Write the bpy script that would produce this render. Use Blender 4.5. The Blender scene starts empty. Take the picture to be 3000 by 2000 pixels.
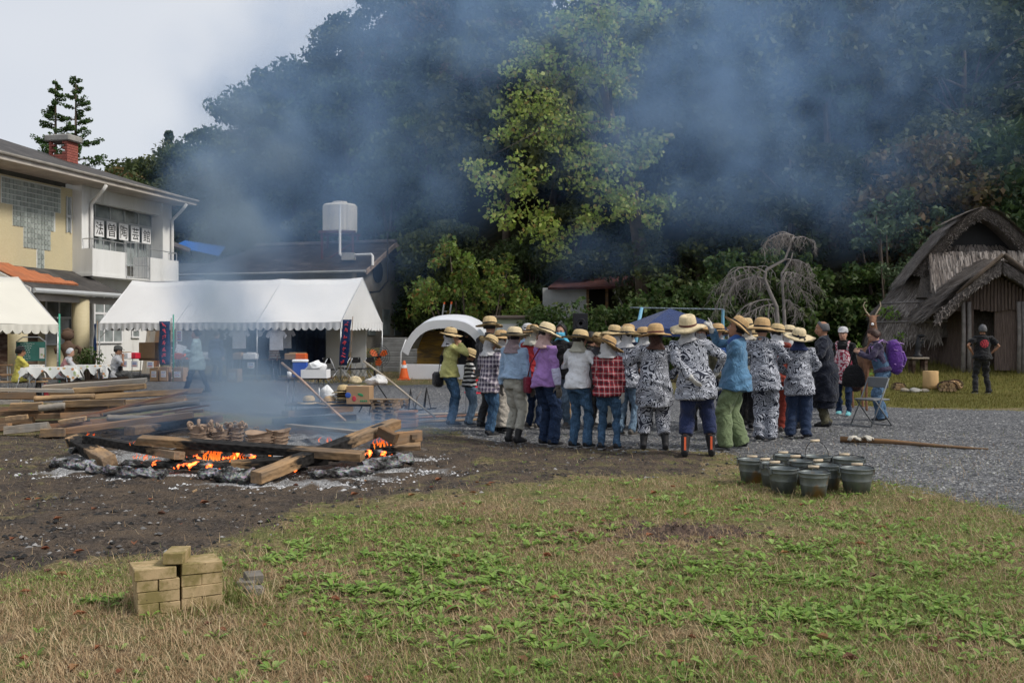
import bpy,bmesh,math,random
import numpy as np
from mathutils import Vector,Matrix,noise

random.seed(7)
RNG=np.random.default_rng(11)
R=math.radians
SC=bpy.context.scene
COL=SC.collection

# ------------------------------------------------------------------ camera, sky, sun, exposure
F,CZ,HZ=2900.0,1.45,985.0  # focal length in px of a 3000 px wide frame, eye height, horizon row
cam_d=bpy.data.cameras.new("camera")
cam=bpy.data.objects.new("camera",cam_d);COL.objects.link(cam)
cam.location=(0,0,CZ);cam.rotation_euler=(R(90),0,0)
cam_d.sensor_width=36.0;cam_d.lens=F/3000*36
cam_d.shift_y=-(1000-HZ)/3000
cam_d.clip_end=2000;cam_d.clip_start=0.05
SC.camera=cam

SUN_DIR=Vector((0.80,-0.30,0.85)).normalized()
world=bpy.data.worlds.new("World");SC.world=world;world.use_nodes=True
wn,wl=world.node_tree.nodes,world.node_tree.links
wn.clear()
w_out=wn.new("ShaderNodeOutputWorld");w_bg=wn.new("ShaderNodeBackground")
w_sky=wn.new("ShaderNodeTexSky");w_sky.sky_type='NISHITA';w_sky.sun_disc=False
w_sky.sun_elevation=math.asin(SUN_DIR.z);w_sky.sun_rotation=math.atan2(SUN_DIR.x,SUN_DIR.y)
w_sky.dust_density=3.0
w_scale=wn.new("ShaderNodeVectorMath");w_scale.operation='SCALE';w_scale.inputs[3].default_value=0.10
wl.new(w_sky.outputs[0],w_scale.inputs[0])
w_tc=wn.new("ShaderNodeTexCoord");w_mp=wn.new("ShaderNodeMapping");w_mp.inputs[3].default_value=(1,1,2.5)
wl.new(w_tc.outputs['Generated'],w_mp.inputs[0])
w_nz=wn.new("ShaderNodeTexNoise");w_nz.inputs['Scale'].default_value=1.6;w_nz.inputs['Detail'].default_value=3
wl.new(w_mp.outputs[0],w_nz.inputs['Vector'])
w_rp=wn.new("ShaderNodeValToRGB")
w_rp.color_ramp.elements[0].position=0.35;w_rp.color_ramp.elements[0].color=(0.71,0.75,0.83,1)
w_rp.color_ramp.elements[1].position=0.68;w_rp.color_ramp.elements[1].color=(0.81,0.84,0.89,1)
wl.new(w_nz.outputs['Fac'],w_rp.inputs[0])
w_mix=wn.new("ShaderNodeMix");w_mix.data_type='RGBA';w_mix.inputs[0].default_value=0.88
wl.new(w_scale.outputs[0],w_mix.inputs[6]);wl.new(w_rp.outputs[0],w_mix.inputs[7])
wl.new(w_mix.outputs[2],w_bg.inputs[0]);w_bg.inputs[1].default_value=1.0
wl.new(w_bg.outputs[0],w_out.inputs[0])

sun_d=bpy.data.lights.new("sun",'SUN');sun=bpy.data.objects.new("sun",sun_d);COL.objects.link(sun)
sun_d.energy=2.8;sun_d.angle=R(10);sun_d.color=(1.0,0.94,0.85)
sun.rotation_euler=SUN_DIR.to_track_quat('Z','Y').to_euler()

SC.view_settings.view_transform='Standard';SC.view_settings.look='None'
SC.view_settings.exposure=0.0;SC.view_settings.gamma=1.0;SC.view_settings.use_curve_mapping=False
SC.render.engine='CYCLES'
cy=SC.cycles
cy.use_denoising=True
try:cy.denoiser='OPENIMAGEDENOISE'
except Exception:pass
cy.max_bounces=5;cy.diffuse_bounces=2;cy.glossy_bounces=2;cy.transmission_bounces=3
cy.transparent_max_bounces=12;cy.volume_bounces=0
cy.use_adaptive_sampling=True;cy.adaptive_threshold=0.02
cy.volume_step_rate=3.0;cy.volume_max_steps=96
cy.caustics_reflective=False;cy.caustics_refractive=False

# ------------------------------------------------------------------ helpers
def P(px,py,Y):
    """the place at depth Y that lies behind photo pixel (px, py)"""
    return Vector(((px-1500)/F*Y,Y,CZ-(py-HZ)/F*Y))
def G(px,py,z=0.0):
    """the place on level ground at photo pixel (px, py)"""
    Y=F*(CZ-z)/(py-HZ)
    return Vector(((px-1500)/F*Y,Y,z))
def lerp(a,b,t):return a+(b-a)*t
def sstep(a,b,x):
    t=np.clip((x-a)/(b-a),0,1);return t*t*(3-2*t)

def tag(o,label=None,cat=None,group=None,kind=None):
    if label:o["label"]=label
    if cat:o["category"]=cat
    if group:o["group"]=group
    if kind:o["kind"]=kind
    return o
def empty(name,loc=(0,0,0),rz=0.0,label=None,cat=None,group=None,kind=None):
    o=bpy.data.objects.new(name,None);COL.objects.link(o)
    o.location=loc;o.rotation_euler=(0,0,rz);o.empty_display_size=0.2
    return tag(o,label,cat,group,kind)
def link_mesh(name,me,mats=None,parent=None,smooth=False):
    if mats is not None:
        for m in(mats if isinstance(mats,(list,tuple))else[mats]):me.materials.append(m)
    if smooth:me.shade_smooth()
    o=bpy.data.objects.new(name,me);COL.objects.link(o)
    if parent is not None:o.parent=parent
    return o
def copy_tree(o,parent=None):
    c=o.copy();COL.objects.link(c);c.parent=parent
    for ch in list(o.children):copy_tree(ch,c)
    return c
def np_mesh(name,V,Fq):
    """fast mesh from arrays: V (n,3), Fq (m,k) with a constant k"""
    me=bpy.data.meshes.new(name)
    V=np.ascontiguousarray(V,dtype=np.float32);Fq=np.ascontiguousarray(Fq,dtype=np.int32)
    m,k=Fq.shape
    me.vertices.add(len(V));me.vertices.foreach_set("co",V.ravel())
    me.loops.add(m*k);me.loops.foreach_set("vertex_index",Fq.ravel())
    me.polygons.add(m);me.polygons.foreach_set("loop_start",np.arange(0,m*k,k,dtype=np.int32))
    me.update(calc_edges=True);me.validate()
    return me

class MB:
    """collects shapes, builds ONE mesh object"""
    def __init__(s):s.v,s.f,s.m=[],[],[]
    def add(s,verts,faces,mi=0,M=None):
        b=len(s.v)
        s.v+=[tuple(M@Vector(p))if M is not None else tuple(p)for p in verts]
        s.f+=[tuple(b+i for i in f)for f in faces];s.m+=[mi]*len(faces)
        return s
    def box(s,c,d,rz=0.0,mi=0,M=None,bev=0.0):
        hx,hy,hz=d[0]/2,d[1]/2,d[2]/2
        T=Matrix.Translation(c)@Matrix.Rotation(rz,4,'Z')
        if M is not None:T=M@T
        if bev>0:
            bm=bmesh.new();bmesh.ops.create_cube(bm,size=1.0)
            for v in bm.verts:v.co=(v.co.x*d[0],v.co.y*d[1],v.co.z*d[2])
            bmesh.ops.bevel(bm,geom=list(bm.edges),offset=bev,segments=1,affect='EDGES')
            bm.verts.index_update()
            s.add([v.co.copy()for v in bm.verts],[[v.index for v in f.verts]for f in bm.faces],mi,T);bm.free()
            return s
        vs=[(x,y,z)for z in(-hz,hz)for y in(-hy,hy)for x in(-hx,hx)]
        return s.add(vs,[(0,2,3,1),(4,5,7,6),(0,1,5,4),(2,6,7,3),(0,4,6,2),(1,3,7,5)],mi,T)
    def bx(s,x0,x1,y0,y1,z0,z1,mi=0,M=None):
        return s.box(((x0+x1)/2,(y0+y1)/2,(z0+z1)/2),(abs(x1-x0),abs(y1-y0),abs(z1-z0)),0,mi,M)
    def tube(s,pts,rad,n=8,side=None,cap=True,mi=0,M=None,power=2.0,fold=0.0,ph=0.0,twist=0.0):
        pts=[Vector(p)for p in pts];k=len(pts)
        if not isinstance(rad,(list,tuple)):rad=[rad]*k
        rad=[(r,r)if not isinstance(r,(list,tuple))else r for r in rad]
        verts,faces,sv=[],[],None
        for i in range(k):
            t=(pts[min(i+1,k-1)]-pts[max(i-1,0)])
            t=t.normalized()if t.length>1e-9 else Vector((0,0,1))
            if sv is None:sv=Vector(side)if side is not None else(Vector((1,0,0))if abs(t.x)<0.9 else Vector((0,1,0)))
            sv=sv-t*sv.dot(t)
            sv=sv.normalized()if sv.length>1e-6 else t.orthogonal().normalized()
            up=t.cross(sv)
            for j in range(n):
                a=2*math.pi*j/n+ph+twist*i
                ca,sa=math.cos(a),math.sin(a)
                if power!=2.0:
                    ca=math.copysign(abs(ca)**(2/power),ca);sa=math.copysign(abs(sa)**(2/power),sa)
                q=1+(fold*math.sin(a*5+i*0.7)if fold else 0)
                verts.append(pts[i]+sv*(ca*rad[i][0]*q)+up*(sa*rad[i][1]*q))
        for i in range(k-1):
            for j in range(n):
                a,b=i*n+j,i*n+(j+1)%n
                faces.append((a,b,b+n,a+n))
        if cap:
            faces.append(tuple(range(n-1,-1,-1)));faces.append(tuple(range((k-1)*n,k*n)))
        return s.add(verts,faces,mi,M)
    def ball(s,c,r,n=10,k=7,mi=0,M=None):
        c=Vector(c);r=r if isinstance(r,(list,tuple))else(r,r,r)
        pts=[c+Vector((0,0,-math.cos(math.pi*(i+0.5)/k)*r[2]))for i in range(k)]
        return s.tube(pts,[(math.sin(math.pi*(i+0.5)/k)*r[0],math.sin(math.pi*(i+0.5)/k)*r[1])for i in range(k)],n,side=(1,0,0),mi=mi,M=M)
    def lathe(s,prof,n=20,mi=0,M=None,wob=None,cap=True):
        verts,faces,k=[],[],len(prof)
        for i,(r,z)in enumerate(prof):
            for j in range(n):
                a=2*math.pi*j/n
                dr,dz=wob(a,r,z)if wob else(0,0)
                verts.append(((r+dr)*math.cos(a),(r+dr)*math.sin(a),z+dz))
        for i in range(k-1):
            for j in range(n):
                a,b=i*n+j,i*n+(j+1)%n
                faces.append((a,b,b+n,a+n))
        if cap:
            faces.append(tuple(range(n-1,-1,-1)));faces.append(tuple(range((k-1)*n,k*n)))
        return s.add(verts,faces,mi,M)
    def prism(s,poly,y0,y1,mi=0,M=None):
        """polygon in x,z swept from y0 to y1"""
        k=len(poly)
        vs=[(x,y0,z)for x,z in poly]+[(x,y1,z)for x,z in poly]
        fs=[tuple(range(k)),tuple(range(2*k-1,k-1,-1))]+[(i,i+k,(i+1)%k+k,(i+1)%k)for i in range(k)]
        return s.add(vs,fs,mi,M)
    def quad(s,a,b,c,d,mi=0):return s.add([a,b,c,d],[(0,1,2,3)],mi)
    def slab(s,pts,th,mi=0):
        """a flat polygon given thickness th against its normal"""
        pts=[Vector(p)for p in pts];nrm=(pts[1]-pts[0]).cross(pts[-1]-pts[0]).normalized()
        k=len(pts);vs=pts+[p-nrm*th for p in pts]
        fs=[tuple(range(k)),tuple(range(2*k-1,k-1,-1))]+[(i,i+k,(i+1)%k+k,(i+1)%k)for i in range(k)]
        return s.add(vs,fs,mi)
    def mesh(s,name):
        me=bpy.data.meshes.new(name);me.from_pydata(s.v,[],s.f);me.update()
        if any(s.m):me.polygons.foreach_set("material_index",s.m)
        return me
    def build(s,name,mats=None,parent=None,smooth=False,fix=True):
        me=s.mesh(name)
        if fix:
            bm=bmesh.new();bm.from_mesh(me);bmesh.ops.recalc_face_normals(bm,faces=bm.faces);bm.to_mesh(me);bm.free()
        return link_mesh(name,me,mats,parent,smooth)

def frame_between(a,b,roll=0.0):
    """matrix: origin halfway, local X from a to b"""
    a,b=Vector(a),Vector(b);x=(b-a).normalized()
    y=Vector((0,0,1)).cross(x);y=y.normalized()if y.length>1e-5 else Vector((0,1,0))
    z=x.cross(y);M=Matrix((x,y,z)).transposed().to_4x4()
    return Matrix.Translation((a+b)/2)@M@Matrix.Rotation(roll,4,'X'),(b-a).length
# ------------------------------------------------------------------ materials
class NT:
    def __init__(s,name):
        s.mat=bpy.data.materials.new(name);s.mat.use_nodes=True
        s.n,s.l=s.mat.node_tree.nodes,s.mat.node_tree.links
        s.bsdf=s.n["Principled BSDF"];s.out=s.n["Material Output"]
    def node(s,t,**kw):
        nd=s.n.new(t)
        for k,v in kw.items():setattr(nd,k,v)
        return nd
    def put(s,sock,val):
        if isinstance(val,bpy.types.NodeSocket):s.l.new(val,sock)
        else:sock.default_value=val
    def coord(s,kind='Object',scale=(1,1,1),loc=(0,0,0),rot=(0,0,0)):
        if kind=='World':src=s.node("ShaderNodeNewGeometry").outputs['Position']
        else:src=s.node("ShaderNodeTexCoord").outputs[kind]
        mp=s.node("ShaderNodeMapping");s.l.new(src,mp.inputs[0])
        mp.inputs[1].default_value=loc;mp.inputs[2].default_value=rot;mp.inputs[3].default_value=scale
        return mp.outputs[0]
    def noise(s,vec,scale,detail=3,rough=0.55,dist=0.0,out='Fac'):
        nd=s.node("ShaderNodeTexNoise");s.l.new(vec,nd.inputs['Vector'])
        nd.inputs['Scale'].default_value=scale;nd.inputs['Detail'].default_value=detail
        nd.inputs['Roughness'].default_value=rough;nd.inputs['Distortion'].default_value=dist
        return nd.outputs[out]
    def voro(s,vec,scale,out='Color',feature='F1'):
        nd=s.node("ShaderNodeTexVoronoi",feature=feature);s.l.new(vec,nd.inputs['Vector']);nd.inputs['Scale'].default_value=scale
        return nd.outputs[out]
    def ramp(s,fac,stops):
        nd=s.node("ShaderNodeValToRGB");s.l.new(fac,nd.inputs[0]);cr=nd.color_ramp
        while len(cr.elements)<len(stops):cr.elements.new(0.5)
        for e,(p,c)in zip(cr.elements,stops):
            e.position=p;e.color=(c,c,c,1)if not isinstance(c,(tuple,list))else(*c,1)
        return nd.outputs[0]
    def mix(s,fac,a,b,mode='MIX'):
        nd=s.node("ShaderNodeMix",data_type='RGBA',blend_type=mode)
        for sock,v in((nd.inputs[0],fac),(nd.inputs[6],a),(nd.inputs[7],b)):
            if isinstance(v,(tuple,list)):v=(*v,1)if len(v)==3 else v
            s.put(sock,v)
        return nd.outputs[2]
    def math(s,op,a,b=0.0,clamp=False):
        nd=s.node("ShaderNodeMath",operation=op,use_clamp=clamp);s.put(nd.inputs[0],a);s.put(nd.inputs[1],b)
        return nd.outputs[0]
    def sep(s,vec):
        nd=s.node("ShaderNodeSeparateXYZ");s.l.new(vec,nd.inputs[0]);return nd.outputs
    def bump(s,h,strength=0.3,dist=0.01):
        nd=s.node("ShaderNodeBump");s.l.new(h,nd.inputs['Height'])
        nd.inputs['Strength'].default_value=strength;nd.inputs['Distance'].default_value=dist
        s.l.new(nd.outputs[0],s.bsdf.inputs['Normal'])
    def set(s,**kw):
        for k,v in kw.items():
            k={'color':'Base Color','rough':'Roughness','metal':'Metallic','spec':'Specular IOR Level'}.get(k,k)
            if isinstance(v,(tuple,list))and len(v)==3:v=(*v,1)
            s.put(s.bsdf.inputs[k],v)
        return s
def cmul(c,k):return tuple(min(1,x*k)for x in c)

def plain(name,c,rough=0.8,var=0.15,scale=6.0,bump=0.1,metal=0.0,spec=0.3,bscale=None,coord='Object'):
    t=NT(name);v=t.coord(coord)
    nz=t.noise(v,scale,4)
    t.set(color=t.ramp(nz,[(0.3,cmul(c,1-var)),(0.7,cmul(c,1+var))]),rough=rough,metal=metal,spec=spec)
    if bump:t.bump(t.noise(v,bscale or scale*6,3),bump,0.01)
    return t.mat
def fabric(name,c,var=0.12,weave=500,bump=0.25):
    t=NT(name);v=t.coord()
    nz=t.noise(v,5,3)
    t.set(color=t.ramp(nz,[(0.3,cmul(c,1-var)),(0.7,cmul(c,1+var))]),rough=0.9,spec=0.15)
    t.set(**{'Sheen Weight':0.15})
    t.bump(t.noise(v,7.5,4,dist=1.6),bump*3.6,0.05)
    return t.mat
def swirl(name,seed,dark=(0.03,0.034,0.05),light=(0.50,0.52,0.58),sc=4.8):
    t=NT(name);v=t.coord(loc=(seed,seed*0.7,seed*1.3))
    nz=t.noise(v,sc,0.6,0.4,1.6)
    w=t.math('FRACT',t.math('MULTIPLY',nz,14.0))
    w2=t.math('PINGPONG',w,0.5)
    th=t.noise(v,9,2)
    d=t.math('SUBTRACT',w2,t.math('MULTIPLY',th,0.45))
    f=t.ramp(t.math('ADD',d,0.5),[(0.48,0.0),(0.56,1.0)])
    t.set(color=t.mix(f,dark,light),rough=0.88,spec=0.15)
    t.bump(t.noise(v,7.5,4,dist=1.6),0.9,0.05)
    return t.mat
def plaid(name,base,dark,light,fx=14.0,fz=12.0):
    t=NT(name);v=t.coord();x,y,z=t.sep(v)
    h=t.math('ADD',x,t.math('MULTIPLY',y,0.6))
    def stripe(s,f,lo,w,off=0.0):
        q=t.math('FRACT',t.math('ADD',t.math('MULTIPLY',s,f),off+50))
        return t.ramp(t.math('ABSOLUTE',t.math('SUBTRACT',q,lo)),[(w,1.0),(w+0.03,0.0)])
    c=t.mix(t.math('MULTIPLY',stripe(h,fx,0.3,0.17),0.62),base,dark)
    c=t.mix(t.math('MULTIPLY',stripe(z,fz,0.3,0.17),0.62),c,dark)
    c=t.mix(t.math('MULTIPLY',stripe(h,fx,0.75,0.05),0.65),c,light)
    c=t.mix(t.math('MULTIPLY',stripe(z,fz,0.75,0.05),0.65),c,light)
    t.set(color=c,rough=0.9,spec=0.15);t.bump(t.noise(v,7.5,4,dist=1.6),0.9,0.05)
    return t.mat
def stripes(name,a,b,f=14.0,duty=0.5):
    t=NT(name);v=t.coord();x,y,z=t.sep(v)
    q=t.math('FRACT',t.math('ADD',t.math('MULTIPLY',t.math('ADD',z,t.math('MULTIPLY',t.noise(v,6,2),0.04)),f),50))
    t.set(color=t.mix(t.ramp(q,[(duty-0.04,0.0),(duty+0.04,1.0)]),a,b),rough=0.9,spec=0.15)
    t.bump(t.noise(v,7.5,4,dist=1.6),0.9,0.05)
    return t.mat
def denim(name,c,worn=1.7):
    t=NT(name);v=t.coord()
    a=t.noise(v,4,3);b=t.noise(t.coord(scale=(6,6,1)),14,3)
    m=t.math('MULTIPLY',a,b)
    t.set(color=t.ramp(m,[(0.18,cmul(c,0.7)),(0.28,c),(0.42,cmul(c,worn))]),rough=0.92,spec=0.12)
    t.bump(t.noise(v,7.5,4,dist=1.6),1.0,0.05)
    return t.mat
def straw(name,c=(0.60,0.45,0.24)):
    t=NT(name);v=t.coord();x,y,z=t.sep(v)
    r=t.math('SQRT',t.math('ADD',t.math('MULTIPLY',x,x),t.math('MULTIPLY',y,y)))
    ring=t.math('SINE',t.math('MULTIPLY',t.math('ADD',r,t.math('MULTIPLY',z,-0.9)),520.0))
    nz=t.noise(v,30,3)
    base=t.ramp(nz,[(0.3,cmul(c,0.8)),(0.7,cmul(c,1.18))])
    t.set(color=t.mix(t.math('MULTIPLY',t.math('ADD',ring,1.0),0.13),base,cmul(c,0.45)),rough=0.75,spec=0.25)
    t.bump(ring,0.35,0.004)
    return t.mat
def wood(name,c,grey=0.0,dark=0.45,rough=0.85):
    """sawn timber, grain along local X"""
    t=NT(name);v=t.coord(scale=(1.2,16,16));oi=t.node("ShaderNodeObjectInfo")
    off=t.node("ShaderNodeVectorMath",operation='ADD');t.l.new(v,off.inputs[0])
    sc=t.node("ShaderNodeVectorMath",operation='SCALE');cmb=t.node("ShaderNodeCombineXYZ")
    t.l.new(oi.outputs['Random'],cmb.inputs[0]);t.l.new(oi.outputs['Random'],cmb.inputs[1]);t.l.new(cmb.outputs[0],sc.inputs[0]);sc.inputs[3].default_value=40
    t.l.new(sc.outputs[0],off.inputs[1]);vv=off.outputs[0]
    g=t.noise(vv,1.6,5,0.65,0.8)
    col=t.ramp(g,[(0.28,cmul(c,dark)),(0.5,c),(0.75,cmul(c,1.35))])
    w=t.noise(t.coord(scale=(0.8,3,3)),2.2,4)
    col=t.mix(t.ramp(w,[(0.42,0.0),(0.64,0.8)]),col,(0.15,0.115,0.085)if grey<0.5 else(0.28,0.27,0.25))
    hv=t.node("ShaderNodeHueSaturation");t.l.new(col,hv.inputs['Color'])
    t.put(hv.inputs['Value'],t.math('ADD',t.math('MULTIPLY',oi.outputs['Random'],0.7),0.62))
    t.set(color=hv.outputs[0],rough=rough,spec=0.2)
    t.bump(g,0.5,0.02)
    t.base_col=hv.outputs[0]
    return t
def charwood(name,c=(0.30,0.19,0.10)):
    """timber burnt black between the object's own char_a and char_b (local X)"""
    t=wood(name,c);x=t.sep(t.coord())[0]
    def prop(nm):return t.node("ShaderNodeAttribute",attribute_type='OBJECT',attribute_name=nm).outputs['Fac']
    a,b=prop("char_a"),prop("char_b")
    n=t.noise(t.coord(scale=(3,9,9)),2.0,4)
    xx=t.math('ADD',x,t.math('MULTIPLY',t.math('SUBTRACT',n,0.5),0.7))
    m=t.math('MULTIPLY',t.ramp(t.math('ADD',t.math('SUBTRACT',xx,a),0.5),[(0.44,0.0),(0.56,1.0)]),
               t.ramp(t.math('ADD',t.math('SUBTRACT',b,xx),0.5),[(0.44,0.0),(0.56,1.0)]))
    ck=t.voro(t.coord(scale=(14,22,22)),1.0,'Distance')
    blk=t.ramp(ck,[(0.15,(0.006,0.006,0.006)),(0.7,(0.025,0.023,0.022))])
    t.set(color=t.mix(m,t.base_col,blk))
    t.bump(ck,0.5,0.02)
    return t.mat
def charcoal(name,ash=0.5,ember=0.0):
    t=NT(name);v=t.coord(scale=(0.7,1,1))
    ck=t.voro(v,26,'Distance');n=t.noise(v,7,5,0.7)
    z=t.sep(t.node("ShaderNodeNewGeometry").outputs['Normal'])[2]
    blk=t.ramp(ck,[(0.1,(0.004,0.004,0.004)),(0.6,(0.03,0.029,0.028))])
    f=t.math('MULTIPLY',t.ramp(n,[(0.62-0.25*ash,0.0),(0.72-0.15*ash,1.0)]),t.ramp(z,[(-0.2,0.25),(0.8,1.0)]))
    gl=t.voro(v,60,'Color')
    t.set(color=t.mix(f,blk,t.mix(0.35,(0.42,0.42,0.43),gl,'MULTIPLY')),rough=0.9,spec=0.2)
    t.bump(t.math('ADD',ck,n),0.9,0.03)
    if ember:
        e=t.ramp(t.noise(t.coord(),9,4),[(0.60,0.0),(0.70,1.0)])
        t.set(**{'Emission Color':(1.0,0.13,0.02)});t.put(t.bsdf.inputs['Emission Strength'],t.math('MULTIPLY',e,ember))
    return t.mat
def leafmat(name,stops,trans=0.35,objvar=0.35,rough=0.55):
    """stops: colours picked per leaf; a little light passes through"""
    t=NT(name);g=t.node("ShaderNodeNewGeometry");oi=t.node("ShaderNodeObjectInfo")
    k=len(stops);c=t.ramp(g.outputs['Random Per Island'],[(i/max(1,k-1),s)for i,s in enumerate(stops)])
    hv=t.node("ShaderNodeHueSaturation");t.l.new(c,hv.inputs['Color'])
    t.put(hv.inputs['Value'],t.math('ADD',t.math('MULTIPLY',oi.outputs['Random'],objvar*2),1-objvar))
    t.put(hv.inputs['Hue'],t.math('ADD',t.math('MULTIPLY',t.math('SUBTRACT',t.math('FRACT',t.math('MULTIPLY',oi.outputs['Random'],7.31)),0.5),0.08*objvar/0.35),0.5))
    t.set(color=hv.outputs[0],rough=rough,spec=0.25)
    tr=t.node("ShaderNodeBsdfTranslucent");t.l.new(hv.outputs[0],tr.inputs[0])
    ms=t.node("ShaderNodeMixShader");ms.inputs[0].default_value=trans
    t.l.new(t.bsdf.outputs[0],ms.inputs[1]);t.l.new(tr.outputs[0],ms.inputs[2]);t.l.new(ms.outputs[0],t.out.inputs[0])
    return t.mat
def emit(name,c,s):
    t=NT(name);t.set(color=(0,0,0),**{'Emission Color':(*c,1),'Emission Strength':s});return t.mat
def glassmat(name,c=(0.10,0.12,0.13),rough=0.12):
    t=NT(name);v=t.coord();n=t.noise(v,1.2,2)
    t.set(color=t.ramp(n,[(0.35,cmul(c,0.6)),(0.7,cmul(c,1.5))]),rough=rough,spec=0.6);return t.mat

M={}
M['white_paint']=plain('white_paint',(0.72,0.71,0.69),0.7,0.06,1.5,0.1,bscale=40)
M['white_clean']=plain('white_clean',(0.82,0.82,0.83),0.5,0.03,2,0)
M['tent']=plain('tent_canvas',(0.70,0.70,0.70),0.75,0.035,1.2,0.25,bscale=3)
M['tent_cream']=plain('tent_canvas_cream',(0.62,0.60,0.53),0.75,0.035,1.2,0.25,bscale=3)
M['steel']=plain('galvanised_tube',(0.50,0.51,0.52),0.4,0.1,9,0.05,0.7)
M['dark_steel']=plain('black_steel',(0.025,0.025,0.028),0.45,0.2,9,0.1,0.3)
M['red_steel']=plain('rust_red_steel',(0.10,0.03,0.025),0.7,0.3,9,0.2)
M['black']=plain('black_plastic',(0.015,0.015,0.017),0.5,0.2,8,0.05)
M['rubber']=plain('black_rubber',(0.02,0.02,0.022),0.6,0.2,12,0.2)
M['card']=plain('cardboard',(0.40,0.26,0.15),0.85,0.1,3,0.1)
M['paper']=plain('paper',(0.80,0.80,0.80),0.8,0.03,3,0)
M['red_print']=plain('red_ink',(0.55,0.06,0.08),0.8,0.05,3,0)
M['blue_print']=plain('blue_ink',(0.05,0.12,0.45),0.8,0.05,3,0)
M['green_print']=plain('green_ink',(0.05,0.28,0.12),0.8,0.05,3,0)
M['ink']=plain('black_ink',(0.012,0.012,0.012),0.7,0.05,3,0)
M['chalk']=plain('chalk',(0.75,0.78,0.75),0.9,0.05,3,0)
M['orange']=plain('orange_plastic',(0.85,0.15,0.03),0.45,0.06,6,0)
M['blue_cooler']=plain('blue_plastic',(0.03,0.09,0.42),0.4,0.06,6,0)
M['red_plastic']=plain('red_plastic',(0.60,0.03,0.06),0.4,0.06,6,0)
M['skyblue_paint']=plain('sky_blue_paint',(0.18,0.42,0.58),0.5,0.2,9,0.1)
M['green_pole']=plain('green_plastic_pole',(0.06,0.34,0.22),0.4,0.08,6,0)
M['navy_cloth']=fabric('navy_cloth',(0.015,0.04,0.12))
M['concrete']=plain('weathered_concrete',(0.30,0.29,0.27),0.9,0.25,2.5,0.4,bscale=30)
M['grey_plaster']=plain('grey_plaster',(0.30,0.30,0.29),0.9,0.15,1.5,0.2,bscale=30)
M['dark_wood']=wood('dark_stained_wood',(0.05,0.028,0.02)).mat
M['wood_a']=wood('sawn_timber_tan',(0.42,0.275,0.145)).mat
M['wood_b']=wood('weathered_timber_grey',(0.36,0.30,0.23),1.0).mat
M['wood_c']=wood('old_timber_brown',(0.26,0.15,0.075)).mat
M['wood_d']=wood('split_board_red_brown',(0.30,0.14,0.07)).mat
M['pole_wood']=wood('peeled_pole',(0.42,0.27,0.18)).mat
M['burnt_wood']=charwood('half_burnt_timber')
M['charcoal']=charcoal('charcoal_ash',0.85)
M['charcoal_hot']=charcoal('glowing_charcoal',0.2,9.0)
M['white_ash']=plain('wood_ash',(0.50,0.50,0.51),0.95,0.35,24,0.8,bscale=60)
M['bark']=plain('tree_bark',(0.085,0.065,0.05),0.95,0.4,3,0.8,bscale=22)
M['dead_bark']=plain('bare_grey_bark',(0.22,0.20,0.19),0.95,0.3,6,0.6,bscale=40)
M['straw']=straw('straw_hat');M['straw_tan']=straw('straw_hat_tan',(0.53,0.35,0.17));M['straw_pale']=straw('straw_hat_pale',(0.70,0.58,0.37))
M['skin']=plain('skin',(0.46,0.26,0.18),0.55,0.08,9,0.05)
M['skin_tan']=plain('tanned_skin',(0.33,0.17,0.105),0.55,0.1,9,0.05)
M['hair_black']=plain('black_hair',(0.012,0.010,0.010),0.5,0.3,30,0.4,bscale=120)
M['hair_brown']=plain('brown_hair',(0.045,0.020,0.014),0.5,0.4,30,0.4,bscale=120)
M['hair_grey']=plain('grey_hair',(0.10,0.10,0.105),0.6,0.3,30,0.4,bscale=120)
M['hair_white']=plain('white_hair',(0.55,0.56,0.58),0.6,0.2,30,0.4,bscale=120)
# ------------------------------------------------------------------ ground: one sheet from the camera to the wooded hill
def pl(x,xs,ys):return np.interp(x,xs,ys)
def H(x,y):
    x=np.asarray(x,float);y=np.asarray(y,float)
    base=pl(x,[-90,-30,-14,-6,0,6,13,22,60],[95,78,62,53,46,40,37,34,32])
    cap=pl(x,[-90,-45,-30,-27,-22.6,-18,-10,0,12,60],[3,3,4,5,11,20,29,34,38,40])
    t=np.maximum(y-base,0)
    hill=cap*(1-np.exp(-t*pl(x,[-8,3],[1.2,.62])/np.maximum(cap,1)))
    mound=0.62*sstep(24.6,30.0,y+0.12*(x-11))*sstep(6.5,10.5,x)  # grassy rise under the hut
    yard=0.9*sstep(40.5,43.5,y)*sstep(-9,-6.5,x)  # terrace behind the shelter
    small=0.018*np.sin(x*1.7+0.6*y)*np.sin(y*1.3-0.4*x)+0.012*np.sin(x*4.1)*np.sin(y*3.7)
    return hill+mound+yard+small*sstep(3,8,y)*sstep(60,20,y)
def gz(x,y):return float(H(x,y))
def on_ground(px,py):
    Y=3.0
    while Y<60:
        p=P(px,py,Y)
        if p.z<=gz(p.x,p.y):break
        Y+=.02
    return Vector((p.x,p.y,gz(p.x,p.y)))

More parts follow.
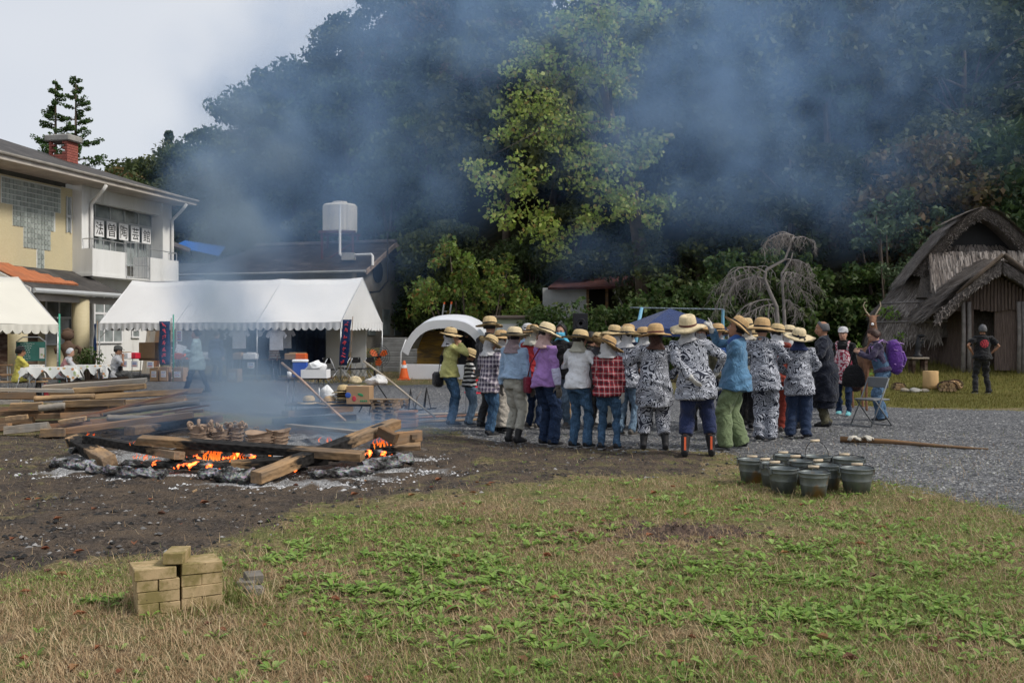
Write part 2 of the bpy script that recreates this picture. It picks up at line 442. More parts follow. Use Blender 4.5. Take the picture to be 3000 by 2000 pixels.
def poly_world(pix):return np.array([G(a,b)[:2]for a,b in pix])
def poly_sd(poly,x,y):
    """signed distance to a polygon, positive inside"""
    d=np.full(x.shape,1e9);ins=np.zeros(x.shape,bool);k=len(poly)
    for i in range(k):
        ax,ay=poly[i];bx,by=poly[(i+1)%k]
        ex,ey=bx-ax,by-ay;wx,wy=x-ax,y-ay
        t=np.clip((wx*ex+wy*ey)/(ex*ex+ey*ey+1e-12),0,1)
        d=np.minimum(d,np.hypot(wx-ex*t,wy-ey*t))
        c=((ay>y)!=(by>y))&(x<(bx-ax)*(y-ay)/(by-ay+1e-12)+ax);ins^=c
    return np.where(ins,d,-d)
Z_SOIL=poly_world([(-700,1560),(-700,1760),(0,1690),(300,1640),(560,1630),(680,1600),(840,1520),(1010,1465),(1430,1400),(1450,1345),(1250,1310),(1160,1255),(700,1240),(250,1262),(150,1330),(70,1420),(100,1500)])
Z_GRAVEL=np.vstack([poly_world([(-900,1165),(200,1180),(700,1215),(1230,1240),(1420,1300),(1800,1322),(2120,1322),(2330,1380),(2640,1425),(3000,1510),(3600,1600)]),[[30,14],[30,19],[9.5,19.2],[7,21],[4,25],[0,29],[-5,30],[-10,36],[-14,42],[-26,38]]])
Z_LAWN=np.array([[5,21.5],[9,20.0],[30,20],[34,60],[6,36],[5,28]])
ASH=[(300,1350,1.0,.55),(470,1392,.8,.3),(215,1385,.6,.3),(1010,1400,.7,.3),(1120,1378,.9,.35),(860,1425,.9,.25),(700,1425,.7,.22),(560,1330,1.6,1.0),(900,1330,1.6,1.0),(750,1290,2.0,1.4),(1180,1345,.5,.25)]
Z_TROD=poly_world([(-700,1290),(200,1268),(1250,1262),(1500,1285),(2150,1325),(2120,1400),(1700,1405),(1450,1440),(1000,1490),(400,1560),(-700,1600)])
def zones(x,y):
    soil=np.maximum(sstep(-0.5,0.7,poly_sd(Z_SOIL,x,y)),.62*sstep(-.5,.5,poly_sd(Z_TROD,x,y)));grav=sstep(-0.5,0.6,poly_sd(Z_GRAVEL,x,y));lawn=sstep(-0.3,0.3,poly_sd(Z_LAWN,x,y))
    ash=np.zeros(x.shape)
    for a,b,rx,ry in ASH:
        c=G(a,b);ash=np.maximum(ash,np.exp(-(((x-c.x)/rx)**2+((y-c.y)/ry)**2)*1.3))
    return soil,grav,ash,lawn
def spaced(stops):
    out=[]
    for a,b,st in stops:out+=list(np.arange(a,b,st))
    return np.array(out)
gx=spaced([(-400,-60,20),(-60,-14,2.0),(-14,-7,.35),(-7,9,.1),(9,16,.3),(16,60,2.0),(60,401,20)])
gy=spaced([(-60,0,10),(0,3,.5),(3,17,.1),(17,30,.3),(30,130,1.5),(130,601,20)])
XX,YY=np.meshgrid(gx,gy);ZZ=H(XX,YY)
fine=sstep(-8,-6,XX)*sstep(10,8,XX)*sstep(2,4,YY)*sstep(18,15,YY)
so,gr,ash,la=zones(XX,YY)
ZZ+=fine*RNG.normal(0,1,XX.shape)*(0.006+0.008*so)+fine*ash*np.abs(RNG.normal(0,1,XX.shape))*0.018
ny,nx=XX.shape;idx=np.arange(nx*ny).reshape(ny,nx)
gm=np_mesh("ground",np.stack([XX,YY,ZZ],-1).reshape(-1,3),np.stack([idx[:-1,:-1],idx[:-1,1:],idx[1:,1:],idx[1:,:-1]],-1).reshape(-1,4))
at=gm.color_attributes.new("zone",'FLOAT_COLOR','POINT')
at.data.foreach_set("color",np.stack([so,gr,ash,la],-1).reshape(-1).astype(np.float32))

t=NT('ground_soil_and_gravel')
za=t.node("ShaderNodeAttribute",attribute_name="zone");zr,zg,zb=t.sep(za.outputs['Color']);zl=za.outputs['Alpha']
v=t.coord('World');edge=t.math('SUBTRACT',t.noise(v,1.7,4,0.65),0.5);edge2=t.math('SUBTRACT',t.noise(v,7,2,0.6),0.5)
def zmask(z,k=1.1,lo=0.42,hi=0.6):
    e=t.math('ADD',z,t.math('ADD',t.math('MULTIPLY',edge,k),t.math('MULTIPLY',edge2,0.6)))
    return t.ramp(e,[(lo,0.0),(hi,1.0)])
nb=t.noise(v,2.4,4,0.7);nf=t.noise(v,30,3,0.7);nff=t.noise(v,95,2,0.7)
litter=t.mix(t.ramp(nb,[(0.38,0.0),(0.60,1.0)]),t.ramp(nf,[(0.3,(0.08,0.055,0.033)),(0.5,(0.21,0.155,0.09)),(0.72,(0.38,0.29,0.17))]),
               t.ramp(nf,[(0.3,(0.05,0.06,0.02)),(0.55,(0.15,0.155,0.055)),(0.75,(0.27,0.24,0.12))]))
soil=t.ramp(nf,[(0.25,(0.016,0.014,0.013)),(0.5,(0.062,0.051,0.043)),(0.68,(0.12,0.097,0.08)),(0.78,(0.23,0.20,0.17))])
soil=t.mix(t.ramp(nb,[(0.42,0.0),(0.6,0.7)]),soil,t.ramp(nff,[(0.3,(0.07,0.05,0.035)),(0.7,(0.20,0.15,0.105))]))
cell=t.voro(v,34,'Color');cellv=t.sep(cell)[0];celld=t.voro(v,34,'Distance')
grav=t.ramp(cellv,[(0.0,(0.065,0.067,0.073)),(0.55,(0.16,0.163,0.172)),(0.9,(0.27,0.273,0.28)),(1.0,(0.46,0.45,0.43))])
grav=t.mix(t.ramp(celld,[(0.25,0.0),(0.7,0.6)]),grav,(0.05,0.051,0.055))
ashc=t.ramp(nff,[(0.3,(0.10,0.10,0.10)),(0.55,(0.34,0.34,0.34)),(0.75,(0.62,0.62,0.62))])
lawn=t.ramp(t.noise(v,9,5,0.7),[(0.3,(0.055,0.06,0.012)),(0.5,(0.13,0.125,0.03)),(0.7,(0.22,0.18,0.06))])
c=t.mix(zmask(zg,1.3),litter,grav);c=t.mix(zmask(zl),c,lawn);c=t.mix(zmask(zr,0.9),c,soil);c=t.mix(zmask(zb,1.4,0.55,0.85),c,ashc)
# leaf litter and dark moss on the hill
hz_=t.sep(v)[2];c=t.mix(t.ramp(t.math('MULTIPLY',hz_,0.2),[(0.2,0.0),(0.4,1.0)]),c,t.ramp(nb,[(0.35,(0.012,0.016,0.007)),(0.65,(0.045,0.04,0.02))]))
t.set(color=c,rough=0.95,spec=0.15)
t.bump(t.noise(v,45,2,0.7),0.9,0.04)
ground=link_mesh("ground",gm,t.mat,smooth=False);tag(ground,kind='structure')
# ------------------------------------------------------------------ ground cover: dry grass, weeds, fallen leaves, gravel, charcoal crumbs
def in_view(n,y0,y1,pw=1.0,pad=0.6):
    """random places on the ground inside the view, thinner far away"""
    y=y0*(y1/y0)**(RNG.random(n)**pw)if pw!=1.0 else y0*(y1/y0)**RNG.random(n)
    x=(RNG.random(n)*2-1)*(y*1500/F+pad)
    return x,y
def fbm(x,y,s,seed=0.0):
    return np.array([noise.fractal(Vector((a*s+seed,b*s-seed,seed)),0.6,2.1,4)for a,b in zip(x,y)])
def blades(x,y,h,w,lean,seg=2):
    """bent blades: (seg quads then a point) as triangles"""
    n=len(x);a=RNG.random(n)*2*np.pi;z=H(x,y)-0.005
    dx,dy=np.cos(a),np.sin(a);px_,py_=-dy,dx
    pts=[]
    for i in range(seg+1):
        f=i/seg;out=lean*h*f**1.6;up=h*f*np.sqrt(np.maximum(0.04,1-(lean*0.85)**2))
        wd=w*(1-f)+0.0004
        bx,by,bz=x+dx*out,y+dy*out,z+up
        pts.append(np.stack([bx-px_*wd,by-py_*wd,bz],-1));pts.append(np.stack([bx+px_*wd,by+py_*wd,bz],-1))
    V=np.stack(pts,1).reshape(-1,3);k=2*(seg+1);b=(np.arange(n)*k)[:,None]
    Fq=np.concatenate([b+np.array([[2*i,2*i+1,2*i+3,2*i+2]])for i in range(seg)],0)
    return V,Fq
def keep(x,y,prob):
    m=RNG.random(len(x))<prob;return x[m],y[m]
def lawnness(x,y):
    so,gr,ash,la=zones(x,y)
    return np.clip(1-so,0,1),np.clip(gr,0,1),np.clip(la,0,1),ash
M['dry_grass']=leafmat('dry_grass',[(0.20,0.12,0.065),(0.40,0.27,0.15),(0.55,0.42,0.25),(0.29,0.18,0.10),(0.66,0.55,0.35)],0.2,0.0,0.8)
M['green_grass']=leafmat('green_grass',[(0.13,0.17,0.04),(0.21,0.26,0.07),(0.31,0.32,0.11),(0.15,0.20,0.045),(0.38,0.33,0.16)],0.3,0.0,0.6)
M['weed_leaf']=leafmat('weed_leaf',[(0.10,0.18,0.03),(0.19,0.31,0.055),(0.27,0.41,0.085),(0.13,0.24,0.04),(0.36,0.49,0.15)],0.3,0.0,0.45)
M['lawn_grass']=leafmat('lawn_grass',[(0.10,0.10,0.02),(0.18,0.16,0.045),(0.14,0.14,0.03),(0.24,0.19,0.07)],0.3,0.0,0.7)

x,y=in_view(310000,3.6,14.5);ns,gr,la,ash=lawnness(x,y)
pat=0.5+0.9*(np.sin(x*2.1+np.sin(y*1.7)*1.5)*np.sin(y*2.6+np.sin(x*1.3))*0.5)
x,y=keep(x,y,np.clip(ns**3*(1-0.95*gr)*(0.12+0.88*np.clip(pat*1.2-.1,0,1))+0.01,0,1))
n=len(x)
V,Fq=blades(x,y,(0.03+0.075*RNG.random(n)**2)*(0.8+0.5*(RNG.random(n)<.08)),0.0011+0.0012*RNG.random(n),0.55+0.62*RNG.random(n))
tag(link_mesh("dry_grass",np_mesh("dry_grass",V,Fq),M['dry_grass']),"short dry brown grass matted over the foreground ground","grass",kind='stuff')
x,y=in_view(230000,3.6,15.0);ns,gr,la,ash=lawnness(x,y)
gp=np.sin(x*1.3+2+np.sin(y*1.1)*1.3)*np.sin(y*1.9+np.sin(x*0.9+1))+0.35*np.sin(x*5.1)*np.sin(y*4.3)
x,y=keep(x,y,np.clip(ns**3*(1-0.9*gr)*np.clip(0.6+gp,0,1),0,1));n=len(x)
V,Fq=blades(x,y,0.02+0.05*RNG.random(n)**2,0.0011+0.0012*RNG.random(n),0.3+0.6*RNG.random(n))
tag(link_mesh("green_grass",np_mesh("green_grass",V,Fq),M['green_grass']),"fine short green grass and moss between the weeds","grass",kind='stuff')
x=RNG.random(60000)*13+5.5;y=19.5+RNG.random(60000)*12;ns,gr,la,ash=lawnness(x,y);x,y=keep(x,y,la);n=len(x)
V,Fq=blades(x,y,(0.04+0.06*RNG.random(n))*(1+1.6*sstep(25,29,y)),0.004+0.004*RNG.random(n),0.3+0.5*RNG.random(n),1)
tag(link_mesh("lawn_grass",np_mesh("lawn_grass",V,Fq),M['lawn_grass']),"yellowing lawn grass in front of the thatched hut","grass",kind='stuff')
x=RNG.random(16000)*17-9;y=30+RNG.random(16000)*9;n=len(x)
x,y=keep(x,y,(np.sin(x*1.1)*np.sin(y*2.0)*0.4+0.5)*sstep(30,33,y));n=len(x)
V,Fq=blades(x,y,0.05+0.08*RNG.random(n),0.006+0.004*RNG.random(n),0.3+0.5*RNG.random(n),1)
tag(link_mesh("yard_grass",np_mesh("yard_grass",V,Fq),M['dry_grass']),"thin dry grass on the ground before the white shelter","grass",kind='stuff')

def leaf_shape():
    """one weed leaf along +X, unit length: 5 stations"""
    st=[(0,.06),(.25,.14),(.5,.26),(.75,.30),(.93,.18),(1,.02)]
    return st
def rosettes(cx,cy,size,nl,seedless=False,lift=0.5):
    """broad leaves round each centre; returns arrays"""
    st=leaf_shape();Vs,Fs,b=[],[],0
    N=int(np.sum(nl));ci=np.repeat(np.arange(len(cx)),nl)
    ang=RNG.random(N)*2*np.pi;L=size[ci]*(0.55+0.55*RNG.random(N));up=lift*(0.2+1.1*RNG.random(N));wd=0.75+0.5*RNG.random(N)
    ox=cx[ci]+np.cos(ang)*size[ci]*.08;oy=cy[ci]+np.sin(ang)*size[ci]*.08;oz=H(cx,cy)[ci]+0.004
    pts=[]
    for f,w in st:
        r=L*f*np.cos(up*(1-.5*f));z=L*(np.sin(up)*f-0.55*f*f*up*.9)+0.012*f
        x0,y0=ox+np.cos(ang)*r,oy+np.sin(ang)*r
        hw=L*w*wd*.62
        pts.append(np.stack([x0-np.sin(ang)*hw,y0+np.cos(ang)*hw,oz+z+hw*.35],-1))
        pts.append(np.stack([x0,y0,oz+z],-1))
        pts.append(np.stack([x0+np.sin(ang)*hw,y0-np.cos(ang)*hw,oz+z+hw*.35],-1))
    V=np.stack(pts,1).reshape(-1,3);k=3*len(st);bs=(np.arange(N)*k)[:,None]
    Fq=np.concatenate([bs+np.array([[3*i+j,3*i+j+1,3*i+j+4,3*i+j+3]])for i in range(len(st)-1)for j in(0,1)],0)
    return V,Fq
# patches where the photo's weeds crowd: px, py, spread px
PATCH=[(860,1640,130,40),(1050,1560,160,40),(1200,1640,190,60),(1400,1600,170,60),(1000,1740,140,40),(1250,1750,160,40),(1500,1700,180,50),(1700,1560,150,40),(1750,1720,160,50),
         (1950,1470,120,25),(2150,1500,130,30),(2430,1520,140,35),(2600,1560,140,35),(2350,1620,150,30),(2560,1620,120,30),(2700,1600,90,30),(2900,1620,100,40),(2840,1660,90,14),
         (2000,1640,140,40),(2150,1690,150,40),(2400,1700,160,35),(1960,1800,90,30),(2250,1800,120,30),(2100,1830,60,20),(2350,1810,60,15),(1850,1790,80,20),(2160,1880,70,18),(2450,1930,70,20),(2900,1850,120,50),
         (560,1745,60,14),(300,1760,60,14),(650,1660,60,20),(1330,1640,200,70),(1600,1830,200,60),(1150,1830,150,50),(2700,1760,150,60),(2480,1840,200,50)]
cxs,cys=[],[]
for i,(a,b,sx,sy)in enumerate(PATCH):
    k=int(20+sx*sy/90)
    ap,bp=a+RNG.normal(0,1,k)*sx*.62,np.clip(b+RNG.normal(0,1,k)*sy*.7,1400,2040)
    Yp=F*CZ/(bp-HZ);cxs.append((ap-1500)/F*Yp);cys.append(Yp)
cx,cyy=np.concatenate(cxs),np.concatenate(cys)
x,y=in_view(1500,3.9,11.5);ns,gr,la,ash=lawnness(x,y);x,y=keep(x,y,ns**3*(1-gr)*sstep(-3.5,-.5,x)*.8)
cx,cyy=np.concatenate([cx,x]),np.concatenate([cyy,y])
ns,gr,la,ash=lawnness(cx,cyy);m=RNG.random(len(cx))<ns**2*(1-gr);cx,cyy=cx[m],cyy[m]
V,Fq=rosettes(cx,cyy,0.022+0.06*RNG.random(len(cx))**2.2,RNG.integers(4,11,len(cx)))
tag(link_mesh("weeds",np_mesh("weeds",V,Fq),M['weed_leaf'],smooth=True),"patches of low broad-leaved green weeds over the dry grass","weeds",kind='stuff')
# tiny clover between them
x,y=in_view(16000,3.7,12.5);gp=np.sin(x*1.3+2+np.sin(y*1.1)*1.3)*np.sin(y*1.9+np.sin(x*0.9+1));ns,gr,la,ash=lawnness(x,y)
x,y=keep(x,y,ns**3*(1-gr)*np.clip(.3+gp,0,1))
V,Fq=rosettes(x,y,0.016+0.02*RNG.random(len(x)),RNG.integers(3,6,len(x)),lift=.35)
tag(link_mesh("clover",np_mesh("clover",V,Fq),M['weed_leaf'],smooth=True),"tiny clover-like seedlings spread between the weeds","weeds",kind='stuff')

def crumbs(n,x,y,smin,smax,pw=2.0,flat=.6,lift=0.3):
    """irregular 5-sided chips"""
    n=len(x);s=smin+(smax-smin)*RNG.random(n)**pw;z=H(x,y)
    base=np.array([[1,0,0],[.2,.95,0],[-.9,.5,0],[-.8,-.6,0],[.3,-.9,0],[0.05,0.1,1]])
    V=base[None]*(0.7+.6*RNG.random((n,6,1)))*s[:,None,None];V[:,:,2]*=flat
    a=RNG.random(n)*6.283;ca,sa=np.cos(a)[:,None],np.sin(a)[:,None]
    X=V[:,:,0]*ca-V[:,:,1]*sa+x[:,None];Yv=V[:,:,0]*sa+V[:,:,1]*ca+y[:,None];Zv=V[:,:,2]+z[:,None]-.1*s[:,None]+RNG.normal(0,1,(n,6))*s[:,None]*.08
    V=np.stack([X,Yv,Zv],-1).reshape(-1,3);b=(np.arange(n)*6)[:,None]
    return V,np.concatenate([b+np.array([[i,(i+1)%5,5]])for i in range(5)],0)
M['stone']=leafmat('gravel_stone',[(0.07,0.071,0.076),(0.13,0.132,0.138),(0.21,0.212,0.218),(0.105,0.107,0.112),(0.36,0.36,0.35)],0.0,0.0,0.9)
M['crumb']=leafmat('charcoal_crumb',[(0.006,0.006,0.006),(0.02,0.02,0.02),(0.012,0.012,0.012),(0.05,0.045,0.04),(0.02,0.018,0.016),(0.30,0.29,0.28)],0.0,0.0,0.8)
M['ashflake']=leafmat('ash_flake',[(0.30,0.30,0.30),(0.55,0.55,0.56),(0.12,0.12,0.12),(0.66,0.66,0.67),(0.42,0.42,0.42)],0.0,0.0,0.95)
x,y=in_view(90000,9.0,27.0);ns,gr,la,ash=lawnness(x,y);x,y=keep(x,y,gr*(1-la)*np.clip(ns+.25,0,1))
V,Fq=crumbs(0,x,y,.008,.024)
tag(link_mesh("gravel",np_mesh("gravel",V,Fq),M['stone']),"dark grey gravel covering the yard","gravel",kind='stuff')
x,y=in_view(40000,5.0,15.0);ns,gr,la,ash=lawnness(x,y);x,y=keep(x,y,np.clip((1-ns)*(0.35+0.65*(np.sin(x*2.3+y)*np.sin(y*2.9-x)>-.1)),0,1))
V,Fq=crumbs(0,x,y,.004,.030,3.0)
tag(link_mesh("charcoal_debris",np_mesh("charcoal_debris",V,Fq),M['crumb']),"black charcoal crumbs strewn on the soil around the fire","debris",kind='stuff')
xs,ys=[],[]
for a,b,rx,ry in ASH[:8]+ASH[10:]:
    c=G(a,b);k=1100;xs.append(c.x+RNG.normal(0,1,k)*rx*.42);ys.append(c.y+RNG.normal(0,1,k)*ry*.45)
x,y=np.concatenate(xs),np.concatenate(ys)
V,Fq=crumbs(0,x,y,.004,.024,2.5,.7)
tag(link_mesh("ash",np_mesh("ash",V,Fq),M['ashflake']),"pale flaky wood ash heaped around the burning timbers","ash",kind='stuff')
# fallen leaves
x,y=in_view(150,3.9,10.0);n=len(x);L=.022+.022*RNG.random(n);a=RNG.random(n)*6.283
base=np.array([[-1,0,.1],[-.3,.55,.5],[.5,.45,.35],[1.1,0,.15],[.5,-.45,.4],[-.3,-.5,.45],[.1,0,.0]])
V=base[None]*L[:,None,None];V[:,:,2]*=.6+RNG.random((n,1));ca,sa=np.cos(a)[:,None],np.sin(a)[:,None]
V=np.stack([V[:,:,0]*ca-V[:,:,1]*sa+x[:,None],V[:,:,0]*sa+V[:,:,1]*ca+y[:,None],V[:,:,2]+H(x,y)[:,None]+.012],-1).reshape(-1,3)
b=(np.arange(n)*7)[:,None]
M['fallen_leaf']=leafmat('fallen_leaf',[(0.16,0.05,0.025),(0.26,0.10,0.045),(0.09,0.045,0.035),(0.32,0.17,0.07),(0.14,0.10,0.09)],.2,0.0,.7)
tag(link_mesh("fallen_leaves",np_mesh("fallen_leaves",V,np.concatenate([b+np.array([[i,(i+1)%6,6]])for i in range(6)],0)),M['fallen_leaf']),"curled brown fallen leaves lying on the foreground grass","leaves",kind='stuff')
# the heap of dark dead leaves and twigs right of centre
M['heap']=leafmat('dead_leaf_heap',[(0.03,0.022,0.018),(0.09,0.06,0.045),(0.05,0.035,0.03),(0.16,0.11,0.08)],.1,0.0,.8)
c=on_ground(1990,1560);n=700;x=c.x+RNG.normal(0,1,n)*.26;y=c.y+RNG.normal(0,1,n)*.14
V,Fq=crumbs(0,x,y,.015,.05,1.2,.5);V[:,2]+=np.maximum(0,.07-.25*np.hypot(V[:,0]-c.x,(V[:,1]-c.y)*1.8))*RNG.random(len(V))
tag(link_mesh("leaf_heap",np_mesh("leaf_heap",V,Fq),M['heap']),"small heap of dark dead leaves and twigs among the weeds","leaves",kind='stuff')
# ------------------------------------------------------------------ two-storey school building on the left
BU=Vector((0.227,0.974,0)).normalized();BN=Vector((BU.y,-BU.x,0))
W0=Vector((-16.7,32.2,0))-BN*1.5
def bp(px,py,off):
    """photo pixel on the plane parallel to the facade, off metres out: along, height"""
    d=Vector(((px-1500)/F,1,-(py-HZ)/F));c=Vector((0,0,CZ))
    t_=((W0+BN*off-c).dot(BN))/d.dot(BN);p=c+d*t_
    return(p-W0).dot(BU),p.z
def bs(px,off):return bp(px,900,off)[0]
def bz(px,py,off):return bp(px,py,off)[1]
school=empty("school_building",W0,math.atan2(BU.y,BU.x),"two-storey white and cream hall with a long eave, balcony and brick chimney","building")
# local axes: x along the facade (away), y INTO the building, z up
t=NT('cream_wall_tile');v=t.coord();n1=t.noise(t.coord(scale=(1,1,.25)),1.2,4)
bk=t.node("ShaderNodeTexBrick");t.l.new(t.coord(rot=(R(90),0,0)),bk.inputs['Vector']);bk.inputs['Scale'].default_value=7
for k_,c_ in(('Color1',(0.60,0.52,0.33)),('Color2',(0.56,0.48,0.29)),('Mortar',(0.48,0.42,0.27))):bk.inputs[k_].default_value=(*c_,1)
bk.inputs['Mortar Size'].default_value=0.012
t.set(color=t.mix(t.ramp(n1,[(.4,0.0),(.75,.35)]),bk.outputs[0],(0.40,0.36,0.27)),rough=.7);M['cream_tile']=t.mat
t=NT('stained_white_wall');n1=t.noise(t.coord(scale=(1.2,1.2,.3)),1.6,5,.65)
t.set(color=t.ramp(n1,[(.35,(0.80,0.80,0.79)),(.62,(0.74,0.74,0.72)),(.85,(0.42,0.40,0.37))]),rough=.8);M['wall_white']=t.mat
t=NT('dark_slate_roof');v=t.coord('Object');n1=t.noise(v,1.5,5,.65)
t.set(color=t.ramp(n1,[(.3,(0.030,0.028,0.028)),(.55,(0.060,0.055,0.053)),(.75,(0.12,0.11,0.10))]),rough=.85);t.bump(t.noise(v,9,4),.4,.03);M['slate']=t.mat
M['soffit']=plain('eave_soffit',(0.42,0.38,0.34),.9,.2,1.5,.1)
M['frame_alu']=plain('aluminium_frame',(0.55,0.57,0.58),.4,.05,4,0,.3)
M['glass']=glassmat('window_glass',(0.27,0.30,0.30));M['curtain']=plain('white_curtain',(0.55,0.56,0.56),.9,.25,3,.2)  # pale glass colour stands in for the sky reflected in the panes
t=NT('brick_red');oi=t.node("ShaderNodeObjectInfo");n1=t.noise(t.coord(),8,3)
t.set(color=t.mix(n1,t.ramp(oi.outputs['Random'],[(0,(0.26,0.065,0.05)),(1,(0.38,0.11,0.08))]),(0.30,0.10,0.08)),rough=.9);M['brick_red']=t.mat
t=NT('clay_tile');n1=t.noise(t.coord('World'),1.5,4)
oi=t.node("ShaderNodeObjectInfo")
t.set(color=t.mix(t.ramp(n1,[(.45,0.0),(.75,.6)]),t.ramp(oi.outputs['Random'],[(0,(0.42,0.14,0.06)),(1,(0.54,0.20,0.09))]),(0.25,0.12,0.07)),rough=.8);M['clay']=t.mat

sYR=bs(212,0)  # end of the cream wall
def pt(name,mb,m,par=school,smooth=False):return mb.build(name,m,par,smooth)
ZS=bz(0,445,1.5)-.12  # soffit height
pt("cream_wall",MB().bx(-14,sYR,0,.3,3.0,ZS-.25),M['cream_tile'])
pt("lower_wall",MB().bx(-14,sYR,.02,.3,0,3.0),M['cream_tile'])
sE=bs(576,1.5)  # end of the eave
sP1a,sP1b=bs(239,.41),bs(268,.41);sP2a,sP2b=bs(477,.41),bs(503,.41)
pt("pier",MB().bx(sYR,sP1b,-.41,.3,3.0,ZS-.03),M['wall_white'])
pt("pier",MB().bx(sP2a,sP2b,-.41,.3,2.9,ZS-.03),M['wall_white'])
# rear wall of the loggia and its window band
pt("recess_wall",MB().bx(sP1b,sP2a,.9,1.1,0,ZS-.03),M['wall_white'])
pt("side_wall",MB().bx(sP2b-.35,sP2b,.3,9,0,ZS-.03),M['wall_white'])
pt("lintel",MB().bx(sP1b,sP2a,-.30,.0,ZS-.62,ZS-.05),M['wall_white'])
win=pt("balcony_window",MB().bx(sP1b,sP2a,.18,.22,bz(300,770,.0),ZS-.62),M['glass'])
s0,s1=sP1b,sP2a;zt,zm,zb_=ZS-.62,bz(350,650,0),bz(300,770,0)
for i in range(6):
    sx=lerp(s0,s1,i/5);pt("mullion",MB().bx(sx-.03,sx+.03,.12,.17,zb_,zt),M['frame_alu'],win)
pt("transom",MB().bx(s0,s1,.125,.165,zm-.05,zm+.05),M['frame_alu'],win)
pt("curtain",MB().bx(s0+.1,s1-.1,.27,.3,zm,zt),M['curtain'],win)
pt("yellow_panel",MB().bx(s0+.1,s1-.1,.27,.3,zb_,zm-.75),plain('yellow_curtain',(0.55,0.50,0.22),.9,.2,3,.1),win)
# the five characters on white boards
fc=None
for i,(ch,a,b,ty,by)in enumerate(zip("法曽陶芸館",(276,312,348,383,415),(303,339,374,407,440),(645,650,656,663,670),(693,699,704,708,714))):
    sa,sb=bs(a,.05),bs(b,.05);za,zb2=bz((a+b)/2,ty,.05),bz((a+b)/2,by,.05)
    sg=pt("sign_board",MB().bx(sa,sb,-.08,-.05,zb2,za),M['paper'])
    cu=bpy.data.curves.new("letter",'FONT');cu.body=ch;cu.align_x='CENTER';cu.align_y='CENTER';cu.size=(za-zb2)*.92;cu.extrude=.004;cu.offset=0.0
    to=bpy.data.objects.new("letter",cu);COL.objects.link(to);bpy.context.view_layer.update()
    me=bpy.data.meshes.new_from_object(to.evaluated_get(bpy.context.evaluated_depsgraph_get()));bpy.data.objects.remove(to)
    xs_=[q.co.x for q in me.vertices];ys_=[q.co.y for q in me.vertices];kx=(sb-sa)*.78/(max(xs_)-min(xs_));kz=(za-zb2)*.78/(max(ys_)-min(ys_))
    cxm,czm=(max(xs_)+min(xs_))/2,(max(ys_)+min(ys_))/2
    for q in me.vertices:q.co=((sa+sb)/2+(q.co.x-cxm)*kx,-.085+q.co.z*-.5,(za+zb2)/2+(q.co.y-czm)*kz)
    me.update();link_mesh("letter",me,M['ink'],sg)
# balcony
ZB0,ZB1=bz(271,799,.88),bz(271,727,.88)
sB0,sBg0,sBg1,sB1=bs(271,.88),bs(372,.88),bs(433,.88),bs(523,.88)
pt("balcony_floor",MB().bx(sB0-.03,sB1+.03,-.90,.9,ZB0-.12,ZB0),M['wall_white'])
bw=MB().bx(sB0,sBg0,-.88,-.76,ZB0,ZB1).bx(sB0,sB0+.12,-.76,.2,ZB0,ZB1-.003);pt("balcony_wall",bw,M['wall_white'])
bw=MB().bx(sBg1,sB1,-.88,-.76,ZB0,ZB1-.06).bx(sB1-.12,sB1,-.76,.2,ZB0,ZB1-.063).bx(sBg1,sBg1+.1,-.76,-.2,ZB0,ZB1-.063);pt("balcony_wall",bw,M['wall_white'])
zr_=ZB1+.38
ra,rb_=MB(),MB()
ra.tube([(sB0+.05,-.82,zr_),(sBg0,-.82,zr_-.02)],.022,6).tube([(sB0+.05,-.82,zr_),(sB0+.05,.1,zr_)],.022,6);rb_.tube([(sBg1,-.82,zr_-.08),(sB1-.05,-.82,zr_-.1)],.022,6).tube([(sB1-.05,-.82,zr_-.1),(sB1-.05,.1,zr_-.1)],.022,6)
for sx in(sB0+.05,lerp(sB0,sBg0,.35),lerp(sB0,sBg0,.7),sBg0-.03,sBg1+.03,lerp(sBg1,sB1,.5),sB1-.05):(ra if sx<sBg0 else rb_).tube([(sx,-.82,ZB1-.08),(sx,-.82,zr_-.02 if sx<sBg0 else zr_-.09)],.018,6)
pt("balcony_rail",ra,M['steel']);pt("balcony_rail",rb_,M['steel'])
gt=MB();za_,zc_=ZB0-.05,ZB1+.42
k_=12
for i in range(k_):
    sx=lerp(sBg0-.1,sBg1+.1,i/(k_-1));bow=-.92-.35*math.sin(math.pi*i/(k_-1))
    gt.tube([(sx,bow,za_),(sx,bow,zc_)],.012,5)
for zz in(za_,za_+.5,zc_):gt.tube([(lerp(sBg0-.1,sBg1+.1,i/10),-.92-.35*math.sin(math.pi*i/10),zz)for i in range(11)],.018,5)
pt("escape_cage",gt,M['steel'])
# glass blocks
cols=17;gx0,gx1=bs(4,0),bs(176,0);gz1=bz(90,536,0)
cw=(gx1-gx0)/cols;ch_=cw*1.02
gb=MB().bx(-.41,.41,-.02,.04,-.41,.41).mesh("glass_block")
tg=NT('glass_block_glass');oi=tg.node("ShaderNodeObjectInfo")
tg.set(color=tg.ramp(oi.outputs['Random'],[(0,(0.26,0.29,0.27)),(1,(0.42,0.46,0.43))]),rough=.15,spec=.7);gb.materials.append(tg.mat)
gwin=pt("glass_block_window",MB().bx(gx0-.04,gx1+.04,-.005,.05,gz1-5*ch_,gz1+.04).bx(gx0+3*cw,gx1-1.5*cw,-.004,.05,gz1-9*ch_,gz1-5*ch_).bx(gx0+6*cw,gx1-3*cw,-.003,.05,gz1-13*ch_,gz1-9*ch_).bx(gx0+9.8*cw,gx0+12.2*cw,-.002,.05,gz1-23*ch_,gz1-13*ch_),plain('window_mortar',(0.62,0.63,0.60),.8,.1,3,0))
RR_=[(0,17)]*5+[(3,15)]*4+[(6,14)]*4+[(10,12)]*10
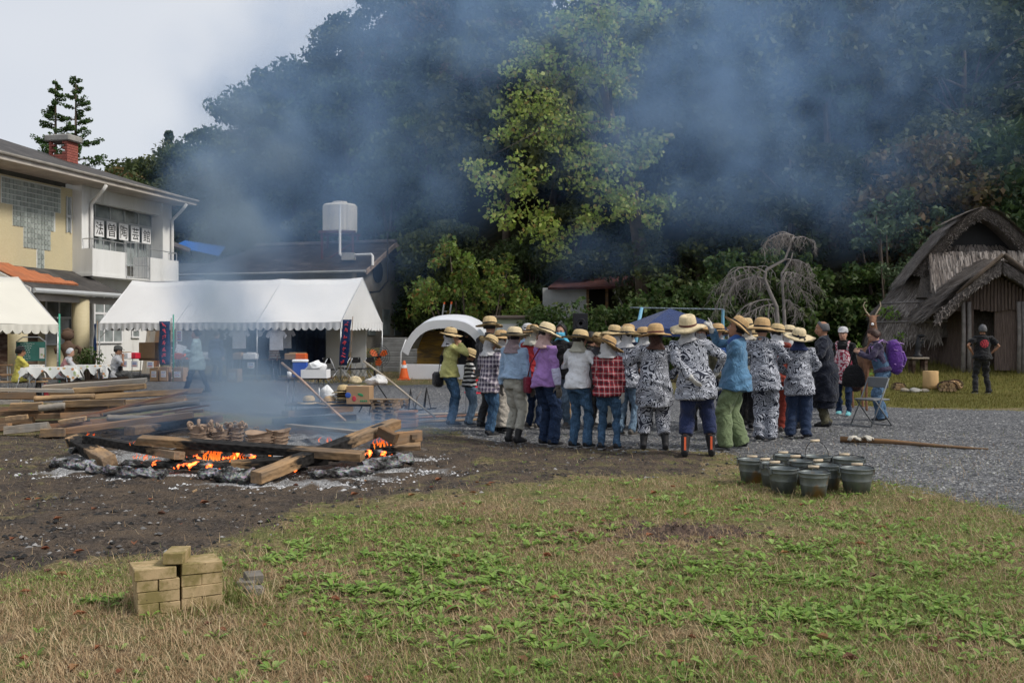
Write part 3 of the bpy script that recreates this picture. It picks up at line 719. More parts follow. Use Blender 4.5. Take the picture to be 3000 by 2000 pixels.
for r_,(a,b)in enumerate(RR_):
    for c_ in range(a,b):
        o=link_mesh("glass_block",gb,None,gwin);o.location=(gx0+(c_+.5)*cw,-.012,gz1-(r_+.5)*ch_);o.scale=(cw,1,ch_)
pt("slit_window",MB().bx(bs(193,0),bs(206,0),-.02,.02,bz(200,680,0),bz(200,578,0)),M['glass'])
fr=MB();a,b,c,d=bs(192,0),bs(207,0),bz(200,682,0),bz(200,576,0)
fr.bx(a,a+.06,-.05,-.02,c,d).bx(b-.06,b,-.05,-.02,c,d).bx(a,b,-.052,-.021,lerp(c,d,.45)-.05,lerp(c,d,.45)+.05);pt("window_frame",fr,M['frame_alu'])
# roof: eave slab, hip and ridge
nE=-1.5;zE=ZS+.12;yR=5.0;zR=bz(0,398,-5.0)
sR1=sE-7.5
roof=pt("roof",MB().slab([(-14,nE,zE),(sE,nE,zE),(sR1,yR,zR),(-14,yR,zR)],.1).slab([(sE,nE,zE),(sE,11.5,zE),(sR1,yR,zR)],.1),M['slate'])
pt("soffit",MB().bx(-14,sE-.05,nE+.05,0.0,ZS-.08,ZS-.03).bx(sP2b,sE-.05,.003,9,ZS-.08,ZS-.03),M['soffit'],roof)
pt("gutter",MB().tube([(-14,nE-.06,zE-.02),(sE+.05,nE-.05,zE-.02)],.055,8),plain('weathered_gutter',(0.26,0.24,0.21),.8,.3,2,.2),roof)
pt("fascia",MB().bx(-14,sE,nE,nE+.04,ZS-.10,zE-.03),M['soffit'],roof)

pt("ridge_tiles",MB().tube([(-14,yR,zR+.1),(sR1,yR,zR+.1)],.18,8),M['slate'],roof)
# chimney of red bricks with a concrete cap
cy0=1.2;cs0=bs(197,-cy0);cs1=bs(229,-cy0);cdep=.85
zc0,zc1=bz(210,484,-cy0),bz(210,416,-cy0)
chm=pt("chimney",MB().bx(cs0+.03,cs1-.03,cy0+.03,cy0+cdep-.03,zc0-.5,lerp(zc0,zc1,.35)),plain('chimney_mortar',(0.50,0.40,0.36),.9,.1,4,.1),roof)
nb_c,rows=5,9;bw_,bh_=(cs1-cs0)/nb_c,(zc1-zc0)/rows
br=MB().bx(-.47,.47,-.5,.5,-.43,.43).mesh("brick");br.materials.append(M['brick_red'])
def brick(s_,y_,z_,w_,d_):
    o=link_mesh("brick",br,None,chm);o.location=(s_,y_,z_);o.scale=(w_,d_,bh_)
for r_ in range(rows):
    z_=zc0+(r_+.5)*bh_;sh=.5*(r_%2)
    for c_ in range(nb_c+1):
        lo,hi=max(0,c_-sh),min(nb_c,c_+1-sh)
        if hi-lo<.2:continue
        mid=(lo+hi)/2/nb_c
        brick(cs0+(lo+hi)/2*bw_,cy0+.06,z_,(hi-lo)*bw_,.12)
    for c_ in range(4):
        lo,hi=max(0,c_-sh),min(3.5,c_+1-sh)
        if hi-lo<.2 or(r_>3 and.2<(lo+hi)/7<.75):continue  # the flue opening
        o=link_mesh("brick",br,None,chm);o.location=(cs0+.06,cy0+(lo+hi)/2*cdep/3.5,z_);o.rotation_euler=(0,0,R(90));o.scale=((hi-lo)*cdep/3.5,.12,bh_)
pt("chimney_cap",MB().box(((cs0+cs1)/2,cy0+cdep/2,zc1+.13),((cs1-cs0)*1.32,cdep*1.35,.26),bev=.04),M['concrete'],chm)
# down pipes
for sx,y_ in((sP1b-.12,-.5),(sP2b-.1,-.5)):
    pt("downpipe",MB().tube([(sx-.5,nE,ZS-.15),(sx-.45,nE+.2,ZS-.35),(sx,y_,ZS-.75),(sx,y_,ZS-1.0),(sx,y_,1.2 if sx>sP1b+1 else 0)],.07,8),M['white_paint'],school,True)
# lean-to porch along the front: clay tiles above, slate below
nP,zP=2.1,3.0;sA=bs(95,nP);sBx=bs(372,nP);zW=3.95
def pr(s_,f_):return(s_,-nP*(1-f_),lerp(zP,zW,f_))
porch=pt("porch_roof",MB().slab([pr(sA,0),pr(sBx,0),pr(sBx,1),pr(sA,1)],.1),M['slate'])
pt("gutter",MB().tube([(sA,-nP-.05,zP-.02),(sBx,-nP-.05,zP-.02)],.09,8),M['frame_alu'],porch)
pt("barge_board",MB().slab([Vector(pr(sA,0))+Vector((-.05,0,.06)),Vector(pr(sA,0))+Vector((-.05,0,-.2)),Vector(pr(sA,1))+Vector((-.05,0,-.2)),Vector(pr(sA,1))+Vector((-.05,0,.06))],.05),M['white_paint'],porch)
tl=MB().tube([(0,0,0),(0,.5,.02),(0,1.08,.05)],[(.5,.30),(.5,.30),(.46,.27)],8,side=(1,0,0)).mesh("roof_tile");tl.materials.append(M['clay'])
nT=30;sT1=sBx-2.0
for i in range(nT):
    for j in range(6):
        f0=.30+j*.70/6;s_=lerp(sA+.2,sT1,(i+.5)/nT)
        if s_>sT1-(f0-.3)*3.0:continue
        o=link_mesh("roof_tile",tl,None,porch);o.location=Vector(pr(s_,f0))+Vector((0,0,.03));o.scale=((sT1-sA)/nT*.98,.70/6*nP*1.02,.16)
        o.rotation_euler=(math.atan2(zW-zP,nP),0,0)
M['mottled_col']=M['cream_tile']
for px_,off_ in((52,1.75),(236,1.75)):
    sx=bs(px_,off_);pt("column",MB().lathe([(.30,0),(.30,zP-.2)],20,M=Matrix.Translation((sx,-off_,0))),M['cream_tile'],school,True)
pt("porch_beam",MB().bx(sA,sBx,-1.9,-1.6,zP-.35,zP-.12),M['soffit'])
def window(s_a,s_b,z_a,z_b,n,y_=-.02,mid=.62):
    w_=pt("window",MB().bx(s_a,s_b,y_,.0,z_a,z_b),M['glass'])
    f_=MB().bx(s_a-.05,s_b+.05,y_-.06,y_-.01,z_a-.07,z_a).bx(s_a-.05,s_b+.05,y_-.06,y_-.01,z_b,z_b+.06).bx(s_a,s_b,y_-.055,y_-.011,lerp(z_a,z_b,mid)-.04,lerp(z_a,z_b,mid)+.04)
    for i in range(n+1):f_.bx(lerp(s_a,s_b,i/n)-.03,lerp(s_a,s_b,i/n)+.03,y_-.05,y_-.012,z_a,z_b)
    pt("window_frame",f_,M['white_clean'],w_)
    for i in range(n):
        a,b=lerp(s_a,s_b,(i+.12)/n),lerp(s_a,s_b,(i+.8)/n);m_=MB();k2=9
        m_.add([(lerp(a,b,j/k2),y_-.004-.003*(j%2),z)for z in(z_a,lerp(z_a,z_b,mid))for j in range(k2+1)],[(j,j+1,j+k2+2,j+k2+1)for j in range(k2)])
        pt("curtain",m_,M['curtain'],w_)
window(bs(132,0),bs(207,0),bz(170,1005,0),bz(170,884,0),2)
pt("doorway",MB().bx(bs(-60,0),bs(110,0),-.01,.01,0,2.4),M['dark_wood'])
pt("wall_under_balcony",MB().bx(sYR,sB1,.05,.25,0,ZB0-.12),M['wall_white'])
window(bs(277,0),bs(357,0),bz(310,1000,0),bz(310,868,0),3,.03)
window(bs(388,0),bs(408,0),bz(398,985,0),bz(398,955,0),1,.03)
pt("pier_strip",MB().bx(bs(252,.3),bs(258,.3),-.32,-.27,.3,2.6),M['dark_wood'])

# ------------------------------------------------------------------ tile-roofed house in the middle distance
EL,ER=P(527,803,49.0),P(1072,792,46.0);RL,RR=P(655,719,52.3),P(1152,712,49.3)
ax=(ER-EL).normalized();zE2=(EL.z+ER.z)/2;zR2=(RL.z+RR.z)/2
hx=Vector((ax.x,ax.y,0)).normalized();hy=Vector((-hx.y,hx.x,0));Lh=(ER-EL).dot(hx)
house=empty("tiled_house",(EL.x,EL.y,0),math.atan2(hx.y,hx.x),"low old house with a dark tiled hip roof behind the white stall tent","house")
hz0=3.9;rh=3.3  # roof: eave height, half depth
zE2=EL.z;zR2=6.05
t=NT('old_tile_roof');n1=t.noise(t.coord('World',scale=(1,1,3)),1.6,5,.7)
t.set(color=t.ramp(n1,[(.3,(0.035,0.030,0.030)),(.55,(0.075,0.062,0.060)),(.75,(0.20,0.18,0.17))]),rough=.8);t.bump(t.noise(t.coord('World'),6,3),.3,.03);M['old_tile']=t.mat
def tiled(mb,a,b,c,d,rows,cols):
    """roof plane a-b eave, d-c ridge, stepped courses"""
    a,b,c,d=map(Vector,(a,b,c,d));nrm=(b-a).cross(d-a).normalized()
    for i in range(rows):
        f0,f1=i/rows,(i+1.08)/rows
        p0,p1,p2,p3=a.lerp(d,f0),b.lerp(c,f0),b.lerp(c,min(1,f1)),a.lerp(d,min(1,f1))
        mb.slab([p0+nrm*.06,p1+nrm*.06,p2+nrm*.015,p3+nrm*.015],.05)
    return mb
hr=tiled(MB(),(0,0,zE2),(Lh,0,zE2),(Lh,rh,zR2),(2.4,rh,zR2),22,1)
hr=tiled(hr,(Lh,2*rh,zE2),(0,2*rh,zE2),(2.4,rh,zR2),(Lh,rh,zR2),8,1)
hr.slab([(0,2*rh,zE2),(0,0,zE2),(2.4,rh,zR2)],.06)
roof2=pt("roof",hr,M['old_tile'],house)
pt("ridge",MB().tube([(2.2,rh,zR2+.08),(Lh+.05,rh,zR2+.08)],.14,8),M['old_tile'],roof2)
for s_ in(-1,1):pt("barge_board",MB().slab([(Lh+.06,rh,zR2+.05),(Lh+.06,rh+s_*rh,zE2+.02),(Lh+.06,rh+s_*rh,zE2-.2),(Lh+.06,rh,zR2-.18)],.06),plain('faded_barge_board',(0.30,0.23,0.19),.9,.3,3,.2),roof2)
pt("gutter",MB().tube([(0,-.05,zE2-.05),(Lh,-.05,zE2-.05)],.07,6),M['grey_plaster'],roof2)
pt("gable_wall",MB().prism([(.35,.2),(2*rh-.35,.2),(2*rh-.35,zE2-.05),(rh,zR2-.35),(.35,zE2-.05)],-.25,0,M=Matrix.Translation((Lh-.9,0,0))@Matrix.Rotation(R(90),4,'Z')),plain('stained_plaster',(0.34,0.31,0.27),.9,.3,1.2,.2),house)
pt("front_wall",MB().bx(.8,Lh-.9,.9,1.1,0,zE2),M['grey_plaster'],house)
pt("gable_vent",MB().lathe([(.55,0),(.55,.05)],16,M=Matrix.Translation((Lh-.63,rh-.7,zE2+.1))@Matrix.Rotation(R(90),4,'Y')),M['black'],house)
for y_ in(1.5,3.2,4.6):pt("window",MB().bx(Lh-.64,Lh-.58,y_,y_+.8,1.5,2.8),M['glass'],house)
pt("flue_pipe",MB().tube([(Lh+.1,2.2,zR2+.4),(Lh+.1,2.2,zE2-.4),(Lh-.2,1.9,zE2-.9),(Lh-.9,1.6,zE2-1.0)],.045,8),M['dark_steel'],house,True)
# water tank on its frame, fed by a white pipe
tk=P(996,640,49.0);tank=empty("water_tank",(tk.x,tk.y,0),0,"round cream water tank on a steel frame above the tiled roof","water tank")
hT=81/F*49;rT=50/F*49
def rib(a,r_,z_):return((-.04 if abs(math.sin(a*3))<.12 else 0),0)
pt("drum",MB().lathe([(rT*.97,tk.z-hT/2),(rT,tk.z-hT/2+.06),(rT,tk.z+hT/2-.08),(rT*.9,tk.z+hT/2),(rT*.42,tk.z+hT/2+.05),(rT*.42,tk.z+hT/2+.14),(.05,tk.z+hT/2+.16)],48,wob=rib),plain('cream_fibreglass',(0.66,0.62,0.54),.6,.06,2,.05),tank,False)
for dx in(-.75,.75):
    for dy in(-.75,.75):pt("leg",MB().bx(dx-.05,dx+.05,dy-.05,dy+.05,4.0,tk.z-hT/2),M['red_steel'],tank)
for y_ in(-.8,.8):pt("beam",MB().bx(-.9,.9,y_-.05,y_+.05,tk.z-hT/2-.12,tk.z-hT/2-.01),M['red_steel'],tank)
pt("brace",MB().tube([(-.75,-.75,5.0),(.75,-.75,6.0)],.04,6),M['red_steel'],tank)
q=[P(996,600,48),P(996,745,47.6),P(1000,748,47.6),P(1088,745,46.6),P(1092,750,46.5),P(1092,778,46.3)]
pt("pipe",MB().tube([p-Vector((tk.x,tk.y,0))for p in q],.06,8),M['white_paint'],tank)
pt("pipe_block",MB().box(P(1022,752,47.2)-Vector((tk.x,tk.y,0)),(.6,.6,.35)),M['concrete'],tank)
# blue-roofed outbuilding wedged between
bb=empty("blue_roofed_shed",P(575,985,56)*Vector((1,1,0))if False else Vector((P(575,900,56).x,56,0)),0,"outbuilding with a bright blue corrugated roof behind the balcony","shed")
a,b,c,d=P(505,722,54),P(640,752,56),P(660,724,60),P(540,706,58)
def corr(mb,a,b,c,d,n,amp):
    nrm=(b-a).cross(d-a).normalized();vs=[]
    for j in(0,1):
        for i in range(n+1):
            p=(a.lerp(b,i/n)if j==0 else d.lerp(c,i/n))+nrm*(amp*(i%2));vs.append(p)
    return mb.add(vs,[(i,i+1,n+2+i,n+1+i)for i in range(n)])
L0=Vector(bb.location)
pt("roof",corr(MB(),a-L0,b-L0,c-L0,d-L0,40,.07),plain('blue_roof_sheet',(0.035,0.16,0.50),.5,.1,2,0),bb)
pt("wall",MB().bx(-1.35,1.6,.2,3.5,0,5.6),M['grey_plaster'],bb)
pt("small_roof",MB().slab([P(500,718,52)-L0,P(555,735,52)-L0,P(560,728,54)-L0,P(505,706,54)-L0],.1),M['old_tile'],bb)
# neighbouring dark roof right of the gable
nb_=empty("low_tiled_outhouse",(P(1225,900,55).x,55,0),0,"low outhouse with blue-black roof tiles right of the gable","house");L0=Vector(nb_.location)
pt("roof",tiled(MB(),P(1180,850,53)-L0,P(1330,852,53)-L0,P(1320,798,57)-L0,P(1205,795,57)-L0,10,1),M['slate'],nb_)
pt("wall",MB().bx(-1.2,2,.2,3,.5,3.6),M['grey_plaster'],nb_)
# shed with rust-brown roof on the slope
sh0=Vector((P(1740,900,43).x,43,0));shed=empty("wooden_shed",sh0,0,"open shed with a rust-brown roof and white panel behind the vines","shed")
a,b,c,d=P(1605,842,42),P(1870,838,42),P(1865,808,45),P(1640,812,45)
pt("roof",MB().slab([a-sh0,b-sh0,c-sh0,d-sh0],.1),plain('rusty_roof',(0.075,0.028,0.025),.85,.5,2.5,.3),shed)
z1=P(1700,843,42.6).z;x0,x1,x2=P(1590,0,42.6).x-sh0.x,P(1718,0,42.6).x-sh0.x,P(1868,0,42.6).x-sh0.x
pt("white_panel",MB().bx(x0,x1,-.4,-.34,.5,z1),plain('faded_white_panel',(0.42,0.43,0.44),.8,.15,2,.1),shed)
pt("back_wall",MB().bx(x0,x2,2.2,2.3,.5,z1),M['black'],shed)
for xx in(x1+.05,lerp(x1,x2,.4),x2-.1):pt("post",MB().bx(xx-.06,xx+.06,-.4,-.28,.5,z1),M['wood_c'],shed)
pt("brace",MB().tube([(lerp(x1,x2,.55),-.3,z1-.1),(lerp(x1,x2,.75),-.3,z1-.95)],.06,6),M['white_paint'],shed)
pt("rail",MB().bx(lerp(x1,x2,.2),x2+.5,-.5,-.4,1.75,1.8),M['wood_b'],shed)
# stone steps and terrace edge behind the stall tent
st0=Vector((P(1180,0,40.5).x,40.5,0));steps=empty("stone_steps",st0,0,"dark stone steps climbing the bank beside the white shelter","steps")
for i in range(7):pt("step",MB().box((.1,i*.32,.1+i*.2),(2.4,.34,.2),bev=.02),M['concrete'],steps)
# ------------------------------------------------------------------ trees and shrubs
def leaf_quads(c,size,nrm_bias=None,droop=0.0,aspect=1.6):
    """diamond leaves at centres c (n,3) of given size, turned at random with a bias"""
    n=len(c);d=RNG.normal(0,1,(n,3));d[:,2]-=droop;d/=np.linalg.norm(d,axis=1)[:,None]
    nr=RNG.normal(0,1,(n,3))*.75+(np.array([0.15,-0.25,.9])if nrm_bias is None else nrm_bias)
    s=np.cross(d,nr);s/=np.linalg.norm(s,axis=1)[:,None]+1e-9
    up=np.cross(s,d)
    L=(size*(0.6+.8*RNG.random(n)))[:,None];W=L/aspect
    a,b,e,f=c-d*L*.5,c+s*W*.5+up*L*.08,c+d*L*.5-up*L*.1,c-s*W*.5+up*L*.08
    V=np.stack([a,b,e,f],1).reshape(-1,3);k=(np.arange(n)*4)[:,None]
    return V,k+np.array([[0,1,2,3]])
def clump_pts(cent,rad,per,flat=.6,shell=.45):
    """leaf places in flattened lumps"""
    out=[]
    for c,r,k in zip(cent,rad,per):
        d=RNG.normal(0,1,(int(k),3));d/=np.linalg.norm(d,axis=1)[:,None]
        q=d*(r*(shell+(1-shell)*RNG.random(int(k))**.6))[:,None];q[:,2]*=flat;out.append(np.array(c)+q)
    return np.concatenate(out)
def crown_mesh(name,cent,rad,per,leaf,flat=.6,droop=.3,bias=None,aspect=1.6):
    V,Fq=leaf_quads(clump_pts(cent,rad,per,flat),leaf,bias,droop,aspect);return np_mesh(name,V,Fq)
def limbs(mb,base,top,r0,cent,n,rl=.05):
    base,top=Vector(base),Vector(top);mid=base.lerp(top,.5)+Vector((random.uniform(-.3,.3),random.uniform(-.3,.3),0))
    mb.tube([base+Vector((0,0,-.4)),base+Vector((0,0,.3)),mid,top],[r0*1.25,r0,r0*.7,r0*.2],8)
    for i in range(n):
        c=Vector(cent[random.randrange(len(cent))]);s=base.lerp(top,random.uniform(.3,.85))if random.random()<.7 else mid
        m=s.lerp(c,.5)+Vector((0,0,(c-s).length*.12));mb.tube([s,m,c],[r0*.35,r0*.2,rl*.3],5)
    return mb
FOR={'dark':[(0.03,0.048,0.018),(0.055,0.08,0.028),(0.085,0.11,0.042),(0.045,0.065,0.022)],
       'mid':[(0.06,0.085,0.025),(0.10,0.13,0.04),(0.15,0.17,0.055),(0.075,0.10,0.03)],
       'autumn':[(0.09,0.085,0.03),(0.15,0.125,0.045),(0.18,0.125,0.055),(0.10,0.08,0.035),(0.21,0.13,0.065)]}
for k_,st in FOR.items():M['leaf_'+k_]=leafmat('forest_leaf_'+k_,st,.3,.3)
protos=[]
def forest_proto(kind,shape,hgt,wid,seed,leaf=.34):
    random.seed(seed);cent,rad,per=[],[],[]
    for i in range(64 if shape!='cone' else 80):
        if shape=='cone':
            f=random.random()**.8;a=random.random()*6.283;r_=wid*(1-f)*(.35+.65*random.random());cent.append((math.cos(a)*r_,math.sin(a)*r_,hgt*(.16+.82*f)-r_*.35));rad.append(.35+.55*(1-f));per.append(85)
        else:
            a=random.random()*6.283;f=random.random();u=math.sqrt(max(0,1-(2*f-1)**2));r_=wid*u*(.45+.55*random.random()**.6)*(1+.18*math.sin(3*a+seed))
            cent.append((math.cos(a)*r_,math.sin(a)*r_,hgt*(.30+.66*f)));rad.append(random.uniform(.7,1.45));per.append(120)
    root=empty("forest_tree",(0,0,-50))
    trunk=limbs(MB(),(0,0,0),(random.uniform(-.4,.4),random.uniform(-.4,.4),hgt*.86),.22,cent,10).build("trunk",M['bark'],root,True)
    link_mesh("crown",crown_mesh("crown",cent,rad,per,leaf),M['leaf_'+kind],root)
    protos.append(root);return root
forest_proto('dark','round',11,3.6,1);forest_proto('mid','round',12,3.9,2);forest_proto('dark','round',9,4.2,3);forest_proto('autumn','round',10,3.4,4);forest_proto('dark','cone',14,2.6,5,.30);forest_proto('mid','round',8,3.6,6)
used_p=set();random.seed(99)
def plant(k,x,y,s,label,group,rz=None,dz=-.3):
    o=protos[k]if k not in used_p else copy_tree(protos[k]);used_p.add(k)
    o.location=(x,y,gz(x,y)+dz);o.scale=(s,s,s*random.uniform(.9,1.12));o.rotation_euler=(0,0,random.random()*6.283 if rz is None else rz)
    return tag(o,label,"tree",group)
KW=("tall dark green tree","tall mid green tree","broad dark green tree","brownish autumn tree","pointed dark conifer","smaller mid green tree");GF="trees of the wooded hillside"
row=0
for yy in np.arange(0,60,4.6):
    row+=1
    for xx in np.arange(-44,52,4.8):
        x=xx+(row%2)*2.4+random.uniform(-1.3,1.3)
        base=float(pl(x,[-90,-30,-14,-6,0,6,13,22,60],[95,78,62,53,46,40,37,34,32]));y=base+yy+1.5+random.uniform(-1.2,1.2)
        px=1500+x/y*F
        if px<420 or px>3120:continue
        ztop=gz(x,y)+9;py=HZ-(ztop-CZ)/y*F
        if HZ-(gz(x,y)-CZ)/y*F<-160:continue  # wholly above the picture
        if yy>40 and px>1500:continue
        k=random.choices([0,1,2,3,4,5],[4,3,4,1.6,.8,2])[0]
        if px<760 and k==4:k=0
        s=random.uniform(.8,1.15)*(0.8 if yy<3 else 1)
        plant(k,x,y,s,"%s in the wood on the hillside %s"%(KW[k],"behind the tiled house" if px<1250 else "behind the plane tree" if px<1950 else "behind the bare weeping tree" if px<2450 else "above the thatched hut"),GF)
# low understorey along the foot of the hill
for i in range(34):
    x=random.uniform(-13,24);base=float(pl(x,[-90,-30,-14,-6,0,6,13,22,60],[95,78,62,53,46,40,37,34,32]));y=base+random.uniform(-1.0,3.0)
    if abs(1500+x/y*F-1740)<170 and y<47:y=48
    if x<-5:y+=6
    plant(random.choice([0,2,5,2]),x,y,random.uniform(.34,.55),"low leafy tree in the dark thicket at the foot of the hill","understorey at the foot of the hill",dz=-1.0)
# far tree belt left, seen over the school roof end
for i,(px,py,Y,k,s)in enumerate([(355,520,88,3,1.05),(400,520,96,0,1.2),(440,520,92,2,1.3),(495,500,98,4,1.0),(530,510,90,1,1.15),(570,500,85,2,1.3),(470,560,80,0,1.0),(540,570,76,1,.95),(605,520,78,0,1.2),(390,560,84,5,1.2)]):
    top=P(px,py-40-(60 if k==4 else 0),Y);h=[11,12,9,10,14,8][k]*s
    o=plant(k,top.x,Y,s,"yellow-leaved tree above the end of the school roof" if i==0 else("small pointed conifer standing on the far skyline" if i==3 else "distant tree in the belt behind the blue roof"),"distant trees behind the school",dz=0)
    o.location.z=top.z-h
# two conifers rising behind the chimney
M['leaf_conifer']=leafmat('conifer_leaf',[(0.03,0.075,0.02),(0.06,0.12,0.03),(0.10,0.16,0.05),(0.045,0.09,0.025)],.3,0.0)
def conifer(px,py,Y,spread,seed,label):
    random.seed(seed);top=P(px,py,Y);h=top.z
    root=empty("conifer",(top.x,Y,0),0,label,"tree","conifers behind the chimney");tr=MB().tube([(0,0,0),(0,0,h*.5),(0,0,h)],[.3,.18,.02],8);pts=[]
    z=h*.48
    while z<h-.1:
        f=(h-z)/(h*.52);L=spread*(f**.85)*random.uniform(.7,1.1)+.12;a=random.random()*6.283
        tip=Vector((math.cos(a)*L,math.sin(a)*L,z+L*.22));tr.tube([(0,0,z),tip*.5+Vector((0,0,z*.5-L*.02)),tip],[.05,.03,.008],4)
        for k in range(int(3+L*5)):
            g=random.uniform(.25,1.05);c=Vector((math.cos(a)*L*g,math.sin(a)*L*g,z+L*.22*g**1.3));pts.append((c,.15+.08*L/spread,15))
        z+=.13+.06*random.random()
    tr.build("trunk",M['bark'],root,True)
    link_mesh("crown",crown_mesh("crown",[p[0]for p in pts],[p[1]for p in pts],[p[2]for p in pts],.15,.8,.1),M['leaf_conifer'],root)
conifer(163,232,62,2.5,3,"left of two conifers rising behind the brick chimney");conifer(222,222,61,2.8,4,"taller right-hand conifer rising behind the brick chimney")

# plane tree with yellow-green drooping boughs
M['leaf_plane']=leafmat('plane_leaf',[(0.14,0.22,0.04),(0.24,0.34,0.06),(0.36,0.43,0.10),(0.18,0.27,0.045),(0.42,0.45,0.13),(0.27,0.36,0.07),(0.33,0.22,0.07)],.4,0.0,.45)
LOB=[(930,580,90),(1050,600,120),(1150,700,100),(830,650,70),(720,880,60),(820,900,110),(950,880,90),(850,1000,80),(830,1110,60),(1060,1080,95),(980,1190,60),(1100,1220,50),(1250,800,110),(1400,720,120),(1350,850,130),(1300,950,110),(1450,800,100),(1560,750,100),(1630,725,50),(1450,960,110),(1550,1000,100),(1640,1020,50),(1400,1060,70),(1250,1100,70),(1230,1160,35),(1100,1285,26),(1600,1110,45),(1060,520,60),
       (1300,350,70),(1400,330,80),(1350,430,80),(1450,420,70),(1240,400,60),(950,300,90),(1050,330,90),(940,390,80),(1100,60,110),(1250,80,110),(1350,40,110),(1450,30,110),(1580,60,70),(1330,150,70),(1250,200,50),(1430,260,50),(1180,620,80),(1480,480,35)]
random.seed(5);cent,rad,per=[],[],[];PY=39.0
for a,b,r_ in LOB:
    px,py,pr_=1000+.574*a,.574*b,.574*r_
    for k in range(max(2,int(r_/14))):
        an=random.random()*6.283;q=random.random()**.5
        Y=PY+random.uniform(-1.5,1.0)-.8*(b>700);p=P(px+math.cos(an)*pr_*q*1.2,py+math.sin(an)*pr_*q,Y)
        cent.append(p);rad.append(.34+.42*random.random());per.append(34)
pt0=P(1886,885,PY+.8);plane=empty("plane_tree",(pt0.x,pt0.y,gz(pt0.x,pt0.y)),0,"tall plane tree with bright yellow-green drooping boughs behind the crowd","tree")
L0=Vector(plane.location);tr=MB();path=[P(1888,900,PY+.8)-Vector((0,0,.6)),P(1880,760,PY+.7),P(1850,560,PY+.6),P(1790,350,PY+.4),P(1765,250,PY+.3),P(1750,80,PY+.3),P(1745,-80,PY+.3)]
tr.tube([p-L0 for p in path],[.34,.3,.25,.2,.16,.12,.08],10)
for i in range(30):
    c=cent[random.randrange(len(cent))];s_=path[random.choice([2,3,3,4,5])];m_=s_.lerp(c,.5)+Vector((0,0,.5));tr.tube([s_-L0,m_-L0,c-L0],[.035,.02,.008],5)
tr.build("trunk",M['bark'],plane,True)
link_mesh("crown",crown_mesh("crown",[c-L0 for c in cent],rad,per,.165,.5,.6,np.array([.25,-.6,.75]),1.15),M['leaf_plane'],plane)

def shrub(name,label,cat,blobs,Y,mat,leaf,seed,dens=1.0,dep=1.2,flat=.8,stems=True,group=None,r0=.06,droop=.3):
    """leafy mass from photo blobs (px, py, r px); stands on the ground at depth Y"""
    random.seed(seed);cent,rad,per=[],[],[]
    for a,b,r_ in blobs:
        for k in range(max(3,int(r_/9))):
            an=random.random()*6.283;q=random.random()**.5;p=P(a+math.cos(an)*r_*q,b+math.sin(an)*r_*q,Y+random.uniform(-dep,dep))
            p.z=max(p.z,gz(p.x,p.y)+.15);cent.append(p);rad.append(.22+.22*random.random());per.append(int(46*dens))
    xm=sum(p.x for p in cent)/len(cent);L0=Vector((xm,Y,gz(xm,Y)));root=empty(name,L0,0,label,cat,group)
    mb=MB()
    for i in range(9):
        c=cent[random.randrange(len(cent))];s_=Vector((lerp(xm,c.x,.45),Y,gz(lerp(xm,c.x,.45),Y)-.1));mb.tube([s_-L0,s_.lerp(c,.55)+Vector((0,0,.2))-L0,c-L0],[r0,r0*.7,.012],5)
    mb.build("trunk" if cat=="tree" else "stem",M['bark'],root,True)
    link_mesh("crown" if cat=="tree" else "foliage",crown_mesh("foliage",[c-L0 for c in cent],rad,per,leaf,flat,droop),mat,root)
    return root
M['leaf_shrub']=leafmat('shrub_leaf',[(0.07,0.13,0.025),(0.12,0.20,0.035),(0.18,0.25,0.05),(0.09,0.15,0.025),(0.22,0.24,0.06),(0.13,0.20,0.04),(0.26,0.13,0.04)],.35,0.0,.5)
M['leaf_vine']=leafmat('vine_leaf',[(0.035,0.075,0.018),(0.06,0.11,0.025),(0.10,0.15,0.04),(0.04,0.07,0.02),(0.14,0.16,0.06)],.3,0.0,.5)
M['leaf_silver']=leafmat('silver_leaf',[(0.07,0.11,0.05),(0.12,0.17,0.09),(0.06,0.09,0.04)],.3,0.0,.6)
shrub("maple","small maple turning yellow and orange beside the tiled house","tree",[(1330,760,50),(1380,800,70),(1290,820,60),(1430,830,60),(1340,860,70),(1250,870,50),(1460,870,60),(1400,890,60),(1510,850,40),(1500,790,40),(1310,720,25),(1230,900,40),(1500,900,50),(1540,905,30)],37.0,M['leaf_shrub'],.17,12,1.2)
shrub("vine_hedge","vine-covered hedge behind the straw hats below the shed","hedge",[(a,b,42)for a in range(1560,2120,50)for b in(935 if a<1780 else 910,960,1000,1050)]+[(1900,870,45),(1960,860,50),(2030,880,60),(1850,895,35),(1600,940,40)],31.5,M['leaf_vine'],.16,13,1.1,.7)
shrub("vine_thicket","broad mound of vine leaves beside the thatched hut","bush",[(a,b,55)for a in range(2330,2640,60)for b in(860,930,1000,1060,1100)if not(a>2560 and b<900)and not(a<2380 and b<850)]+[(2420,810,50),(2500,800,50),(2560,830,45),(2360,880,40)],34.2,M['leaf_vine'],.20,14,1.3,1.0)
shrub("vine_thicket","dark shrubs behind the bare weeping tree","bush",[(a,b,60)for a in range(2090,2340,60)for b in(800,870,940,1010,1070)],33.5,M['leaf_vine'],.20,15,1.1,1.0)
shrub("silver_bush","silvery-leaved shoots above the vines left of the hut","bush",[(2640,800,25),(2600,830,25),(2660,770,15),(2630,850,30),(2590,790,15)],34.0,M['leaf_silver'],.13,16,.8,.4)
shrub("pale_tree","paler green tree above the vine mound left of the hut roof","tree",[(2560,640,45),(2640,610,50),(2700,660,50),(2600,690,45),(2690,710,40),(2760,640,40),(2540,700,30)],35.0,M['leaf_silver'],.20,17,.9,1.0,r0=.1)
shrub("green_bush","green weeds by the vines left of the backpack","bush",[(2455,1065,22),(2490,1050,22),(2520,1075,20),(2440,1090,18)],26.0,M['weed_leaf'],.12,18,1,.4,stems=False)
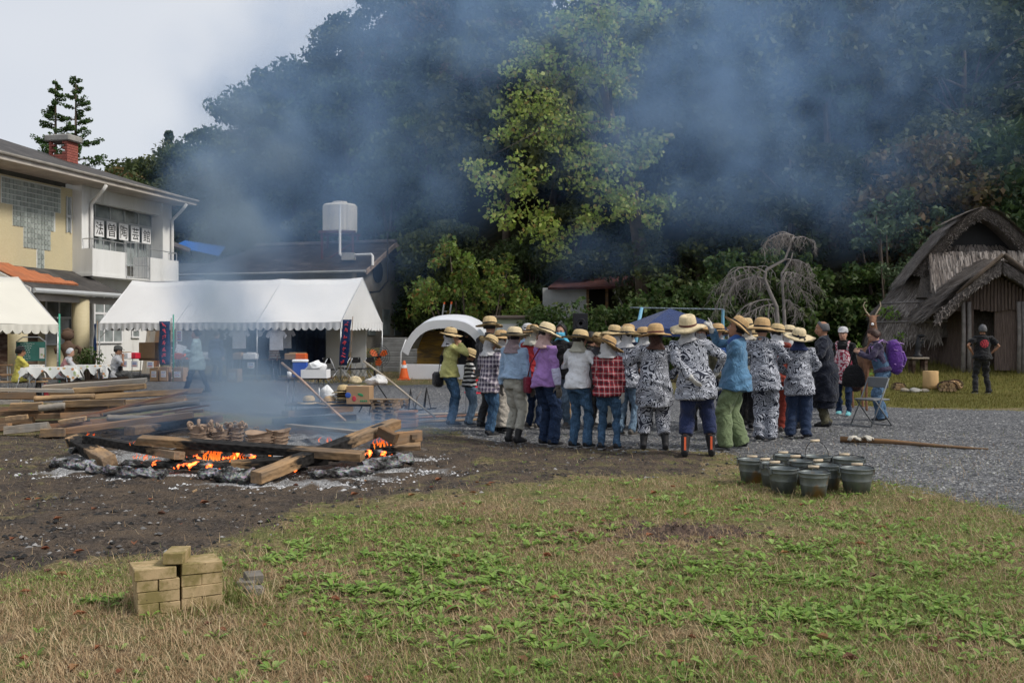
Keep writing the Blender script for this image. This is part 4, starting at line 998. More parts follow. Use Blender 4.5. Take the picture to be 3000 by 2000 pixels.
shrub("potted_shrub","dark green potted shrub by the porch pillar","bush",[(262,1050,18),(250,1035,14),(275,1060,16),(256,1065,16)],33.0,M['leaf_vine'],.09,19,1,.2)

# bare weeping tree
random.seed(21);wt=on_ground(2278,1160);wt=Vector((P(2278,0,24.5).x,24.5,gz(P(2278,0,24.5).x,24.5)))
weep=empty("weeping_tree",wt,0,"bare grey weeping tree with drooping leafless twigs","tree");tk_=MB();tw=MB()
def Wp(px,py,dy=0.0):return P(px,py,24.5+dy)-wt
tk_.tube([Vector((-.05,0,-.1)),Wp(2278,960),Wp(2275,900),Wp(2240,820),Wp(2245,790),Wp(2300,760),Wp(2325,690)],[.085,.065,.055,.045,.038,.032,.02],8).tube([Vector((.22,.1,-.1)),Wp(2298,930),Wp(2296,890),Wp(2290,800),Wp(2318,760),Wp(2322,740)],[.055,.045,.038,.03,.022,.014],7)
tk_.build("trunk",M['dead_bark'],weep,True)
def droopy(p,d,L,r0,depth):
    pts,rr,q,dd=[p.copy()],[r0],p.copy(),d.normalized();st=7
    for i in range(st):
        dd=(dd+Vector((random.uniform(-.18,.18),random.uniform(-.18,.18),random.uniform(-.1,.1)-(.16+.14*i/st)))).normalized();q=q+dd*(L/st);pts.append(q.copy());rr.append(r0*(1-(i+1)/st*.8))
    tw.tube(pts,rr,4 if depth else 5,cap=False)
    if depth<2:
        for i in range(1,st+1):
            for _ in range(1 if depth else 3):
                if random.random()<.85:droopy(pts[i],Vector((random.uniform(-1,1),random.uniform(-1,1),random.uniform(-.6,.5)))+dd*.4,L*random.uniform(.3,.62),rr[i]*.6+.003,depth+1)
for px,py,dx,dz_,L in[(2325,690,-1,.35,1.1),(2325,692,-.6,.6,.9),(2322,700,.3,.2,.7),(2245,800,-1,.5,1.5),(2240,815,-1,.15,1.6),(2240,820,-.9,.6,1.2),(2270,880,-1,.3,1.7),(2275,890,-.9,.05,1.5),(2300,760,.8,.2,.9),(2316,762,1,.3,.8),(2290,800,.9,.35,1.0),(2292,820,1,.1,1.0),(2240,830,-.8,.9,.8),(2296,880,1,.2,.9)]:
    droopy(Wp(px,py),Vector((dx,random.uniform(-.6,.6),dz_)),L*.85,.02,0)
tw.build("twigs",M['dead_bark'],weep,False,fix=False)
# ------------------------------------------------------------------ thatched pit-dwelling on the right
t=NT('old_thatch');g=t.node("ShaderNodeNewGeometry");n1=t.noise(t.coord(),1.1,4,.65)
c_=t.ramp(g.outputs['Random Per Island'],[(0,(0.11,0.096,0.086)),(.5,(0.24,0.21,0.188)),(1,(0.40,0.355,0.32))])
t.set(color=t.mix(t.ramp(n1,[(.4,0.0),(.7,.65)]),c_,(0.13,0.105,0.09)),rough=.95,spec=.1);M['thatch']=t.mat
t=NT('thatch_core');n1=t.noise(t.coord(scale=(8,8,1)),4,5,.7);t.set(color=t.ramp(n1,[(.3,(0.05,0.043,0.038)),(.6,(0.13,0.113,0.10)),(.8,(0.21,0.18,0.165))]),rough=.95,spec=.1);t.bump(n1,.8,.04);M['thatch_core']=t.mat
t=NT('reed_wall');n1=t.noise(t.coord(scale=(26,26,1.2)),2.2,4,.7);t.set(color=t.ramp(n1,[(.3,(0.06,0.046,0.04)),(.55,(0.14,0.105,0.09)),(.75,(0.23,0.18,0.155))]),rough=.95,spec=.1);t.bump(n1,.9,.03);M['reed']=t.mat
HD=31.0;HX=14.26;HG=gz(HX,HD-2);HR=R(-11.3)
HMI=(Matrix.Translation((HX,HD,HG))@Matrix.Rotation(HR,4,'Z')).inverted()
def HL(px,py,yl):
    """place in the hut's own axes behind a photo pixel, on its plane y = yl"""
    a,b=HMI@P(px,py,20),HMI@P(px,py,40);return a.lerp(b,(yl-a.y)/(b.y-a.y))
hut=empty("thatched_hut",(HX,HD,HG),HR,"dark thatched pit-dwelling hut with gabled smoke hole and porch","hut")
zs=np.array([1.42,1.6,2.23,2.66,3.44,4.0,4.54])-HG;aw=np.array([3.05,3.0,2.82,2.40,1.84,1.44,1.0])
def cone(th,z):
    a=np.interp(z,zs,aw);b=a*.84+.05
    bump=.05*np.sin(3*th+1)+.04*np.sin(7*th+z*2)
    return np.stack([np.cos(th)*(a+bump),np.sin(th)*(b+bump),z+0*th],-1)
TH=np.linspace(0,2*math.pi,49)[:-1];zz=np.linspace(zs[0],4.05-HG,14);V=np.concatenate([cone(TH,np.full(48,q))for q in zz]);ix=np.arange(48)
Fq=np.concatenate([np.stack([i*48+ix,i*48+(ix+1)%48,(i+1)*48+(ix+1)%48,(i+1)*48+ix],-1)for i in range(13)])
link_mesh("roof_core",np_mesh("roof_core",V,Fq),M['thatch_core'],hut,True)
MB().lathe([(2.72,-.3),(2.82,zs[0]+.15)],40,M=Matrix.Diagonal((1,.8,1,1))).build("reed_wall",M['reed'],hut,True)
def strands(P0,D,N_,L,w,lift=.02):
    """straw laid along D (downwards), N_ normals"""
    n=len(P0);D=D/np.linalg.norm(D,axis=1)[:,None];N_=N_/(np.linalg.norm(N_,axis=1)[:,None]+1e-9);S_=np.cross(D,N_)
    a=P0+N_*.0;m=P0+D*(L*.5)[:,None]+N_*(lift*1.2);e=P0+D*L[:,None]+N_*(lift*(.4+2.2*RNG.random(n)))[:,None]+S_*(RNG.normal(0,1,n)*.03)[:,None]
    W=S_*w[:,None]
    V=np.stack([a-W,a+W,m+W,m-W,e+W*.4,e-W*.4],1).reshape(-1,3);k=(np.arange(n)*6)[:,None]
    return V,np.concatenate([k+np.array([[0,1,2,3]]),k+np.array([[3,2,4,5]])],0)
n=15000;th=RNG.random(n)*math.pi*1.5+math.pi*.75;z=zs[0]+(4.1-HG-zs[0])*RNG.random(n)**1.2
p0=cone(th,z+.12);p1=cone(th+RNG.normal(0,.02,n),z-.06);nrm=np.stack([np.cos(th),np.sin(th),np.full(n,.8)],-1)
m_=~((p0[:,1]<-1.5)&(p0[:,0]>-1.25)&(p0[:,2]<2.2));p0,p1,nrm=p0[m_],p1[m_],nrm[m_];n=len(p0)
V,Fq=strands(p0,p1-p0,nrm,.25+.35*RNG.random(n),.012+.014*RNG.random(n),.03)
tag(link_mesh("thatch",np_mesh("thatch",V,Fq),M['thatch'],hut),kind='stuff')
# hood over the smoke hole, its ridge pointing at the yard
zo=[3.30,3.86,4.37,4.80,5.11,5.29];ao=[1.96,1.54,1.12,.73,.37,.0]
outl=[(-a,z_-HG)for a,z_ in zip(ao,zo)]+[(a,z_-HG)for a,z_ in list(zip(ao,zo))[-2::-1]]
inn=[(x_*.80+.0,HG*0+(z_-(3.25-HG))*.84+(3.25-HG))for x_,z_ in outl]
y0,y1=-1.75,.6;k=len(outl);hb=MB()
vs=[(x_,y0-.12*(z_-3)*.2,z_)for x_,z_ in outl]+[(x_,y0,z_)for x_,z_ in inn]+[(x_,y1,z_)for x_,z_ in outl]+[(x_,y1,z_)for x_,z_ in inn]
fs=[]
for i in range(k-1):fs+=[(i,i+1,2*k+i+1,2*k+i),(k+i,3*k+i,3*k+i+1,k+i+1),(i,k+i,k+i+1,i+1)]
hb.add(vs,fs).build("hood_core",M['thatch_core'],hut,True)
n=6000;seg=RNG.integers(0,k-1,n);f=RNG.random(n);oa=np.array(outl);q=oa[seg]*(1-f)[:,None]+oa[seg+1]*f[:,None];dn=np.where((seg<(k-1)/2)[:,None],oa[seg]-oa[seg+1],oa[seg+1]-oa[seg])
P0=np.stack([q[:,0],y0-.1+(y1-y0+.1)*RNG.random(n),q[:,1]],-1);D=np.stack([dn[:,0],RNG.normal(0,.03,n),dn[:,1]],-1);Nn=np.stack([np.sign(q[:,0])*.8,-.1+0*f,.7+0*f],-1)
V,Fq=strands(P0,D,Nn,.25+.3*RNG.random(n),.012+.012*RNG.random(n),.035);o=link_mesh("hood_thatch",np_mesh("hood_thatch",V,Fq),M['thatch'],hut);tag(o,kind='stuff')
n=2500;seg=RNG.integers(0,k-1,n);f=RNG.random(n);q=(oa[seg]*(1-f)[:,None]+oa[seg+1]*f[:,None]);ia=np.array(inn);qi=ia[seg]*(1-f)[:,None]+ia[seg+1]*f[:,None];r_=RNG.random(n)[:,None];qq=q*r_+qi*(1-r_)
V,Fq=strands(np.stack([qq[:,0],np.full(n,y0+.1),qq[:,1]],-1),np.stack([RNG.normal(0,.12,n),np.full(n,-1.0),RNG.normal(-.5,.2,n)],-1),np.stack([0*f,0*f+.2,1+0*f],-1),.12+.1*RNG.random(n),.010+.01*RNG.random(n),.01);o=link_mesh("hood_fringe",np_mesh("hood_fringe",V,Fq),M['thatch'],hut);tag(o,kind='stuff')
MB().prism([(-1.5,3.7-HG),(1.5,3.7-HG),(.75,4.7-HG),(0,5.05-HG),(-.75,4.7-HG)],-.9,-.8).build("smoke_hole_shade",M['black'],hut)  # solid black panel painting the shade inside the hood
# front apron below the smoke hole
n=3500;x_=RNG.uniform(-1.5,1.3,n);z_=RNG.uniform(2.9,3.98,n)-HG;P0=np.stack([x_,-1.62-(3.98-HG-z_)*.5-.15*RNG.random(n),z_],-1)
V,Fq=strands(P0,np.stack([RNG.normal(0,.05,n),np.full(n,-.4),np.full(n,-1.0)],-1),np.stack([0*x_,0*x_-1,0*x_+.4],-1),.3+.3*RNG.random(n),.012+.012*RNG.random(n));o=link_mesh("apron_thatch",np_mesh("apron_thatch",V,Fq),M['thatch'],hut);tag(o,kind='stuff')
MB().slab([(-1.5,-1.4,3.93-HG),(-1.9,-2.1,2.6-HG),(1.9,-2.1,2.6-HG),(1.5,-1.4,3.93-HG)],.12).build("apron_core",M['thatch_core'],hut)
# porch
pa=HMI@P(2936,764,27.3);pl_=HL(2748,915,pa.y);hw=pa.x-pl_.x
for s_ in(-1,1):
    e0=Vector((pa.x+s_*hw,pa.y,pl_.z));e1=e0+Vector((0,2.0,.1));r0_=Vector((pa.x,pa.y,pa.z));r1_=r0_+Vector((0,2.6,.25));mid0=r0_.lerp(e0,.5)+Vector((0,0,.15));mid1=r1_.lerp(e1,.5)+Vector((0,0,.15))
    pts=[r0_,mid0,e0,e1,mid1,r1_]if s_>0 else[r0_,r1_,mid1,e1,e0,mid0]
    cb=MB()
    for A,B,C_,D_ in((r0_,mid0,mid1,r1_),(mid0,e0,e1,mid1)):cb.slab([A,B,C_,D_]if s_>0 else[A,D_,C_,B],.3)
    cb.build("porch_roof_core",M['thatch_core'],hut,False)
    n=5200;u_=RNG.random(n);v_=RNG.random(n);A=np.array(r0_);E=np.array(e0);A1=np.array(r1_);E1=np.array(e1)
    P0=(A*(1-u_)[:,None]+E*u_[:,None])*(1-v_)[:,None]+(A1*(1-u_)[:,None]+E1*u_[:,None])*v_[:,None];P0[:,2]+=.16*(1-np.abs(2*u_-1))+.03+.05*np.sin(9*v_+5*u_)*u_;P0[:,1]-=.08*(v_<.06)
    D=np.repeat((E-A)[None],n,0)+RNG.normal(0,.06,(n,3));Nn=np.repeat(np.array([[s_*.6,-.05,.8]]),n,0)
    V,Fq=strands(P0,D,Nn,.32+.4*RNG.random(n),.012+.012*RNG.random(n),.06);o=link_mesh("porch_thatch",np_mesh("porch_thatch",V,Fq),M['thatch'],hut);tag(o,kind='stuff')
    n=1800;u_=RNG.random(n);P0=A*(1-u_)[:,None]+E*u_[:,None];P0[:,2]+=.15*(1-np.abs(2*u_-1))-.28*RNG.random(n);P0[:,1]+=.06
    V,Fq=strands(P0,np.stack([s_*.35+RNG.normal(0,.1,n),-.55+RNG.normal(0,.1,n),np.full(n,-.5)],-1),np.stack([0*u_,0*u_-.5,1+0*u_],-1),.14+.16*RNG.random(n),.010+.012*RNG.random(n),.02);o=link_mesh("porch_fringe",np_mesh("porch_fringe",V,Fq),M['thatch'],hut);tag(o,kind='stuff')
    for j in range(2):MB().tube([r0_+Vector((s_*.02,-.08-.08*j,.12+.05*j)),r0_.lerp(e0,.5)+Vector((0,-.08-.08*j,.16)),r0_.lerp(e0,.62+.1*j)+Vector((0,-.08,.12))],[.05,.06,.03],7).build("ridge_bark",M['bark'],hut,True)
py_=pa.y+.45;gl=[]
npan=26;zl=HL(2900,905,pa.y+.45).z
for i in range(npan):
    x_=lerp(pa.x-hw*.72,pa.x+hw*.72,(i+.5)/npan);zt_=lerp(pa.z-.35,pl_.z-.05,abs(x_-pa.x)/hw);w_=hw*1.44/npan
    MB().tube([(x_,py_+random.uniform(-.01,.01),zl-random.uniform(0,.08)),(x_+random.uniform(-.01,.01),py_,zt_)],w_*.52,5).build("gable_reed",M['reed'],hut)
def hxp(px):return HL(px,950,pa.y+.5).x
MB().bx(hxp(2914),hxp(2984),py_+.05,py_+.12,-.1,zl).build("reed_panel",M['reed'],hut);MB().bx(hxp(2822),hxp(2853),py_+.05,py_+.12,-.1,zl).build("reed_panel",M['reed'],hut)
MB().bx(hxp(2984),hxp(3060),py_+.2,py_+.26,-.1,zl).build("reed_panel",M['reed'],hut)
MB().slab([(hxp(2822),py_,-.2),(hxp(2822),py_,1.9),(hxp(2775),-1.8,1.9),(hxp(2775),-1.8,-.2)],.08).build("reed_side",M['reed'],hut)
MB().bx(hxp(2850),hxp(2916),py_+1.2,py_+1.25,-.1,zl+.2).build("interior_shade",M['black'],hut)  # flat black sheet standing for the shade behind the door gap
for px in(2819,2836,2982,2996):MB().tube([(hxp(px),py_-.05,-.3),(hxp(px)+.02,py_-.04,zl*.6),(hxp(px),py_-.05,zl+.2)],[.065,.055,.06],8).build("post",M['dead_bark'],hut,True)
for z_,a0_,a1_ in((2.45-HG,3.35,4.35),(1.86-HG,3.2,4.4)):
    MB().tube([tuple(cone(np.array([a]),np.array([z_]))[0]*np.array([1.02,1.02,1])+np.array([0,0,.03]))for a in np.linspace(a0_,a1_,9)],.03,6).build("binding_pole",M['dead_bark'],hut,True)
cen=[HL(2605,915,-1.2),HL(2622,925,-1.4),HL(2640,985,-1.7)]
tag(link_mesh("moss_tuft",crown_mesh("moss_tuft",cen,[.35,.28,.22],[120,90,60],.1,.6,.2),M['weed_leaf'],hut),kind='stuff')
# ------------------------------------------------------------------ people
PENDING=[]  # (object, voxel, smooth, wrinkle, after) finished together at the end
def ik(a,b,l1,l2,pole):
    """middle joint of a two-bone chain"""
    a,b=Vector(a),Vector(b);d=b-a;L=min(max(d.length,1e-4),(l1+l2)*.999);d=d.normalized()
    x=(l1*l1-l2*l2+L*L)/(2*L);h=math.sqrt(max(0.0,l1*l1-x*x))
    pl_=Vector(pole)-d*Vector(pole).dot(d);pl_=pl_.normalized()if pl_.length>1e-5 else d.orthogonal().normalized()
    return a+d*x+pl_*h,a+d*L
def hand_shape(mb,wrist,direc,palm_n,s=1.0,curl=.5,point=False):
    """palm and five bent fingers"""
    d=Vector(direc).normalized();nn=Vector(palm_n)-d*Vector(palm_n).dot(d);nn=nn.normalized()if nn.length>1e-4 else d.orthogonal().normalized();sd=d.cross(nn)
    w=Vector(wrist)
    mb.tube([w-d*.02*s,w+d*.03*s,w+d*.085*s],[(.026*s,.018*s),(.038*s,.018*s),(.040*s,.014*s)],8,side=sd)
    for i,(o_,L)in enumerate(((-.03,.075),(-.01,.085),(.011,.08),(.031,.062))):
        c_=0.1 if(point and i==0)else(1.5 if point else curl);b=w+d*.08*s+sd*o_*s;q1=b+(d*math.cos(c_*.5)+nn*math.sin(c_*.5))*L*.5*s;q2=q1+(d*math.cos(c_*1.3)+nn*math.sin(c_*1.3))*L*.5*s
        mb.tube([b-d*.01*s,q1,q2],[.0105*s,.0098*s,.007*s],6)
    b=w+d*.025*s-sd*.032*s;q1=b+(d*.6-sd*.75+nn*.3).normalized()*.036*s;q2=q1+(d*.9-sd*.2+nn*.45).normalized()*.032*s
    mb.tube([b,q1,q2],[.013*s,.011*s,.008*s],6)
    return mb
def head_mat(center,yaw,pitch,roll=0.0):return Matrix.Translation(center)@Matrix.Rotation(yaw,4,'Z')@Matrix.Rotation(pitch,4,'X')@Matrix.Rotation(roll,4,'Y')
HEADP=[(-.122,.048,.022,.024),(-.108,.042,.044,.046),(-.085,.028,.056,.066),(-.05,.014,.066,.084),(-.01,.003,.073,.094),(.03,-.003,.0765,.098),(.065,-.006,.072,.092),(.095,-.008,.055,.070),(.113,-.008,.030,.038),(.119,-.008,.008,.01)]
def add_head(mb,Mh,s):
    S=Mh@Matrix.Scale(s,4)
    mb.tube([(0,y,z)for z,y,a,b in HEADP],[(a,b)for z,y,a,b in HEADP],16,side=(1,0,0),M=S)
    mb.tube([(0,.085,.02),(0,.103,-.005),(0,.116,-.032),(0,.098,-.042)],[.008,.011,.016,.010],8,side=(1,0,0),M=S)
    mb.tube([(-.045,.086,.028),(0,.098,.03),(.045,.086,.028)],.011,6,M=S)
    mb.tube([(-.022,.09,-.068),(0,.098,-.066),(.022,.09,-.068)],.010,6,M=S)
    for k in(-1,1):
        mb.ball((k*.077,-.006,-.008),(.010,.020,.032),8,6,M=S);mb.ball((k*.034,.075,-.03),(.022,.018,.022),8,6,M=S)
def face_bits(me,Mh,s,closed=False):
    """eyes, brows and lips set into the body mesh (slots: 1 white, 2 dark, 3 lip)"""
    S=Mh@Matrix.Scale(s,4);mb=MB()
    for k in(-1,1):
        mb.ball((k*.031,.086,.008),(.015,.008,.0075),8,5,mi=1,M=S);mb.ball((k*.031,.0935,.008),(.0075,.003,.0075),8,5,mi=2,M=S)
        mb.tube([(k*.014,.098,.026),(k*.033,.096,.031),(k*.052,.083,.026)],[.004,.005,.003],5,mi=2,M=S)
    mb.tube([(-.024,.097,-.068),(0,.107,-.066),(.024,.097,-.068)],[.003,.0055,.003],6,mi=3,M=S)
    bm=bmesh.new();bm.from_mesh(me);b2=mb.mesh("tmp");bm.from_mesh(b2);bm.to_mesh(me);bm.free();bpy.data.meshes.remove(b2)
M['eye_white']=plain('eye_white',(0.6,0.58,0.55),.4,.02,5,0);M['eye_dark']=plain('eye_dark',(0.015,0.012,0.01),.4,.02,5,0);M['lip']=plain('lip',(0.30,0.12,0.10),.5,.05,9,0)
M['band_black']=fabric('black_ribbon',(0.012,0.012,0.014));M['band_red']=fabric('brown_red_ribbon',(0.10,0.035,0.03));M['band_white']=fabric('white_ribbon',(0.6,0.6,0.62))

def pend(o,voxel,smooth=2,wrinkle=0.0,after=None,seed=0.0):PENDING.append((o,voxel,smooth,wrinkle,after,seed))

def hat(par,Mh,s,R_=.20,h=.115,rc=.100,mat='straw',band='band_black',droop=.016,wob=.010,tilt=0.0,roll=0.0,ph=0.0,dent=False,z=.045,bow=False):
    rc=rc*1.08;h=h*1.06;z=z-.022;rj=random.Random(int(abs(R_*9000+Mh[0][3]*977)));ph=rj.random()*6;droop=droop+rj.uniform(-.022,.022);wob=wob+rj.uniform(-.004,.012);R_=R_*1.12;roll=roll+rj.uniform(-.1,.1);tilt=tilt+rj.uniform(-.08,.08)
    S=Mh@Matrix.Translation((0,-.01*s,z*s))@Matrix.Rotation(tilt,4,'X')@Matrix.Rotation(roll,4,'Y')@Matrix.Scale(s,4)
    R0=rc+.006
    prof=[(R_-.002,-droop-.004),(R0-.004,-.006),(rc-.005,.02),(rc-.008,h*.6),(rc*.70,h*.86),(.015,h-(.03 if dent else.006)),(.016,h-(.026 if dent else 0)),(rc*.38,h*(.93 if dent else.985)),(rc*.66,h*(.975 if dent else.93)),(rc*.86,h*(.86 if dent else.78)),(rc*.97,h*.5),(rc,.022),(R0+.004,.002),(R0+(R_-R0)*.5,-droop*.3),(R_,-droop)]
    def wb(a,r_,z_):
        f=max(0.0,(r_-R0)/(R_-R0));return(r_*.10*abs(math.sin(a))*(1 if z_>-.001 else.3)*.6 if r_<R0 else.012*math.sin(3*a+ph)*f,f*(wob*math.sin(2*a+ph)+.4*wob*math.sin(5*a+ph*2)))
    o=MB().lathe(prof,40,wob=wb).build("hat",M[mat],par,True);o.matrix_local=S
    b_=MB().lathe([(rc+.002,.004),(rc+.004,.008),(rc+.002,.03),(rc-.001,.032)],28,wob=lambda a,r_,z_:(r_*.065*abs(math.sin(a)),0),cap=False)
    if bow:b_.tube([(rc*.7,-rc*.85,.015),(rc*.9,-rc*1.35,.0),(rc*.75,-rc*1.8,-.01)],[.010,.012,.008],5).tube([(rc*.7,-rc*.85,.015),(rc*.2,-rc*1.3,.004),(rc*.0,-rc*1.6,-.004)],[.010,.012,.008],5)
    b_.build("hat_band",M[band],o,True)
    return o
def hair_cap(par,Mh,s,mat,long=0.0,bald=False,bun=False,shag=.006):
    mb=MB();S=Mh@Matrix.Scale(s,4);rows=[]
    zlow=-.06-long
    n=20;vs,fs=[],[];k=9
    for i in range(k):
        f=i/(k-1);ang=f*(1.95 if long==0 else 1.75)
        for j in range(n):
            a=2*math.pi*j/n;front=max(0,math.sin(a));lim=ang*(1-.62*front**.6)
            r_=1.11+shag*6*(noise.noise(Vector((a*3,f*6,s*9))))
            if bald and f<.38:r_=.985
            z=.008+.118*math.cos(lim)*r_;x=.079*math.sin(lim)*r_*math.cos(a);y=-.006+.1*math.sin(lim)*r_*math.sin(a)
            if long and f>.7:z-=long*(f-.7)/.3*(1-front);x*=1+.25*(f-.7);y=y*(1+.2*(f-.7))
            vs.append((x,y,z))
    for i in range(k-1):
        if bald and i<4:continue
        for j in range(n):fs.append((i*n+j,i*n+(j+1)%n,(i+1)*n+(j+1)%n,(i+1)*n+j))
    if not bald:fs.append(tuple(range(n)))
    mb.add(vs,fs,M=S)
    if bun:mb.ball((0,-.115,.03),.04,10,7,M=S)
    o=mb.build("hair",M[mat],par,True)
    md=o.modifiers.new("thick",'SOLIDIFY');md.thickness=.012;md.offset=-1
    return o

def person(label,x,y,face,H_=1.65,z=None,hip=None,lean=(0,0),twist=0.0,feet=None,hands=None,elbow=None,head=(0,0,0),top='t_white',sleeve=1.0,hem=.80,fit=1.0,cuff=None,
           bottom='denim',leg=1.0,skirt=None,shoe='shoe',shoe_mat='rubber',sock=None,skin='skin',hair='hair_black',hairkw=None,hatkw=None,scarf=None,scarf_len=.0,gloves=None,face_on=False,curl=.5,point=None,collar=True,vox=.017,group=None,tend=None,headz=0.0,belly=0.0,mask=None,palm=None):
    """face: heading in degrees, 0 = away from the camera (+Y), 90 = to the left; hands: local (x right, y forward, z)"""
    s=H_/1.70;z=gz(x,y)if z is None else z
    rd=Matrix.Rotation(R(face),4,'Z')
    hipz=(.90 if hip is None else hip/s);hx_=.088
    ln=Vector((lean[0],lean[1],0));base=Vector((0,0,0))
    def T(xx,yy,zz):
        """torso place bent by the lean above the hips"""
        f=max(0.0,(zz-.90)/.55);c,sn=math.cos(twist*min(1,f)),math.sin(twist*min(1,f))
        return Vector((xx*c-yy*sn+ln.x*f,xx*sn+yy*c+ln.y*f,zz+(hipz-.90)-.25*(ln.x**2+ln.y**2)*f))*s
    rj=random.Random(int(abs(x*977+y*331)));lean=(lean[0]+rj.uniform(-.02,.02),lean[1]+rj.uniform(-.01,.02));ln=Vector((lean[0],lean[1],0));twist=twist+rj.uniform(-.12,.12)
    feet=feet or[(-.10-rj.uniform(-.02,.04),rj.uniform(-.06,.07)),(.10+rj.uniform(-.02,.04),rj.uniform(-.06,.07))];feet=[(f[0]*s,f[1]*s)+tuple(f[2:])for f in feet]
    sh=[T(-.172,0,1.368),T(.172,0,1.368)]
    hands=hands or[(-.29,.06+rj.uniform(-.05,.08),.79),(.29,.06+rj.uniform(-.05,.08),.79)]
    hands=[Vector(h_)*s+Vector((0,0,(hipz-.90)*s))for h_ in hands]
    elbow=elbow or[(-1,-.8,-.1),(1,-.8,-.1)]
    arms=[]
    for i in(0,1):
        e,w=ik(sh[i],hands[i],.275*s,.255*s,elbow[i]);arms.append((sh[i],e,w))
    legs=[]
    for i in(0,1):
        a=Vector(((-hx_ if i==0 else hx_),0,hipz))*s;f=Vector((feet[i][0],feet[i][1],.085*s+(feet[i][2]if len(feet[i])>2 else 0)))
        k,an=ik(a,f,.43*s,.415*s,(0,1,.15));legs.append((a,k,an))
    nb=T(0,-.01,1.43);hc=nb+Vector((0,.03*s,.142*s+headz))+Vector((0,math.sin(-R(head[1]))*-.03,0))*s
    if head[1]:hc=hc+Vector((0,-.05*math.sin(R(head[1])),-.02*abs(math.sin(R(head[1])))))*s
    Mh=head_mat(hc,R(head[0]),R(head[1]),R(head[2])if len(head)>2 else 0)
    # ---- the body itself
    mb=MB();add_head(mb,Mh,s)
    mb.tube([nb-Vector((0,0,.06*s)),nb+Vector((0,.008,.03))*s*1.0,hc-Vector((0,.01,.05))*s],[.062*s,.055*s,.056*s],10)
    mb.tube([T(0,0,.86),T(0,0,1.0),T(0,0,1.2),T(0,0,1.34),T(0,0,1.42)],[(.145*s,.10*s),(.13*s,.09*s),(.15*s,.10*s),(.155*s,.085*s),(.06*s,.06*s)],14,side=(1,0,0))
    for i in(0,1):
        a,e,w=arms[i];mb.tube([a,a.lerp(e,.5),e,e.lerp(w,.4),w],[.046*s,.042*s,.036*s,.036*s,.025*s],8)
        a,k,an=legs[i];mb.tube([a,a.lerp(k,.5),k,k.lerp(an,.35),an],[.06*s,.052*s,.036*s,.036*s,.03*s],8)
        if not gloves or not gloves[i]:
            d=(w-e).normalized();pn=(palm[i]if palm and palm[i]else(-1 if i else 1,.3,0));hand_shape(mb,w,d,pn,s,curl,point==i)
    body=mb.build("person",M[skin],None,True);body.location=(x,y,z);body.rotation_euler=(0,0,R(face))
    for mm in('eye_white','eye_dark','lip'):body.data.materials.append(M[mm])
    tag(body,label,"person",group)
    pend(body,.0125 if face_on else.016,2,0,(lambda me:face_bits(me,Mh,s))if face_on else None)
    # ---- trousers or skirt
    if bottom:
        mb=MB();q=.98
        wz=1.04
        mb.tube([T(0,0,.80),T(0,0,.90),T(0,0,.98),T(0,0,wz)],[(.165*s,.12*s),(.178*s,.128*s),(.168*s,.118*s),(.152*s,.105*s)],16,side=(1,0,0))
        for i in(0,1):
            a,k,an=legs[i];w_=1+(leg-1)*.75;foot=(an-Vector((0,0,.045*s)))if not tend else an+(k-an).normalized()*(tend-.085)*s;b0=k.lerp(foot,.5);bag=.004
            mb.tube([a+Vector((0,0,.03)),a.lerp(k,.5),k,b0,foot],[(.100*s*w_*.97,.098*s*w_),(.086*s*w_,.088*s*w_),(.070*s*leg,.072*s*leg),(.064*s*leg,.066*s*leg),(.062*s*leg,.068*s*leg)],12,side=(1,0,0))
        o=mb.build("trousers",M[bottom],body,True);pend(o,vox,2,.017,None,x*3+y)
    if skirt:
        zl,mt,wd=skirt;mb=MB();pts=[]
        mb.tube([Vector((0,0,zl*s)),Vector((0,0,lerp(zl,.85,.5)*s)),T(0,0,.88),T(0,0,1.04)],[(.215*s*wd,.19*s*wd),(.20*s*wd,.17*s*wd),(.185*s,.14*s),(.15*s,.11*s)],24,side=(1,0,0),fold=.05)
        o=mb.build("skirt",M[mt],body,True);pend(o,vox,2,.01,None,x+y)
    # ---- shirt
    if top:
        f_=fit;mb=MB()
        ring=[(1.455,.062,.062,-.006),(1.432,.088,.072,-.004),(1.405,.130,.084,0),(1.35,.168,.104,0),(1.26,.176,.118,.004),(1.15,.168,.122,.006),(1.04,.176,.132,.002+belly),(.94,.204,.168,-.008+belly)]
        if hem<.92:ring.append((hem,.218+(.9-hem)*.06,.180+(.9-hem)*.06,-.006))
        if hem<.7:ring[-1]=(hem,.218,.185,0);ring.insert(-1,(.80,.216,.180,-.006))
        pts,rr=[],[]
        for zz,a,b,yo in ring:
            if zz<.90:p=Vector((0,yo,zz+(hipz-.9)))*s
            else:p=T(0,yo,zz)
            pts.append(p);rr.append((a*f_*s,b*f_*s))
        if hip is not None and hem<.9:pts[-1]=Vector((0,0.0,hipz-.06))*s
        mb.tube(pts,rr,20,side=(1,0,0),fold=.0)
        for i in(0,1):
            a,e,w=arms[i];sgn=-1 if i==0 else 1
            inn=a-Vector((sgn*.05,0,.01))*s
            if sleeve>=1:mb.tube([inn,a,a.lerp(e,.5),e,e.lerp(w,.55),w-(w-e).normalized()*.01],[.062*f_*s,.070*f_*s,.062*f_*s,.054*f_*s,.052*f_*s,.046*f_*s],10)
            else:mb.tube([inn,a,a.lerp(e,sleeve)],[.062*f_*s,.072*f_*s,.070*f_*s],10)
        o=mb.build("shirt",M[top],body,True);pend(o,vox,2,.018,None,x*2-y)
        if cuff:
            for i in(0,1):
                a,e,w=arms[i];cf=MB().tube([e.lerp(w,.05),e.lerp(w,.5),w],[.062*s,.066*s,.048*s],10).build("sleeve_cover",M[cuff],body,True);pend(cf,.014,2,.006)
